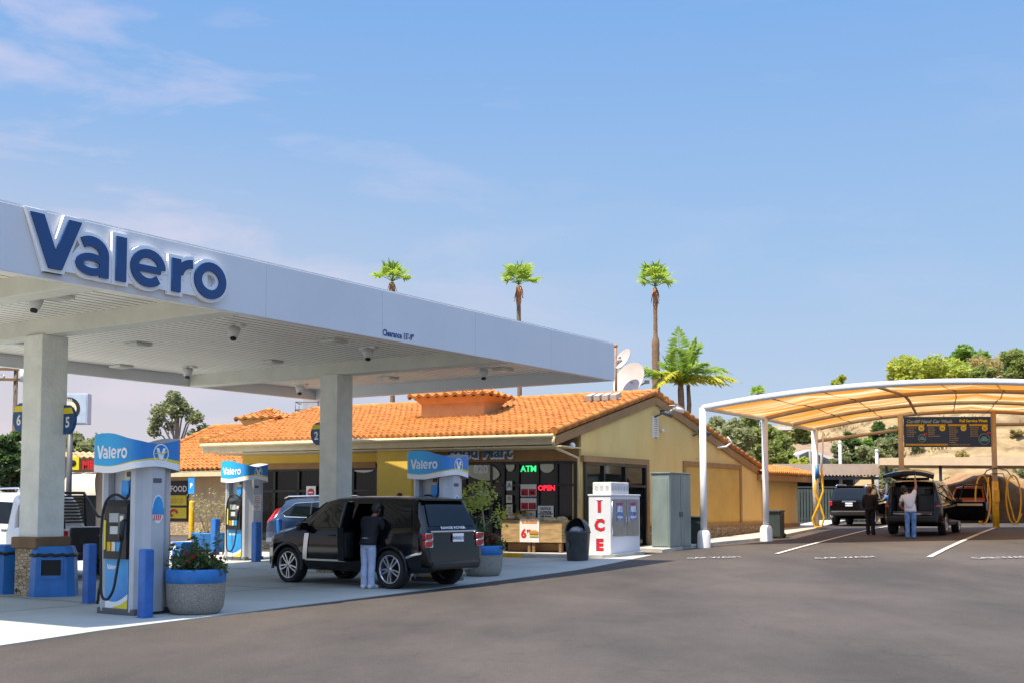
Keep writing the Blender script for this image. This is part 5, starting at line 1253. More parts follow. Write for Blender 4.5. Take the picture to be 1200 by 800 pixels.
# ------------------------------------------------------------------ ice merchandiser, local x right (-D2), local y along D1
M_ice = mat('ice_white', (.66,.67,.70), .35, var=.04, vscale=1.5); M_icedoor = mat('ice_door', (.30,.29,.26), .4, metal=.3, var=.08)
c = G(716, 653.5); iw_, il_, ih_ = .71, 1.75, 1.70
ice = thing('ice_machine', 'white ice freezer with red letters and two grey doors at the store corner', 'ice machine', c + Vector((0,0,.03)), RZ)
mb = MB(); mb.box((-iw_/2, il_/2, ih_/2+.04), (iw_, il_, ih_-.08), bev=.025); mb.build('cabinet', M_ice, ice)
mb = MB(); mb.box((-iw_/2, il_/2, .03), (iw_-.06, il_-.06, .1)); mb.build('base', M_dgrey, ice)
mb = MB(); mb.box((-iw_/2, il_/2, ih_+.02), (iw_+.04, il_+.04, .05), bev=.015); mb.build('top_rim', M_ice, ice)
for k in range(2):
    mb = MB(); y0 = .10+k*.80; mb.box((.012, y0+.375, 1.09), (.03,.74,1.04), bev=.012); d = mb.build('freezer_door', M_icedoor, ice)
    mb = MB(); mb.box((.030, y0+.375, 1.27), (.006,.40,.52)); mb.m = 1; mb.box((.034, y0+.375, 1.33), (.004,.30,.17)); mb.box((.034,y0+.375,1.1),(.004,.32,.06)); mb.m = 2; mb.box((.035, y0+.375, 1.47), (.004,.30,.06)); mb.build('door_poster', [mat('poster_blue', (.03,.07,.26), .4, var=.6, vscale=9, c2=(.25,.35,.6)), mat('poster_ice', (.55,.65,.75), .4, var=.4, vscale=14), M_redp], d)
    mb = MB(); mb.tube([(.03, y0+(.69 if k == 0 else .06), .85),(.06, y0+(.69 if k == 0 else .06), .87),(.06, y0+(.69 if k == 0 else .06), 1.1),(.03, y0+(.69 if k == 0 else .06), 1.12)], .014, n=6); mb.build('handle', M_chrome, d)
mb = MB(); mb.tube([(.02,.06,1.55),(.02,.06,.62)], .012, n=6); mb.build('hinge_rod', M_chrome, ice)
for k, ch in enumerate('ICE'):
    mb = MB(); z = (1.26,.74,.19)[k]; text_on(mb, ch, .42, lambda u, v, d: (-iw_/2+.005+u*1.05, -.006, z+v), off=.022); lt = mb.build('lettering', M_redp, ice)
    mb = MB(); text_on(mb, ch, .42, lambda u, v, d: (-iw_/2-.012+u*1.05, -.0035, z-.008+v), off=.024); mb.build('letter_shadow', M_navy, lt)
    mb = MB(); mb.sphere((-iw_/2, -.012, z+.335), .055, sc=(1.9,.14,.55)); mb.build('snow_cap', M_bright, lt)
bx = thing('crate_box', 'white plastic bin lying on top of the ice freezer', 'box', c + Vector((0,0,.03+ih_+.045)) + D1*.5 - D2*(-.35), RZ)
mb = MB(); mb.box((0,.15,.17),(.60,1.05,.34),bev=.03); mb.build('body', mat('milky_plastic', (.62,.63,.60), .35, var=.08, vscale=3), bx)
mb = MB()
for k in range(6): mb.box((.302,-.28+k*.17,.17),(.006,.09,.12))
for k in range(3): mb.box((-.17+k*.17,-.377,.17),(.09,.006,.12))
mb.build('slots', mat('slot_grey', (.42,.44,.50), .4, var=.2, vscale=12), bx)
# utility cabinet
c = G(785, 645.5); cab = thing('utility_cabinet', 'tall grey green metal cabinet with two doors against the yellow gable wall', 'cabinet', c, RZ)
h = 2.33; mb = MB(); mb.box((-.30,.74,h/2),(.60,1.48,h),bev=.015); mb.build('body', M_util, cab)
for k in range(2):
    mb = MB(); mb.box((.006,.38+k*.73,h/2+.03),(.02,.69,h-.22),bev=.008); d = mb.build('door', M_util, cab)
    mb = MB(); mb.box((.03,.66+k*.15,1.1),(.03,.03,.16),bev=.008); mb.build('handle', M_dgrey, d)
mb = MB(); mb.box((-.30,-.006,h/2),(.50,.015,h-.3),bev=.005); mb.build('side_panel', M_util, cab)
mb = MB(); mb.box((-.30,.74,h+.015),(.66,1.54,.04),bev=.01); mb.build('top', M_util, cab)
# wheelie bins
def wheelie(label, p, rz, h=.95):
    t = thing('wheeled_bin', label, 'bin', p, rz); m = mat('bin_green', (.03,.045,.043), .5, var=.2)
    mb = MB(); mb.box((0,0,h*.47),(.50,.55,h*.86),bev=.03,taper=1.0); mb.build('body', m, t)
    mb = MB(); mb.box((0,-.02,h*.94),(.56,.62,.07),bev=.03); mb.build('lid', m, t)
    for sx in (-1,1):
        mb = MB(); mb.cyl((sx*.20,.27,.09),(sx*.27,.27,.09),.09,n=16); mb.build('wheel', M_rubber, t)
    return t
wheelie('dark wheeled bin squeezed between the tall cabinet and the first white post', G(815,640), RZ+R(10), 1.0)
wheelie('dark wheeled bin behind the second white post by the yellow wall', G(909,630), RZ+R(5), 1.02)
# wooden planter box with a burger poster
wc = G(661, 652) + Vector((0,0,.12)); ang = math.atan2(-fd.y, -fd.x)
wp = thing('wooden_planter', 'weathered wooden planter box with a hot food poster in front of the shop windows', 'planter', wc + fn*.12, ang)
L_ = 1.95; hb = .92
for k in range(2):
    mb = MB(); x0 = -L_+k*L_/2; mb.box((x0+L_/4, .33, .28+.32), (L_/2-.03, .66, .64), bev=.015); mb.build('box', M_wood, wp)
    mb = MB(); leg = mb
    for dx in (.06, L_/2-.08):
        mb = MB(); mb.box((x0+dx, .06, .15), (.08,.08,.30)); mb.build('leg', M_brown, wp)
mb = MB(); mb.box((-L_/2,.30,.14),(L_-.2,.04,.22)); mb.build('back_board', M_brown, wp)
mb = MB(); rnd = random.Random(4); 
for k in range(40):
    x = -rnd.uniform(.05,L_-.05); mb.sphere((x, rnd.uniform(.08,.58), hb+rnd.uniform(-.04,.02)+(.08 if -1.75<x<-1.1 else 0)), rnd.uniform(.06,.15), n=8, m=6, sc=(1.3,1,.7))
mb.build('soil_mound', mat('dry_soil', (.50,.38,.22), .95, var=.4, vscale=11, bump=1.0, bscale=20), wp)
mb = MB(); leaf_cards(mb, 160, (-1.45,.3,hb+.10), .26, .045, rnd, (1.4,1,.7)); mb.build('dry_plant', M_leafE, wp)
ps = tag(thing('food_poster', 'cream burger poster hung on the front of the wooden planter', 'poster', wc + fn*.12, ang))
mb = MB(); mb.box((-1.02,-.02,.62),(.62,.012,.66)); mb.build('sheet', M_paper, ps)
mb = MB(); text_on(mb, 'BURGERS', .105, lambda u, v, d: (-1.02+u*1.1, -.030, .83+v), off=.008); mb.build('lettering', mat('orange_ink', (.75,.25,.02), .5, var=0), ps)
mb = MB(); text_on(mb, '6', .34, lambda u, v, d: (-1.20+u, -.030, .42+v), off=.018); text_on(mb, '99', .13, lambda u, v, d: (-1.04+u, -.030, .56+v), off=.008); mb.build('price', M_rtxt, ps)
mb = MB(); mb.m = 0; mb.sphere((-.87,-.030,.56),.15,sc=(1,.05,.55)); mb.m = 1; mb.box((-.87,-.038,.51),(.27,.006,.05)); mb.m = 2; mb.box((-.87,-.040,.47),(.28,.006,.03)); mb.build('burger_picture', [mat('bun', (.5,.25,.06), .6), M_brown, M_yellow], ps)
# dome topped waste bin
p = G(677, 657.5); t = thing('dome_bin', 'dark grey domed litter bin standing between the wooden planter and ice freezer', 'litter bin', p*(1+.3/p.length), RZ+R(15))
M_bin = mat('bin_grey', (.055,.058,.058), .45, var=.2, vscale=5)
mb = MB(); mb.lathe([(0,0),(.27,0),(.29,.03),(.34,.74),(.36,.76),(.36,.80),(.33,.81)], n=28); mb.build('barrel', M_bin, t)
mb = MB(); mb.smooth = True; rows = []
for i in range(11):
    a = R(9*i); rows.append([(.345*math.cos(a)*math.cos(R(th_)), .345*math.cos(a)*math.sin(R(th_)), .80+.36*math.sin(a)) for th_ in range(-40,221,10)])
mb.grid(rows); mb.grid([[(x*.96,y*.96,(z-.8)*.96+.8) for x,y,z in r] for r in rows]); mb.build('hood', M_bin, t)
mb = MB(); mb.sphere((0,-.08,.80),.22,sc=(1,.9,.6)); mb.build('litter', mat('litter_bag', (.25,.25,.24), .5, var=.6, vscale=7), t)
mb = MB(); mb.cyl((-.20,-.285,.45),(-.205,-.292,.45),.085,n=18); mb.build('sticker', M_dgrey, t)
# ------------------------------------------------------------------ wash canopy: arched tube frame, fabric roof
P1, P2, P3 = G(825,641), G(898,633.5), G(956.6,620)
T1 = EYE+(591-477.5)*P1.y/FPX; T2 = EYE+(591-490)*P2.y/FPX; T3 = EYE+(591-503)*P3.y/FPX
F2 = .36
def side(f): return P1.lerp(P2, f/F2) if f <= F2 else P2.lerp(P3, (f-F2)/(1-F2))
def zside(f): return T1+(T2-T1)*f/F2 if f <= F2 else T2+(T3-T2)*(f-F2)/(1-F2)
M_fab = mat('canopy_fabric', (.78,.58,.30), .8, var=.16, vscale=.8, c2=(.60,.26,.045), stretch=(.16,1.5,.3), trans=(.66,.27,.045), trans2=(.86,.68,.40), thr=(.46,.62))  # paler tan streaks in the colour imitate sunlight on the fabric folds
M_tube = mat('tube_white', (.74,.75,.76), .4, var=.05); M_tubet = mat('tube_tan', (.44,.34,.23), .5, var=.1, vscale=3)
wash = thing('wash_canopy', 'wide arched canopy with orange tan fabric on white posts over the car wash lanes', 'canopy', (P1.x, P1.y, 0))
def wl(p): return Vector((p[0]-P1.x, p[1]-P1.y, p[2]))
apn = atY(1128, 447, P1.y-.6); apf = atY(1132, 482.5, P3.y-.3)
def wpt(s, f):                           # s: 0..1 across the span, f: 0 near .. 1 far
    l0 = side(f); zt = zside(f); a = apn.lerp(apf, f); hs = a.x-l0.x
    x = l0.x+2*hs*s; q = abs(2*s-1); z = zt+(a.z-zt)*(1-q**2.0)
    y = l0.y-1.2*s
    return Vector((x, y, z))
F_ARCH = (0, .36, .68, 1)
for f in F_ARCH:
    mb = MB(); mb.tube([wl(wpt(i/40, f)) for i in range(41)], (.095 if f == 0 else .075), n=10); mb.build('arch', M_tube if f == 0 else M_tubet, wash)
def sag(s, f):
    k = 0
    for a, b in zip(F_ARCH, F_ARCH[1:]):
        if a <= f <= b: k = math.sin(math.pi*(f-a)/(b-a))
    return -.16*k*(.4+.6*abs(math.sin(s*math.pi*6))) - .02*mnoise.noise((s*14, f*9, 0))
mb = MB(); mb.smooth = True; rows = []
for j in range(37):
    f = j/36; rows.append([wl(wpt(i/72, f)+Vector((0,0,.10+sag(i/72, f)))) for i in range(73)])
mb.grid(rows); mb.build('fabric', M_fab, wash)
mb = MB(); mb.smooth = True
mb.grid([[wl(wpt(i/72, 0)+Vector((0,-.09,.10))) for i in range(73)], [wl(wpt(i/72, 0)+Vector((0,-.11,.03))) for i in range(73)], [wl(wpt(i/72,0)+Vector((0,-.10,-.03))) for i in range(73)]]); mb.build('edge_band', M_tube, wash)
mb = MB(); mb.tube([wl(wpt(0, i/25)) for i in range(26)], .075, n=8); mb.build('side_rail', M_tube, wash)
for s in (.333, .675, 1.0):
    mb = MB(); mb.tube([wl(wpt(s, i/6)+Vector((0,0,-.03))) for i in range(7)], .055, n=6); mb.build('purlin', M_tubet if s < .9 else M_tube, wash)
for s in (.12, .22, .45, .56, .80, .90):
    mb = MB(); mb.tube([wl(wpt(s, .0+i/6)+Vector((0,0,-.0))) for i in range(7)], .018, n=5); mb.build('cable', M_dgrey, wash)
def wpost(px, p, ztop, r, m, plinth=True):
    zg = gz(p.x, p.y); mb = MB(); mb.cyl(wl((p.x,p.y,zg-.2)), wl((p.x,p.y,ztop)), r, n=16); o = mb.build('post', m, wash)
    if plinth:
        mb = MB(); c0 = wl((p.x,p.y,zg)); mb.lathe([(.215,-.2),(.205,.40),(.17,.50),(r+.01,.54)], c0, n=20); mb.build('plinth', M_white, o)
    return o
wpost(825, P1, T1, .105, M_tube); wpost(898, P2, T2, .105, M_tube)
wpost(957, P3, T3, .13, M_tube, False)
B1 = atY(1057.5, 600, P3.y-.5); B2 = atY(1167, 600, P3.y-.7)
def s_at(x, f):
    l0 = side(f); a = apn.lerp(apf, f); return (x-l0.x)/(2*(a.x-l0.x))
for b in (B1, B2): wpost(0, Vector((b.x, b.y, 0)), wpt(s_at(b.x,1),1).z, .105, M_tubet, False)
e1 = wpt(1, 0); e2 = wpt(1, 1); wpost(0, Vector((e1.x,e1.y,0)), e1.z, .125, M_tube); wpost(0, Vector((e2.x,e2.y,0)), e2.z, .125, M_tube)
zb_ = EYE+(591-514)*P3.y/FPX
mb = MB(); mb.tube([wl((P3.x,P3.y,zb_-.1)), wl((B1.x,B1.y,EYE+(591-503)*B1.y/FPX))], .07, n=8); mb.build('tie_beam', M_tubet, wash); mb = MB(); mb.tube([wl((B2.x,B2.y,EYE+(591-497)*B2.y/FPX)), wl((e2.x,e2.y,EYE+(591-495)*e2.y/FPX))], .07, n=8); mb.build('tie_beam', M_tubet, wash)
# price board
zb0, zb1 = EYE+(591-523.5)*B1.y/FPX, EYE+(591-488)*B1.y/FPX
bw = B2.x-B1.x-.24; bc = (B1+B2)/2
bd = thing('price_board', 'dark blue car wash price board with yellow bars hung between two tan posts', 'sign', (bc.x, bc.y-.02, (zb0+zb1)/2), math.atan2(B2.y-B1.y, B2.x-B1.x))
hh = (zb1-zb0)/2; hw_ = bw/2
mb = MB(); mb.box((0,0,0),(bw,.05,hh*2),bev=.008); mb.build('panel', mat('board_navy', (.008,.04,.14), .4, var=.12, vscale=.8), bd)
Y0 = -.030
def btext(body, x, z, size, m, off=.003, align='LEFT', sl=0.0):
    mb = MB(); text_on(mb, body, size, lambda u, v, d: (x+u+sl*v, Y0-.002, z+v), off=off, align=align); return mb.build('lettering', m, bd)
M_btan = mat('board_tan', (.45,.36,.18), .5, var=0); M_bsky = mat('board_sky', (.25,.36,.45), .5, var=0); M_bor = mat('board_orange', (.55,.33,.02), .5, var=0)
btext('Cardiff Hand Car Wash', -hw_+.10, hh-.25, .19, M_bsky, .006, sl=.25); btext('Full Service Wash', hw_-1.25, hh-.22, .155, M_yellow, .005)
for k in range(4):
    x0 = -hw_+.08+k*(bw-.1)/4; x1 = x0+(bw-.1)/4*.88
    mb = MB(); mb.box(((x0+x1)/2, Y0, hh-.345),(x1-x0,.008,.075)); mb.build('heading_bar', M_bor, bd)
    btext(('EXTERIOR','FULL','DELUXE','EXPRESS')[k], x0+.03, hh-.37, .06, M_navy, .001)
    mb = MB(); mb.cyl((x1-.13,Y0+.002,hh-.47),(x1-.13,Y0-.006,hh-.47),.115,n=20); mb.build('price_disc', M_yellow, bd)
    mb = MB(); text_on(mb, ('30','43','53','22')[k], .13, lambda u, v, d: (x1-.13+u, Y0-.010, hh-.515+v), off=.003); mb.build('price', M_navy, bd)
    for q in range((5,5,9,5)[k]):
        w_ = random.Random(k*9+q).choice(('hand wash','towel dry','vacuum interior','windows','dash wipe','wheel shine','air freshener'))
        btext(w_, x0+.03, hh-.47-q*.085, .075, M_btan, .001)
for cx_, cz_, r_ in ((-hw_+.72,-hh+.36,.15),(hw_-.28,-hh+.32,.22)):
    mb = MB(); mb.box((cx_,Y0,cz_-.03),(r_*1.5,.006,r_*.5)); mb.box((cx_,Y0,cz_+r_*.28),(r_*.9,.006,r_*.4)); mb.build('car_picture', mat('board_cyan', (.08,.32,.45), .4), bd)
    mb = MB(); mb.tube([(cx_+r_*math.cos(a*.35), Y0, cz_+r_*math.sin(a*.35)) for a in range(19)], .012, n=5); mb.build('bubble_ring', M_bsky, bd)
    mb = MB(); mb.box((cx_+r_*.9,Y0,cz_+r_*1.15),(.14,.006,.06)); mb.build('red_tag', M_redp, bd)
mb = MB(); mb.box((-hw_+.90,Y0,-hh+.10),(1.7,.008,.075)); mb.build('bottom_bar', M_bor, bd)
btext('ask about our wash club', hw_-1.55, -hh+.08, .07, M_btan, .001)
# hose stands
def loop(c, w_, h_, zt, n=22, tw=0.0):
    return [Vector((c.x+w_*math.sin(2*math.pi*i/n)*(1+.15*math.cos(2*math.pi*i/n)), c.y+tw*math.sin(4*math.pi*i/n), zt-h_/2+h_/2*math.cos(2*math.pi*i/n))) for i in range(n)]
hs = thing('hose_stand', 'yellow post with black hooks and two long yellow hose loops at the right lane line', 'hose stand', onG(B2.x, B2.y-.22)); 
zt_ = EYE+(591-557)*B2.y/FPX - gz(B2.x, B2.y)
mb = MB(); mb.cyl((0,.22,-.1),(0,.22,zt_-.22),.125,n=16); mb.build('post_sleeve', M_ypaint, hs)
mb = MB(); mb.box((0,.05,zt_*.62),(.16,.12,.5),bev=.02); mb.build('reel_box', M_ypaint, hs)
mb = MB(); mb.tube([(-.62,0,zt_-.08),(-.40,0,zt_+.22),(0,.1,zt_+.32),(.40,0,zt_+.22),(.62,0,zt_-.08)], .022, n=6); mb.tube([(-.3,0,zt_-.1),(-.25,0,zt_+.08),(.25,0,zt_+.08),(.3,0,zt_-.1)], .02, n=6); mb.build('hook_bar', M_black, hs)
for sx in (-1, 1):
    mb = MB(); mb.tube([p for p in loop(Vector((sx*.62,-.05,0)), .30, zt_-.15, zt_+.02, tw=.04)], .032, n=7, closed=True); mb.build('hose', M_ypaint, hs)
    mb = MB(); mb.tube([(sx*.36,-.02,zt_-.05),(sx*.42,-.03,zt_*.6),(sx*.62,-.06,.35),(sx*.75,-.05,.18),(sx*.92,-.05,.6)], .03, n=7); mb.build('hose', M_ypaint, hs)
h3 = thing('wash_hose', 'yellow hose looped down the far left canopy post with a blue handle', 'hose', onG(P3.x+.05, P3.y-.22))
mb = MB(); mb.tube([(-.02,0,2.5),(-.16,-.03,1.6),(.05,-.05,1.0),(.22,-.03,.5),(.1,-.03,.12),(-.18,-.03,.10),(-.27,-.03,.45),(-.02,-.06,1.0),(.2,-.03,1.6),(.15,0,2.5)], .045, n=8); mb.build('hose', M_ypaint, h3)
mb = MB(); mb.cyl((-.05,-.06,2.1),(-.05,-.06,2.65),.09,.07,n=10); mb.build('handle', M_blue2, h3)
mb = MB(); mb.tube([(.15,0,2.5),(.22,.02,3.2),(.25,.05,4.0),(.1,.1,4.1)], .03, n=6); mb.build('feed_pipe', M_tube, h3)
# ------------------------------------------------------------------ tan shade and carport behind the lanes
def slabshade(name, label, x0, x1, y0, y1, pxs, Ypos, m, posts, wavy=False):
    pass
Ys = 57.0
za, zb2 = EYE+(591-548)*Ys/FPX, EYE+(591-536)*Ys/FPX
sA = atY(1031, 540, Ys); sB = atY(1330, 540, Ys-3)
sh_ = thing('shade_roof', 'long flat tan shade roof on thin posts in front of the rocky bank', 'shade roof', (sA.x, sA.y, 0))
L_ = (sB-sA); L_.z = 0; dv = L_.normalized(); nv = Vector((-dv.y, dv.x, 0))
mb = MB(); mb.prism([(0,0),(L_.length,0),(L_.length,5),(0,5)], lambda u, v: dv*u+nv*v+Vector((0,0,za+ (.15 if u == 0 else 0))), lambda u, v: dv*u+nv*v+Vector((0,0,zb2))); mb.build('roof_panel', mat('tan_cloth', (.66,.49,.31), .8, var=.06), sh_)
for u in (.3, 2.75, 7.5, 11):
    p = sA+dv*u; mb = MB(); mb.cyl(dv*u+nv*.4+Vector((0,0,gz(p.x,p.y)-.2)), dv*u+nv*.4+Vector((0,0,za+.1)), .07, n=10); mb.build('post', M_dgrey, sh_)
Yc = 62.0
cA = atY(905, 550, Yc); cB = atY(1031, 550, Yc); z0_, z1_ = EYE+(591-556)*Yc/FPX, EYE+(591-543)*Yc/FPX
cp_ = thing('carport', 'low carport with a tan corrugated roof edge and a dark interior', 'carport', (cA.x, Yc, 0))
wd_ = cB.x-cA.x; rows = []; mb = MB(); n = 120
for i in range(n+1):
    x = wd_*i/n; k = .05*math.sin(i*1.6); rows.append([(x, .02, z0_-.02+k), (x, 0, z1_), (x, 6, z1_+.02), (x, 6.0, z1_-.1), (x, .06, z0_+k)])
mb.grid(rows); mb.build('roof_sheet', mat('corrugated_tan', (.50,.38,.29), .7, var=.08), cp_)
zg = gz(cA.x+4, Yc)
mb = MB(); mb.box((wd_/2, 5, zg+1.2), (wd_, .2, 3.2)); mb.build('rear_wall', M_matte, cp_)
mb = MB(); mb.box((wd_/2, .25, z0_-.16), (wd_, .15, .14)); mb.build('front_beam', M_dgrey, cp_)
mb = MB(); mb.box((wd_/2,.35,z0_-.62),(wd_,.06,.05)); mb.build('lower_rail', mat('rail_cream', (.4,.36,.25), .6), cp_)
for x in (.1, 2.6, 5.3): mb = MB(); mb.box((x,.3,zg+1.0),(.12,.12,2.9)); mb.build('post', M_dgrey, cp_)
fg = thing('slat_gate', 'dark grey green slatted gate below the tan carport roof', 'gate', (cA.x+1.3, Yc-.4, gz(cA.x+1, Yc)))
mb = MB()
for k in range(17): mb.box((-.2+k*.155,0,.88),(.11,.04,1.7))
mb.build('slats', mat('gate_green', (.055,.075,.07), .6, var=.15), fg)
mb = MB(); mb.box((1.05,.03,1.6),(2.7,.05,.08)); mb.box((1.05,.03,.2),(2.7,.05,.08)); mb.build('rails', M_dgrey, fg)
mp_ = G(960, 603)
# white rails stored beside the gate
tq = thing('parts_rack', 'grey rack of white tubs beside the slatted gate under the carport', 'rack', (cA.x+4.2, Yc-.6, gz(cA.x+4, Yc)))
for k, z in enumerate((.15,.65,1.15)):
    mb = MB(); mb.box((0,0,z),(1.0,.4,.05)); mb.build('shelf', M_dgrey, tq)
    mb = MB(); mb.box((-.15+.1*k,-.02,z+.16),(.55,.3,.24),bev=.03); mb.build('tub', M_white, tq)
for x in (-.48,.48): mb = MB(); mb.box((x,0,.7),(.05,.4,1.4)); mb.build('upright', M_dgrey, tq)
# ------------------------------------------------------------------ hillside
def smooth(a, b, t): t = max(0, min(1, (t-a)/(b-a))); return t*t*(3-2*t)
def hz(x, y):
    b = gz(x, y)-.15
    Hh = .8+6.6*smooth(18, 36, x+.12*(y-64)); toe = 62.5
    r = Hh*smooth(toe, toe+11, y)*smooth(15, 20, x)
    far = 4.0*smooth(66, 100, y)*smooth(2, 14, x)*(1-.75*smooth(15,28,x))
    rough = (mnoise.noise((x*.35, y*.35, 1))*1.1 + mnoise.noise((x*.9, y*.9, 4))*.7 + abs(mnoise.noise((x*.5+y*.25, y*.6, 9)))*1.2)*smooth(0, 2, r)
    ledge = .55*math.floor(r/1.1)-.5*r if False else 0
    return b + r + far + rough*.7 + ledge
mb = MB(); mb.smooth = True
gx = [3+i*.75 for i in range(110)]; gy = [61+j*.75 for j in range(92)]
mb.grid([[(x, y, hz(x, y)) for x in gx] for y in gy])
M_hill = mat('sandstone', (.31,.225,.12), .95, var=.3, vscale=.55, bump=1.0, bscale=1.6, c2=(.165,.11,.055), thr=(.40,.58), stretch=(1,1,2.6))
tag(mb.build('hillside', M_hill), kind='structure')
mb = MB(); rnd = random.Random(99)
for k in range(5200):
    x = rnd.uniform(16, 48); y = rnd.uniform(62.5, 92); cl_ = mnoise.noise((x*.22, y*.22, 5))
    if cl_ < rnd.uniform(-.25, .35): continue
    z = hz(x, y); s_ = rnd.uniform(.06, .17)
    for q in range(3):
        a = rnd.uniform(0, 6.28); d = Vector((math.cos(a)*.06, math.sin(a)*.06, 0)); t_ = Vector((rnd.uniform(-.10,.10), rnd.uniform(-.10,.10), s_*2.2)); p_ = Vector((x+rnd.uniform(-.2,.2), y+rnd.uniform(-.2,.2), z-.03)); mb.add([p_-d, p_+d, p_+t_], [(0,1,2)])
tag(mb.build('dry_grass', mat('dry_grass', (.34,.26,.12), .9, var=.3, vscale=.4, c2=(.17,.16,.06)), recalc=False), kind='stuff')
# rocky cut at its foot
mb = MB(); mb.smooth = True; rows = []
for i in range(70):
    x = 19.0+i*.5; row = []
    for j in range(10):
        t = j/9; y = 59.2+t*1.6+mnoise.noise((x*.6, t*3, 7))*.5; hgt = 2.1+.9*mnoise.noise((x*.35, 0, 2)); z = gz(x, 61)-.1+hgt*math.sin(t*math.pi/2)*smooth(0,3,i)
        row.append((x, y, z+mnoise.noise((x*1.3, t*4, 3))*.16))
    row.append((x, 63.2, row[-1][2]+.15)); rows.append(row)
mb.grid(rows); tag(mb.build('rock_ledge', mat('brown_rock', (.30,.17,.075), .95, var=.35, vscale=.9, bump=1.0, bscale=3, c2=(.20,.11,.05), thr=(.4,.6))), kind='structure')
# ------------------------------------------------------------------ trees
def crown_mesh(blobs, n, size, seed, shell=.35):
    rnd = random.Random(seed); mb = MB(); tot = sum(b[1]**2 for b in blobs)
    for c, r, sc in blobs:
        leaf_cards(mb, int(n*r*r/tot), c, r, size, rnd, sc, shell*rnd.uniform(.5,1))
    return mb
def tree(label, cat, p, h, wd_, m, seed, n=2600, size=.16, group=None, bottom=.25, dense=1.0, trunk=True, name='broadleaf_tree'):
    rnd = random.Random(seed); t = thing(name, label, cat, p, rnd.uniform(0,6), group)
    R_ = wd_/2; zc = h*(bottom+1)/2; hc = h*(1-bottom)/2; blobs = [((0,0,zc), R_*.55, (1,1,hc/R_*1.2))]
    for k in range(int(13*dense)):
        a = rnd.uniform(0, 6.28); e = rnd.uniform(-.75, 1.0); rr = rnd.uniform(.22,.40)*R_; q = math.sqrt(max(0,1-(abs(e)*.8)**2))
        blobs.append(((math.cos(a)*(R_-rr*.8)*q, math.sin(a)*(R_-rr*.8)*q, zc+e*(hc-rr*.6)), rr, (1,1,.8)))
    mb = crown_mesh(blobs, n, size, seed+1); mb.build('crown', m, t, recalc=False)
    mb = MB(); z = h*bottom
    mb.tube([(0,0,-.5),(.05,.02,z*.6),(0,0,zc)], [h*.028,h*.022,h*.008], n=7)
    for k in range(6):
        b = blobs[1+k % (len(blobs)-1)][0]; mb.tube([(0,0,z*.9), Vector(b)*.55+Vector((0,0,z*.35)), b], [h*.014,h*.009,h*.003], n=5)
    mb.build('trunk', M_bark, t); return t
def tree_px(label, px, pyt, pyb, wpx, Y, m, seed, **kw):
    p = atY(px, pyb, Y); top = atY(px, pyt, Y); g = kw.pop('gnd', None)
    z = hz(p.x, Y) if (p.x > 3 and Y > 61 and Y < 128) else gz(p.x, Y)
    if pyb is not None and kw.pop('float', False) is False: z = min(z, p.z)
    h = top.z-z; vis = (top.z-p.z)/h
    kw.setdefault('bottom', max(.12, min(.6, 1-vis)))
    return tree(label, 'tree', (p.x, Y, z), h, wpx*Y/FPX, m, seed, **kw)
GH = 'trees on the slope behind the carport'
tree_px('grey green bushy tree rising just right of the first white canopy post', 846, 486, 560, 62, 72, M_leafG, 21, n=3400, size=.17, group=GH)
tree_px('tall olive green tree between the first and second white canopy posts', 882, 484, 560, 66, 76, M_leafA, 22, n=3600, size=.18, group=GH)
tree_px('olive tree right of the second white canopy post, above the brown house roof', 925, 492, 545, 50, 84, M_leafA, 23, n=2600, size=.18, group=GH)
tree_px('dark narrow conifer in front of the pale hillside houses', 1000, 506, 556, 26, 74, M_leafD, 24, n=2000, size=.15, group=GH, name='conifer_tree')
tree_px('dark green tree just behind the left price board post', 1040, 494, 550, 38, 79, M_leafD, 25, n=2600, size=.17, group=GH)
tree_px('pale grey green bush left of the left price board post', 1022, 522, 560, 48, 70, M_leafG, 26, n=2800, size=.14, group=GH)
tree_px('dark tree half hidden behind the price board', 1075, 492, 548, 50, 82, M_leafB, 27, n=2400, size=.17, group=GH)
tree_px('low scrubby bush on the bank left of the tan shade roof', 1046, 540, 575, 36, 66, M_leafG, 28, n=1600, size=.12, group=GH)
tree_px('yellow green round bush in front of the white gabled house', 934, 532, 560, 30, 69, M_leafC, 29, n=1600, size=.13, group=GH)
tree_px('small grey bush on the slope between the houses and the conifer', 985, 520, 550, 24, 72, M_leafG, 30, n=1200, size=.13, group=GH)
HT = 'trees along the hilltop'
tree_px('bright yellow green tree at the left end of the hilltop row', 1086, 413, 470, 92, 88, M_leafC, 41, n=5200, size=.20, group=HT)
tree_px('taller dark green tree standing behind the hilltop row', 1138, 397, 470, 52, 98, M_leafB, 42, n=3000, size=.22, group=HT)
tree_px('sparse dry brown tree with bare pale limbs at the hilltop', 1172, 413, 470, 84, 90, M_leafE, 43, n=3200, size=.17, group=HT)
tree_px('green tree at the far right end of the hilltop row', 1206, 402, 470, 44, 96, M_leafB, 44, n=2400, size=.2, group=HT)
tree_px('yellow green tree between the bright one and the dry one on the hilltop', 1128, 424, 470, 52, 86, M_leafC, 45, n=2600, size=.18, group=HT)
tree_px('distant pointed tree top peeking over the white arch', 983, 438, 480, 20, 120, M_leafC, 46, n=900, size=.25, group=HT)
mb = MB(); 
bl = thing('bare_tree', 'pale leafless branches sticking out of the dry hilltop tree', 'tree', (atY(1150,447,87).x, 87, hz(atY(1150,447,87).x, 87)))
for a in ((-.9,2.2),(1.6,2.0),(-1.7,1.5)): mb.tube([(0,0,-.3),(a[0]*.35,0,2.2),(a[0],.1,a[1]+.6)], [.16,.1,.03], n=6)
mb.build('trunk', mat('pale_limb', (.5,.42,.32), .9), bl)
tree_px('olive bushy tree filling the gap behind the first white canopy post', 863, 500, 560, 50, 69, M_leafG, 33, n=2600, size=.15, group=GH)
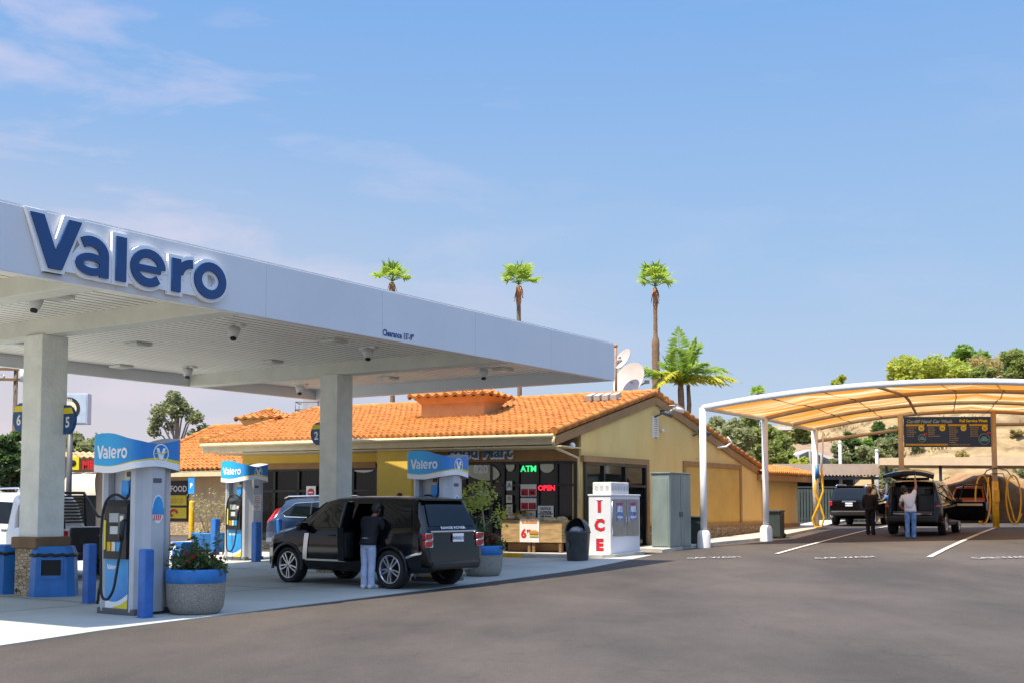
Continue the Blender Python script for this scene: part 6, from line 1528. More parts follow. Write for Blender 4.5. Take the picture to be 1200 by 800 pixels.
tree_px('broad olive tree close behind the store wing and second white post', 908, 505, 560, 46, 71, M_leafA, 34, n=2600, size=.15, group=GH)
tree_px('mid green tree between the conifer and the pale bush', 1012, 514, 556, 34, 77, M_leafB, 35, n=2000, size=.15, group=GH)
tree_px('grey green shrub mass right under the tie beam left of the price board', 1040, 512, 560, 40, 72, M_leafG, 36, n=2400, size=.14, group=GH)
tree_px('olive green tree filling the far right skyline', 1192, 412, 470, 64, 86, M_leafA, 47, n=3000, size=.18, group=HT)
tree_px('low green tree in front of the dry one on the hilltop', 1150, 430, 470, 46, 84, M_leafA, 48, n=2200, size=.16, group=HT)
for k, (px, py, wp_, lab) in enumerate(((1075,527,16,'dry scrub bush on the bank just right of the left board post'),(1128,536,12,'dry scrub bush on the bank under the middle of the price board'),(1185,470,20,'dry scrub bush high on the bank at the right edge of the picture'),(1192,512,13,'dry scrub bush on the bank right of the right board post'),(1180,575,14,'dry scrub tuft above the rock ledge behind the hose loops'),(1110,566,11,'dry scrub tuft on the bank behind the raised tailgate'),(1196,560,14,'dry scrub bush low on the bank at the right edge'))):
    d = ray(px, py); Y = 62.0
    while Y < 110 and EYE+d.z*Y > hz(d.x*Y, Y): Y += .25
    tree(lab, 'bush', (d.x*Y, Y, hz(d.x*Y, Y)-.1), wp_*Y/FPX*.8, wp_*Y/FPX*1.3, M_leafE if k % 2 else M_leafG, 70+k, n=420, size=.10, group='scrub bushes on the rocky bank', bottom=.02, name='scrub_bush', dense=.6)
# left background
LB = 'trees behind the restaurant'
tree_px('rounded grey green tree right of the column behind the lightbox sign', 100, 508, 560, 62, 80, M_leafG, 51, n=2600, size=.2, group=LB)
tree_px('dark tree at the left edge of the picture behind the power pole', 6, 505, 590, 50, 62, M_leafD, 52, n=2400, size=.18, group=LB)
tree_px('dark green tree between the power pole and the stone based column', 34, 520, 590, 34, 66, M_leafB, 53, n=1800, size=.18, group=LB)
def gum(label, px, pyt, wpx, Y, seed):
    rnd = random.Random(seed); p = atY(px, 560, Y); h = atY(px, pyt, Y).z; t = thing('gum_tree', label, 'tree', (p.x, Y, gz(p.x, Y)), 0)
    k = wpx*Y/FPX/2; blobs = []; mb = MB()
    spots = [(-.75,.60),(-.45,.86),(-.1,.96),(.15,.88),(.35,.80),(.8,.66),(.9,.50),(-.85,.48),(.6,.42),(-.3,.55),(0,.75),(-.6,.74),(.55,.68)]
    for a, b in spots: blobs.append(((a*k, rnd.uniform(-.5,.5)*k, h*(.42+.56*b)), k*rnd.uniform(.20,.34), (1,1,.85)))
    crown_mesh(blobs, 2600, .15, seed, .2).build('crown', M_leafG, t, recalc=False)
    mb.tube([(0,0,-.3),(-.1,0,h*.35),(0,0,h*.6),(.1,0,h*.85)], [.28,.22,.14,.04], n=7)
    for bpt, r, s in blobs: mb.tube([(0,0,h*rnd.uniform(.42,.6)), (bpt[0]*.6, bpt[1]*.6, bpt[2]-r*.8), bpt], [.09,.06,.02], n=5)
    mb.build('trunk', mat('gum_bark', (.40,.30,.24), .9, var=.2), t)
gum('tall sparse gum tree with pale trunk above the left tiled roof', 206, 470, 64, 90, 61)
# ------------------------------------------------------------------ palms
def fan_leaf(mb, base, d, up, L, rnd, nb=15):
    d = d.normalized(); s = d.cross(up).normalized(); u = s.cross(d).normalized(); hub = base+d*L*.48
    mb.tube([base, base+d*L*.24+u*L*.02, hub], [.035,.028,.02], n=4)
    for k in range(nb):
        a = R(-100+200*k/(nb-1)); l = L*.56*(1-.2*abs(a)/1.8)*rnd.uniform(.85,1.1); dd = (d*math.cos(a)+s*math.sin(a)).normalized(); tip = hub+dd*l-Vector((0,0,1))*l*rnd.uniform(.05,.30)+u*l*rnd.uniform(-.1,.12); midp = hub+dd*l*.55+u*.04
        w = s*math.cos(a)-d*math.sin(a); ww = L*.05
        mb.add([hub, midp+w*ww, tip, midp-w*ww], [(0,1,2,3)])
def fan_palm(label, px, y_crown, y_top, Y, tr, crown_px, seed, shag=None, skirt=True, group=None):
    rnd = random.Random(seed); p = atY(px, 590, Y); zc = atY(px, y_crown, Y).z; zg = gz(p.x, Y) if p.x < 3 else hz(p.x, Y)
    t = thing('fan_palm', label, 'palm tree', (p.x, Y, zg), 0, group); H = zc-zg
    pts = []; rad = []; n = 46
    for i in range(n+1):
        f = i/n; z = -.3+H*f; pts.append((.25*math.sin(f*2.2+seed)*tr*2, 0, z)); r = tr*(1.15-.25*f)*(1+.06*(i % 2))
        if shag and shag[0] < f < shag[1]: r *= 1.75+.12*(i % 2)
        rad.append(r)
    mb = MB(); mb.tube(pts, rad, n=12); mb.build('trunk', M_palmbark, t)
    top = Vector(pts[-1]); L = crown_px*Y/FPX*1.12
    if skirt:
        mb = MB()
        mb.lathe([(tr*.85,-L*.85),(tr*1.2,-L*.6),(tr*1.1,-L*.25),(tr*.6,.05)], top, n=14)
        for k in range(14):
            a = rnd.uniform(0,6.28); b = top+Vector((math.cos(a)*tr,math.sin(a)*tr,rnd.uniform(-.4,0)*L)); e = b+Vector((math.cos(a)*tr*1.1,math.sin(a)*tr*.5,-L*rnd.uniform(.2,.5))); mb.tube([b,e],[.06,.02],n=4)
        mb.build('dead_skirt', M_skirt, t)
    mb = MB()
    for k in range(14):
        a = k*2.399+rnd.uniform(-.35,.35); el = R(84-76*(k/14))
        d = Vector((math.cos(a)*math.cos(el), math.sin(a)*math.cos(el), math.sin(el))); fan_leaf(mb, top+Vector((0,0,.1)), d, Vector((0,0,1)) if el < R(75) else Vector((1,0,0)), L*rnd.uniform(.8,1.2), rnd)
    mb.build('crown', M_frond, t, recalc=False); return t
PG = 'tall fan palms behind the store'
fan_palm('leftmost tall fan palm showing over the white pump canopy', 458, 327, 300, 100, .19, 25, 1, group=PG)
fan_palm('middle tall fan palm rising above the canopy between its neighbours', 609, 331, 300, 100, .19, 26, 2, group=PG)
fan_palm('rightmost fan palm with a shaggy lower trunk next to the queen palm', 771, 333, 300, 88, .155, 29, 3, shag=(.45,.74), group=PG)
fan_palm('distant small fan palm top peeking over the white arch', 889, 461, 450, 125, .2, 13, 5, skirt=False)
def queen_palm(label, px, yb, Y):
    rnd = random.Random(9); p = atY(px, 590, Y); zc = atY(px, yb, Y).z; zg = hz(p.x, Y); H = zc-zg
    t = thing('queen_palm', label, 'palm tree', (p.x, Y, zg)); H += .35; mb = MB(); mb.tube([(0,0,-.3),(.1,0,H*.5),(0,0,H-.4),(0,0,H)], [.24,.2,.17,.13], n=10); mb.tube([(.3,0,H*.55),(.45,.1,H*.85),(.4,.1,H-.1)], [.12,.12,.09], n=8); mb.build('trunk', M_palmbark, t)
    def frond(name_m, a, el, L, droop, mbx):
        pts = []; L *= 1.42
        for i in range(15):
            f = i/14; r = L*f; pts.append(Vector((math.cos(a)*math.cos(el)*r*(1-.12*f), math.sin(a)*math.cos(el)*r*(1-.12*f), H+math.sin(el)*r-droop*L*f*f)))
        mbx.tube(pts, [.03*(1-i/16)+.006 for i in range(15)], n=4)
        for i in range(1, 15):
            d = (pts[i]-pts[i-1]).normalized(); s = d.cross(Vector((0,0,1))).normalized(); f = i/14; l = L*.26*math.sin(math.pi*min(1,f*.9+.12))
            for q in range(4):
                b = pts[i-1].lerp(pts[i], q/4)
                for sg in (-1, 1):
                    tip = b+(s*sg*.9+d*.55).normalized()*l*rnd.uniform(.8,1.1)+Vector((0,0,rnd.uniform(-.5,.10)*l)); mm = b.lerp(tip,.5)+Vector((0,0,.04)); w = d*.06
                    mbx.add([b, mm+w, tip, mm-w], [(0,1,2,3)])
    gr = MB(); ye = MB()
    for a, el, L, dr in ((R(95),R(82),2.5,.10),(R(20),R(68),2.7,.35),(R(170),R(60),1.6,.2),(R(183),R(30),3.1,.34),(R(5),R(38),2.8,.50),(R(-40),R(50),2.2,.5),(R(130),R(55),2.0,.4),(R(250),R(65),2.3,.4),(R(60),R(60),2.3,.4),(R(330),R(72),2.4,.25),(R(175),R(30),2.5,.35)): frond(None, a, el, L, dr, gr)
    for a, el, L, dr in ((R(-8),R(20),2.7,.36),(R(-14),R(12),2.2,.3),(R(200),R(45),1.9,.7),(R(228),R(50),1.8,.8),(R(215),R(35),1.7,.8),(R(-25),R(30),2.0,.6),(R(165),R(30),1.5,.7)): frond(None, a, el, L, dr, ye)
    gr.build('green_fronds', M_frond, t, recalc=False); ye.build('yellow_fronds', M_frondy, t, recalc=False)
queen_palm('feathery queen palm with green and yellow drooping fronds behind the gable', 799, 456, 62)
# ------------------------------------------------------------------ houses on the slope
M_shing = mat('brown_shingle', (.24,.165,.115), .85, var=.2, vscale=2, stretch=(1,1,4)); M_hw = mat('house_white', (.66,.64,.60), .7, var=.05); M_pane2 = mat('far_window', (.06,.085,.10), .1, var=.3)
Yh = 80
def hp(px, py, Y=Yh): return atY(px, py, Y)
ha = thing('brown_roof_house', 'white gabled house with a broad brown roof behind the carport', 'house', (hp(950,545).x, Yh, hz(hp(950,545).x, Yh)))
o = Vector(ha.location)
def rel(p): return p-o
mb = MB(); a, b = rel(hp(903,540)), rel(hp(1012,540)); zt_ = a.z+.0
mb.prism([(a.x,0),(b.x,0),(b.x,7),(a.x,7)], lambda u, v: (u, v, -2), lambda u, v: (u, v, a.z+.3)); mb.build('wall', M_hw, ha)
mb = MB(); r0, r1 = rel(hp(922,515.5)), rel(hp(1000,515.5)); e0, e1 = rel(hp(899,543)), rel(hp(1018,543))
q = lambda p, y: Vector((p.x, y, p.z))
mb.add([q(e0,-.7), q(e1,-.7), q(r1,3.5), q(r0,3.5), q(e0,7.7), q(e1,7.7)], [(0,1,2,3),(5,4,3,2),(4,0,3),(1,5,2)]); rf = mb.build('roof', M_shing, ha)
mb = MB(); ch = rel(hp(936,506)); mb.box((ch.x, 4, r0.z+.2), (.9,.7,1.5)); mb.m = 1; mb.box((ch.x,4,r0.z+1.05),(1.0,.8,.25)); mb.build('chimney', [mat('chimney_brick', (.42,.16,.09), .8, var=.2, vscale=8), M_hw], rf)
g0, g1, gp = rel(hp(912,541)), rel(hp(975,541)), rel(hp(944,527))
mb = MB(); mb.prism([(g0.x,g0.z-1.2),(g1.x,g0.z-1.2),(g1.x,g1.z+.2),(gp.x,gp.z),(g0.x,g0.z+.2)], lambda u, v: (u,-1.2,v), lambda u, v: (u,1.5,v)); gb = mb.build('gable', M_hw, ha)
for k in range(4):
    f0, f1 = .10+k*.21, .10+k*.21+.17; xa, xb = lerp(g0.x,g1.x,f0), lerp(g0.x,g1.x,f1); top_ = lambda f: lerp(g0.z, gp.z, min(1, (f if f < .5 else 1-f)*2))-.08
    mb = MB(); mb.prism([(xa,g0.z-.5),(xb,g0.z-.5),(xb,top_(f1)),(xa,top_(f0))], lambda u, v: (u,-1.24,v), lambda u, v: (u,-1.19,v)); mb.build('window', M_pane2, gb)
Yw = 104
hw2 = thing('pale_house', 'long pale flat roofed house high on the slope behind the canopy frame', 'house', (hp(1000,520,Yw).x, Yw, hz(hp(1000,520,Yw).x, Yw)))
o = Vector(hw2.location); a, b = rel(hp(948,500,Yw)), rel(hp(1064,500,Yw))
mb = MB(); mb.prism([(a.x,0),(b.x,0),(b.x,8),(a.x,8)], lambda u, v: (u,v,-3), lambda u, v: (u,v,a.z-.6)); wl_ = mb.build('wall', mat('house_pale', (.55,.47,.43), .8, var=.06), hw2)
mb = MB(); mb.prism([(a.x-.4,-.5),(b.x+.4,-.5),(b.x+.4,8.4),(a.x-.4,8.4)], lambda u, v: (u,v,a.z-.6), lambda u, v: (u,v,a.z-.2)); mb.build('roof', M_hw, hw2)
for k in range(5):
    x = lerp(a.x, b.x, .1+k*.19); mb = MB(); mb.box((x, -.02, a.z-1.7), (1.2,.06,1.1)); mb.build('window', M_pane2, hw2)
# grey light poles near the hedge
for px, y0, y1, lab in ((985, 518, 560, 'thin grey pole in front of the conifer and bushes'), (1028, 528, 565, 'thin grey pole at the right end of the carport roof')):
    p = atY(px, 560, 64); t = thing('metal_pole', lab, 'pole', (p.x, 64, gz(p.x,64))); mb = MB(); mb.cyl((0,0,-.2),(0,0,atY(px,y0,64).z-gz(p.x,64)),.09,n=8); mb.build('shaft', M_grey, t); mb = MB(); mb.sphere((0,0,atY(px,y0,64).z-gz(p.x,64)),.11); mb.build('cap', M_grey, t)
# ------------------------------------------------------------------ seafood shop wing on the left
nb = thing('seafood_shop', 'tan shop with hipped orange tile roof and yellow window banners left of the food mart', 'shop', (0,0,0))
N1, N2 = atY(140, 552.5, 53), atY(330, 545.5, 48); zN = 3.2; N1.z = N2.z = zN
nd = (N2-N1).normalized(); nn_ = Vector((-nd.y, nd.x, 0))
if nn_.y < 0: nn_ = -nn_
zr = 5.35; yr = (zr-EYE)*FPX/(591-500)
Ra, Rb = atY(253, 500, yr), atY(360, 498.5, yr-2); Ra.z = Rb.z = zr
mb = MB(); tile_roof(mb, N1, N2, Ra, Rb); bk = N1+nn_*13; tile_roof(mb, bk, N1, Ra+Vector((0,.02,0)), Ra, tw=.5, tl=.7); ridge_tiles(mb, N1+up, Ra+up); ridge_tiles(mb, Ra, Rb); mb.build('roof', M_tile, nb)
mb = MB(); board(mb, N1-Vector((0,0,.08)), N2-Vector((0,0,.08)), .22, nn_, .05); mb.build('eave_fascia', M_fasciaw, nb)
w1 = N1+nn_*.9; w2 = N2+nn_*.9
def NW(s, out, z): p = w1+nd*s-nn_*out; return Vector((p.x, p.y, z))
nl = (w2-w1).length
mb = MB(); mb.prism([(0.4,0),(nl,0),(nl,-.3),(.4,-.3)], lambda u, v: NW(u,v,-.2), lambda u, v: NW(u,v,3.25)); mb.build('wall', M_stuccoT, nb)
mb = MB(); mb.prism([(.2,0),(nl,0),(nl,.9),(.2,.9)], lambda u, v: NW(u,v,3.08), lambda u, v: NW(u,v,3.13)); mb.build('porch_soffit', M_fasciaw, nb)
def ns(px): k = (px-CX)/FPX; return (k*w1.y-w1.x)/(nd.x-k*nd.y)
mb = MB(); mb.prism([(.5,.02),(nl,.02),(nl,.10),(.5,.10)], lambda u, v: NW(u,v,-.2), lambda u, v: NW(u,v,.95)); mb.build('stone_base', M_stone, nb)
s0, s1 = ns(188), ns(222); zW0, zW1 = 1.0, 2.75
mb = MB(); mb.prism([(s0,.0),(s1,.0),(s1,.06),(s0,.06)], lambda u, v: NW(u,v,zW0), lambda u, v: NW(u,v,zW1)); wn = mb.build('window', M_frame, nb)
def nbanner(z0, z1, m): 
    mb = MB(); mb.prism([(s0+.06,.065),(s1-.06,.065),(s1-.06,.08),(s0+.06,.08)], lambda u, v: NW(u,v,z0), lambda u, v: NW(u,v,z1)); return mb.build('banner', m, wn)
M_ban = mat('banner_yellow', (.72,.50,.03), .6, var=.08)
b1 = nbanner(1.68, 2.12, M_ban); b2 = nbanner(1.12, 1.58, M_ban)
def ntext(par, body, px, z, size, m, off=.01, out=.085):
    mb = MB(); s = ns(px); text_on(mb, body, size, lambda u, v, d: NW(s+u, out, z+v), off=off); return mb.build('lettering', m, par)
ntext(wn, 'SEAFOOD', 206, 2.28, .36, M_bright); ntext(b1, 'MARISCO', 206, 1.78, .27, M_bor, .012)
mb = MB(); s = ns(210)
mb.tube([NW(s-.2+.22*math.cos(a*.4), .10, 1.35+.13*math.sin(a*.4)) for a in range(12)], .05, n=6); mb.build('prawn_picture', M_redp, b2)
# sign on a yellow bollard by the shop
p = G(224, 634); t = thing('sign_post', 'small blue sign on a pole set in a yellow bollard by the seafood shop', 'sign', p, RZ)
k_ = p.y/FPX
mb = MB(); mb.lathe([(.10,0),(.10,1.45),(.08,1.52),(0,1.54)], n=16); mb.build('bollard', M_ypaint, t)
mb = MB(); mb.cyl((0,0,1.4),(0,0,(634-560)*k_),.03,n=8); mb.build('pole', M_grey, t)
zz = (634-569)*k_
mb = MB(); mb.box((0.02,-.05,zz),(.34,.02,.60),bev=.005); pn = mb.build('panel', M_brand, t)
mb = MB(); text_on(mb, 'P', .26, lambda u, v, d: (.02+u,-.064,zz-.08+v), off=.01); mb.build('lettering', M_bright, pn)
# ------------------------------------------------------------------ mexican restaurant, lightbox sign, power pole
Ym = 64; a = atY(40, 600, Ym); b = atY(150, 600, Ym)
rs = thing('restaurant', 'beige restaurant with a scalloped tile cornice, pale awning and red lettering behind the pickup', 'restaurant', (a.x, Ym, gz(a.x, Ym)))
zc_ = atY(90, 536, Ym).z-gz(a.x,Ym); L_ = b.x-a.x
mb = MB(); mb.box((L_/2, 4, zc_/2-.1), (L_, 8, zc_+.2)); mb.build('wall', mat('beige_wall', (.55,.42,.28), .9, var=.06), rs)
mb = MB(); tile_roof(mb, (-.3,-.5,zc_-.02), (L_+.3,-.5,zc_-.02), (-.3,.3,zc_+.3), (L_+.3,.3,zc_+.3), tw=.34); mb.build('cornice_tiles', mat('tan_tile', (.50,.33,.17), .85, var=.15), rs)
ax = atY(100, 560, Ym).x-a.x; mb = MB(); mb.smooth = True; rows = []
for i in range(9):
    an = R(i*11.25); rows.append([(ax+.95*math.cos(R(k*15)), -.02-1.0*math.sin(R(k*15))*math.cos(an)*1.0, zc_-2.1+1.25*math.sin(an)*(1)) if False else (ax+(-1+2*k/12)*.95*(1-.25*math.sin(an)), -.05-1.0*math.cos(an), zc_-2.0+1.25*math.sin(an)) for k in range(13)])
mb.grid(rows); mb.build('awning', mat('awning_cream', (.66,.58,.46), .8, var=.06), rs)
for dx in (-2.2, 2.0):
    mb = MB(); mb.box((ax+dx,-.03,1.5),(1.3,.08,1.9)); wn = mb.build('window', M_pane2, rs)
mb = MB(); mb.box((ax,-.04,1.05),(1.2,.06,2.1)); mb.build('door', M_frame, rs)
sx_ = atY(96,543,Ym).x-a.x; zs = atY(96,549,Ym).z-gz(a.x,Ym)
mb = MB(); text_on(mb, 'MEXICAN', .62, lambda u, v, d: (sx_+1.3+u*.8, -.53-d, zs+v), off=.03, depth=.03); mb.build('lettering', M_redp, rs)
mb = MB(); lx = atY(91.5,543,Ym).x-a.x; mb.box((lx-.05,-.56,zs+.28),(.62,.06,.70),bev=.02); mb.m = 1; mb.sphere((lx-.05,-.60,zs+.30),.17,sc=(1,.2,1)); mb.build('logo_panel', [M_yellow, M_matte], rs)
Yl = 52; c = atY(83, 479, Yl); lb = thing('lightbox_sign', 'pale blue grey box sign with a round black emblem behind the stone based column', 'sign', (c.x, Yl, gz(c.x,Yl)), 0)
zc_ = c.z-gz(c.x,Yl); k_ = Yl/FPX; wbx = 44*k_; hbx = 36*k_
mb = MB(); mb.box((0,0,zc_),(wbx,.5,hbx),bev=.02); bxo = mb.build('box', mat('box_grey', (.42,.47,.54), .4, var=.04), lb)
mb = MB(); mb.box((0,-.255,zc_),(wbx-.12,.02,hbx-.12)); mb.build('face', mat('box_face', (.40,.47,.56), .4, var=.08), bxo)
mb = MB(); cx_ = -1.2*k_*1
mb.cyl((0,-.265,zc_),(0,-.275,zc_),13.5*k_,n=28); em = mb.build('emblem_ring', M_matte, bxo)
mb = MB(); mb.cyl((0,-.276,zc_),(0,-.282,zc_),9.5*k_,n=28); mb.m = 1; mb.box((0,-.286,zc_+.02),(.50,.008,.16)); mb.m = 2; mb.box((0,-.286,zc_-.14),(.40,.008,.10)); mb.build('emblem_disc', [M_cream, M_yellow, M_matte], em)
mb = MB(); text_on(mb, 'GRILL', .13, lambda u, v, d: (u,-.29,zc_+10.2*k_+v-.03), off=.004); mb.build('lettering', M_cream, em)
mb = MB(); mb.cyl((0,0,-.2),(0,0,zc_-hbx/2),.12,n=12); mb.build('pole', M_dgrey, lb)
Yp = 66; c = atY(14.5, 590, Yp); pp = thing('power_pole', 'wooden power pole with two cross arms at the left edge', 'power pole', (c.x, Yp, gz(c.x,Yp)), R(12))
zt_ = atY(14, 437, Yp).z; mb = MB(); mb.cyl((0,0,-.3),(0,0,zt_),.15,.11,n=10); mb.build('pole', mat('pole_wood', (.13,.10,.075), .9, var=.3, vscale=6, stretch=(1,1,.2)), pp)
for py in (441, 453):
    z = atY(14,py,Yp).z; mb = MB(); mb.box((0,-.1,z),(2.5,.12,.14)); ca = mb.build('cross_arm', M_brown, pp)
    for x in (-1.15,-.6,.6,1.15): mb = MB(); mb.cyl((x,-.1,z+.07),(x,-.1,z+.26),.05,n=8); mb.build('insulator', M_grey, ca)
z = atY(14,446,Yp).z; mb = MB(); mb.cyl((.45,-.2,z-.45),(.45,-.2,z+.25),.22,n=14); mb.build('transformer', M_white, pp)
for k, (x, py) in enumerate(((-1.15,441),(.6,441),(1.15,441),(-.6,453))):
    z = atY(14,py,Yp).z+.26; mb = MB(); mb.tube([(x+(-30+30*i/10)*1, -.1-(10-i)*.9, z-2.2*math.sin(math.pi*i/20)*(1-i/10)) for i in range(11)], .014, n=4); mb.build('wire', M_matte, pp)
# ------------------------------------------------------------------ people (grown from a joint skeleton; local +y is forward)
def skin_mesh(J, E, root, sub=2):
    keys = list(J); me = bpy.data.meshes.new('sk'); me.from_pydata([J[k][:3] for k in keys], [(keys.index(a), keys.index(b)) for a, b in E], []); o = bpy.data.objects.new('sk', me); col.objects.link(o)
    o.modifiers.new('s', 'SKIN'); sv_ = me.skin_vertices[0].data
    for i, k in enumerate(keys):
        r = J[k][3]; sv_[i].radius = r if isinstance(r, tuple) else (r, r); sv_[i].use_root = (k == root)
    m = o.modifiers.new('u', 'SUBSURF'); m.levels = m.render_levels = sub
    dg = bpy.context.evaluated_depsgraph_get(); dg.update(); out = bpy.data.meshes.new_from_object(o.evaluated_get(dg)); bpy.data.objects.remove(o); bpy.data.meshes.remove(me); return out
def person(label, p, rz, pose, m_top, m_leg, m_shoe, m_skin=None, m_hair=None, h=1.72, long_hair=False):
    m_skin = m_skin or M_skin; m_hair = m_hair or M_hair; s = h/1.72
    t = thing('person', label, 'person', p, rz)
    J = {'pelvis':(0,0,.94,(.155,.11)),'belly':(0,.01,1.08,(.145,.105)),'chest':(0,.0,1.28,(.165,.11)),'neckb':(0,-.01,1.42,(.08,.075)),'neck':(0,0,1.49,.055),
         'hipL':(-.095,0,.88,.095),'hipR':(.095,0,.88,.095),'kneeL':(-.10,.02,.49,.062),'kneeR':(.10,.02,.49,.062),'ankL':(-.10,-.02,.09,.042),'ankR':(.10,-.02,.09,.042),'toeL':(-.115,.14,.035,.035),'toeR':(.115,.14,.035,.035),
         'shL':(-.185,0,1.385,.062),'shR':(.185,0,1.385,.062),'elL':(-.25,-.02,1.11,.042),'elR':(.25,-.02,1.11,.042),'wrL':(-.26,.06,.87,.029),'wrR':(.26,.06,.87,.029),'paL':(-.258,.085,.80,.034),'paR':(.258,.085,.80,.034),'headc':(0,.025,1.60,(.075,.085))}
    for k, v in pose.items():
        if k in J: J[k] = tuple(v)+(J[k][3],)
    E = [('pelvis','belly'),('belly','chest'),('chest','neckb'),('neckb','neck'),('neck','headc'),('pelvis','hipL'),('pelvis','hipR'),('hipL','kneeL'),('hipR','kneeR'),('kneeL','ankL'),('kneeR','ankR'),('ankL','toeL'),('ankR','toeR'),
         ('chest','shL'),('chest','shR'),('shL','elL'),('shR','elR'),('elL','wrL'),('elR','wrR'),('wrL','paL'),('wrR','paR')]
    S = Matrix.Scale(s, 4)
    mb = MB(); mb.smooth = True; Jb = {k: v for k, v in J.items() }
    for k, dr_ in (('pelvis',.028),('belly',.022),('chest',.02),('hipL',.024),('hipR',.024),('kneeL',.012),('kneeR',.012),('shL',.012),('shR',.012)):
        r_ = Jb[k][3]; Jb[k] = Jb[k][:3]+((tuple(x-dr_ for x in r_)) if isinstance(r_, tuple) else r_-dr_,)
    mb.mesh(skin_mesh(Jb, E, 'pelvis'), S)
    hc = Vector(J['headc'][:3]); up_ = (hc-Vector(J['neck'][:3])).normalized(); fw = Vector(pose.get('look', (0,1,0))).normalized(); rt = fw.cross(up_).normalized(); fw = up_.cross(rt)
    HB = lambda x, y, z: (hc+rt*x+fw*y+up_*z)*s
    def hsphere(mbx, c, r, sc, n=16, m=11):
        rows = []
        for i in range(m+1):
            th = math.pi*i/m; rows.append([HB(c[0]+r*sc[0]*math.sin(th)*math.cos(2*math.pi*k/n), c[1]+r*sc[1]*math.sin(th)*math.sin(2*math.pi*k/n), c[2]+r*sc[2]*math.cos(th)) for k in range(n)])
        mbx.grid(rows, closed=True)
    hsphere(mb, (0,.0,.035), .108, (.74,.92,1.08)); hsphere(mb, (0,.035,-.035), .07, (.80,.85,.95)); hsphere(mb, (0,.104,.008), .018, (.8,1,1.5), 8, 6)
    for sx in (-1,1): hsphere(mb, (sx*.082,-.005,.015), .03, (.35,.7,1.1), 8, 6)
    # hands: palm plus four unequal bent fingers and a thumb
    for sd in ('L','R'):
        w_, pa = Vector(J['wr'+sd][:3]), Vector(J['pa'+sd][:3]); d = (pa-w_).normalized(); sgn_ = -1 if sd == 'L' else 1
        side = d.cross(Vector((sgn_,.2,0))).normalized(); nrm = side.cross(d).normalized()
        for k, (off, ln) in enumerate(((-.030,.068),(-.010,.078),(.010,.072),(.028,.056))):
            b = pa+side*off+d*.01; mb.tube([(b)*s, (b+d*ln*.45+nrm*.004)*s, (b+d*ln*.8+nrm*.02)*s, (b+d*ln+nrm*.035)*s], [.0105,.0098,.009,.007], n=6)
        b = pa-side*.028-d*.03; mb.tube([b*s, (b-side*.022+d*.025+nrm*.01)*s, (b-side*.026+d*.055+nrm*.02)*s], [.012,.0105,.008], n=6)
    body = mb.build('body', m_skin, t)
    def cloth(name, keys, edges, m, grow, root, end=None):
        Jc = {}
        for k in keys:
            v = J[k]; r = v[3]; g = grow.get(k, grow['*']); Jc[k] = v[:3]+((tuple(x+g for x in r)) if isinstance(r, tuple) else r+g,)
        if end:
            for k, (a, b, f, r) in end.items(): Jc[k] = tuple(lerp(J[a][i], J[b][i], f) for i in range(3))+(r,)
        mb = MB(); mb.smooth = True; mb.mesh(skin_mesh(Jc, edges, root), S)
        if name in ('jacket', 'shirt'):
            a_, b_ = Vector(J['pelvis'][:3]), Vector(J['belly'][:3]); ring_ = lambda f, rx, ry: [(a_.lerp(b_, f)+Vector((rx*math.cos(2*math.pi*k/22), ry*math.sin(2*math.pi*k/22), 0)))*s for k in range(22)]
            mb.grid([ring_(f, rx, ry) for f, rx, ry in ((-.42,.186,.146),(-.40,.192,.152),(0,.186,.145),(.6,.182,.140),(1.15,.178,.136),(1.6,.165,.125))], closed=True)
        return mb.build(name, m, t)
    sl = pose.get('sleeve', 1.0)
    if sl >= 1: ek = ['elL','elR','wrL','wrR']; ee = [('shL','elL'),('shR','elR'),('elL','wrL'),('elR','wrR')]; end = None
    else: ek = []; ee = [('shL','sL'),('shR','sR')]; end = {'sL':('shL','elL',.62,.062),'sR':('shR','elR',.62,.062)}
    cloth('jacket' if sl >= 1 else 'shirt', ['pelvis','belly','chest','neckb','shL','shR']+ek, [('pelvis','belly'),('belly','chest'),('chest','neckb'),('chest','shL'),('chest','shR')]+ee, m_top, {'*':.034,'pelvis':.034,'belly':.045,'chest':.032,'neckb':-.008,'wrL':.02,'wrR':.02}, 'chest', end)
    mb = MB(); mb.smooth = True; V = lambda k: Vector(J[k][:3])
    def ell(c, rx, ry, n=20): return [(Vector(c)+Vector((rx*math.cos(2*math.pi*k/n), ry*math.sin(2*math.pi*k/n), 0)))*s for k in range(n)]
    pc = V('pelvis')
    mb.grid([ell(pc+Vector((0,0,z)), rx, ry) for z, rx, ry in ((.10,.13,.10),(.08,.158,.12),(0,.168,.128),(-.08,.172,.13),(-.13,.15,.11),(-.16,.07,.05))], closed=True)
    for sd in ('L','R'):
        h0, k0, a0 = V('hip'+sd), V('knee'+sd), V('ank'+sd); sx = -1 if sd == 'L' else 1
        pts = [h0+Vector((-sx*.01,0,.04)), h0.lerp(k0,.2)+Vector((-sx*.006,0,0)), h0.lerp(k0,.55), k0+Vector((0,-.005,0)), k0.lerp(a0,.35)+Vector((0,-.012,0)), k0.lerp(a0,.75), a0+Vector((0,.01,.0)), a0+Vector((0,.015,-.045))]
        mb.tube([p_*s for p_ in pts], [r_*s for r_ in (.085,.096,.088,.073,.074,.07,.076,.08)], n=14)
    mb.build('trousers', m_leg, t)
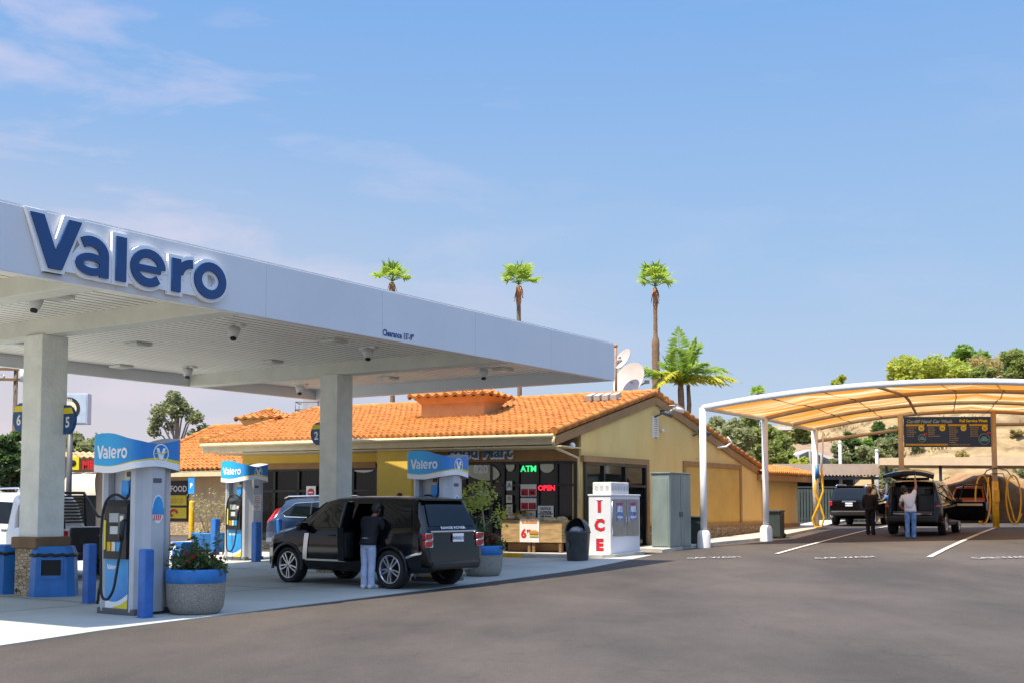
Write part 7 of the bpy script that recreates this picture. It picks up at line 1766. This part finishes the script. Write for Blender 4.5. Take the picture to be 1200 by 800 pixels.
    for sd in ('L','R'):
        a, b = Vector(J['ank'+sd][:3]), Vector(J['toe'+sd][:3]); dd = b-a; dd.z = 0; dd.normalize(); mb = MB(); mb.smooth = True
        mb.tube([(a-dd*.075+Vector((0,0,-.045)))*s, (a-dd*.04+Vector((0,0,-.03)))*s, (a+dd*.06+Vector((0,0,-.038)))*s, (b+dd*.0+Vector((0,0,.012)))*s, (b+dd*.05+Vector((0,0,.005)))*s], [.038*s,.05*s,.052*s,.045*s,.028*s], n=10); mb.build('shoe', m_shoe, t)
    mb = MB(); mb.smooth = True; hsphere(mb, (0,-.020,.055), .115, (.80,.93,1.02))
    if long_hair: hsphere(mb, (0,-.055,-.05), .10, (.80,.55,1.4))
    else: hsphere(mb, (0,-.035,.0), .10, (.80,.80,1.0))
    mb.build('hair', m_hair, t); return t
M_jean = mat('pale_jeans', (.42,.50,.66), .85, var=.14, vscale=6, bump=.3); M_jean2 = mat('blue_jeans', (.13,.25,.46), .85, var=.35, vscale=7, bump=.3)
M_hood = mat('black_cloth', (.010,.010,.014), .85, var=.2, bump=.4, bscale=20); M_tee = mat('white_tee', (.74,.72,.74), .85, var=.04, bump=.3, bscale=14); M_shoew = mat('white_shoe', (.66,.65,.62), .6, var=.08)
M_bluet = mat('blue_shirt', (.03,.16,.45), .8, var=.1)
# at the pump, leaning in at the rear door
pA = GB(431, 688, -.42); inn_ = -lf
person('person in a black jacket, pale jeans and white shoes leaning into the black luxury suv', pA, math.atan2(inn_.y, inn_.x)-math.pi/2+R(8),
       {'chest':(0,.10,1.27),'neckb':(0,.17,1.40),'neck':(0,.21,1.46),'headc':(0,.27,1.555),'look':(.1,1,-.35),'shL':(-.185,.13,1.36),'shR':(.185,.13,1.36),'elL':(-.25,.26,1.14),'elR':(.25,.24,1.14),'wrL':(-.16,.46,1.13),'wrR':(.17,.46,1.10),'paL':(-.13,.53,1.12),'paR':(.14,.53,1.09),'belly':(0,.04,1.08),'hipL':(-.085,0,.88),'hipR':(.085,0,.88),'ankL':(-.07,-.03,.09),'ankR':(.08,.0,.09),'toeL':(-.09,.13,.035),'toeR':(.10,.16,.035),'kneeL':(-.08,.01,.49),'kneeR':(.085,.02,.49)}, M_hood, M_jean, M_shoew, M_skind, h=1.70)
pB = G(1067.5, 630.5); away = Vector((math.sin(R(18)), math.cos(R(18)), 0))
person('person in a white t-shirt and blue jeans reaching up to the raised tailgate', pB, R(-14),
       {'belly':(-.01,.01,1.08),'chest':(-.05,.02,1.27),'neckb':(-.09,.03,1.41),'neck':(-.11,.05,1.47),'headc':(-.16,.09,1.575),'look':(-.2,1,-.1),'shL':(-.24,.02,1.34),'shR':(.115,.03,1.43),'elR':(.20,.10,1.70),'wrR':(.18,.14,1.94),'paR':(.175,.155,2.01),'elL':(-.33,.0,1.10),'wrL':(-.24,.14,.98),'paL':(-.18,.19,.98),'sleeve':.5,'ankL':(-.10,-.02,.09),'ankR':(.09,-.0,.09)}, M_tee, M_jean2, M_jean2, h=1.76)
pC = G(1020, 626); person('person all in black clothes standing behind the suv with roof rails', pC, R(-30), {'elL':(-.24,.02,1.11),'wrL':(-.2,.16,.95),'paL':(-.17,.22,.92),'ankL':(-.07,-.05,.09),'toeL':(-.09,.11,.035),'kneeL':(-.08,.0,.49)}, M_hood, M_hood, M_hood, M_skind, mat('brown_hair', (.10,.03,.015), .5), h=1.72)
q = Vector(runner.location)+Vector((math.cos(lane), math.sin(lane), 0))*.25+Vector((math.sin(lane), -math.cos(lane), 0))*1.35
person('person in a blue shirt bending at the open door of the suv with roof rails', onG(q.x, q.y), R(70), {'chest':(0,.16,1.24),'neckb':(0,.26,1.34),'neck':(0,.31,1.38),'headc':(0,.39,1.44),'look':(0,1,-.5),'belly':(0,.06,1.07),'shL':(-.18,.2,1.31),'shR':(.18,.2,1.31),'elL':(-.24,.38,1.14),'elR':(.24,.38,1.14),'wrL':(-.18,.58,1.1),'wrR':(.18,.58,1.1),'paL':(-.16,.65,1.09),'paR':(.16,.65,1.09),'sleeve':.5}, M_bluet, M_jean2, M_hood, M_skind, h=1.7)
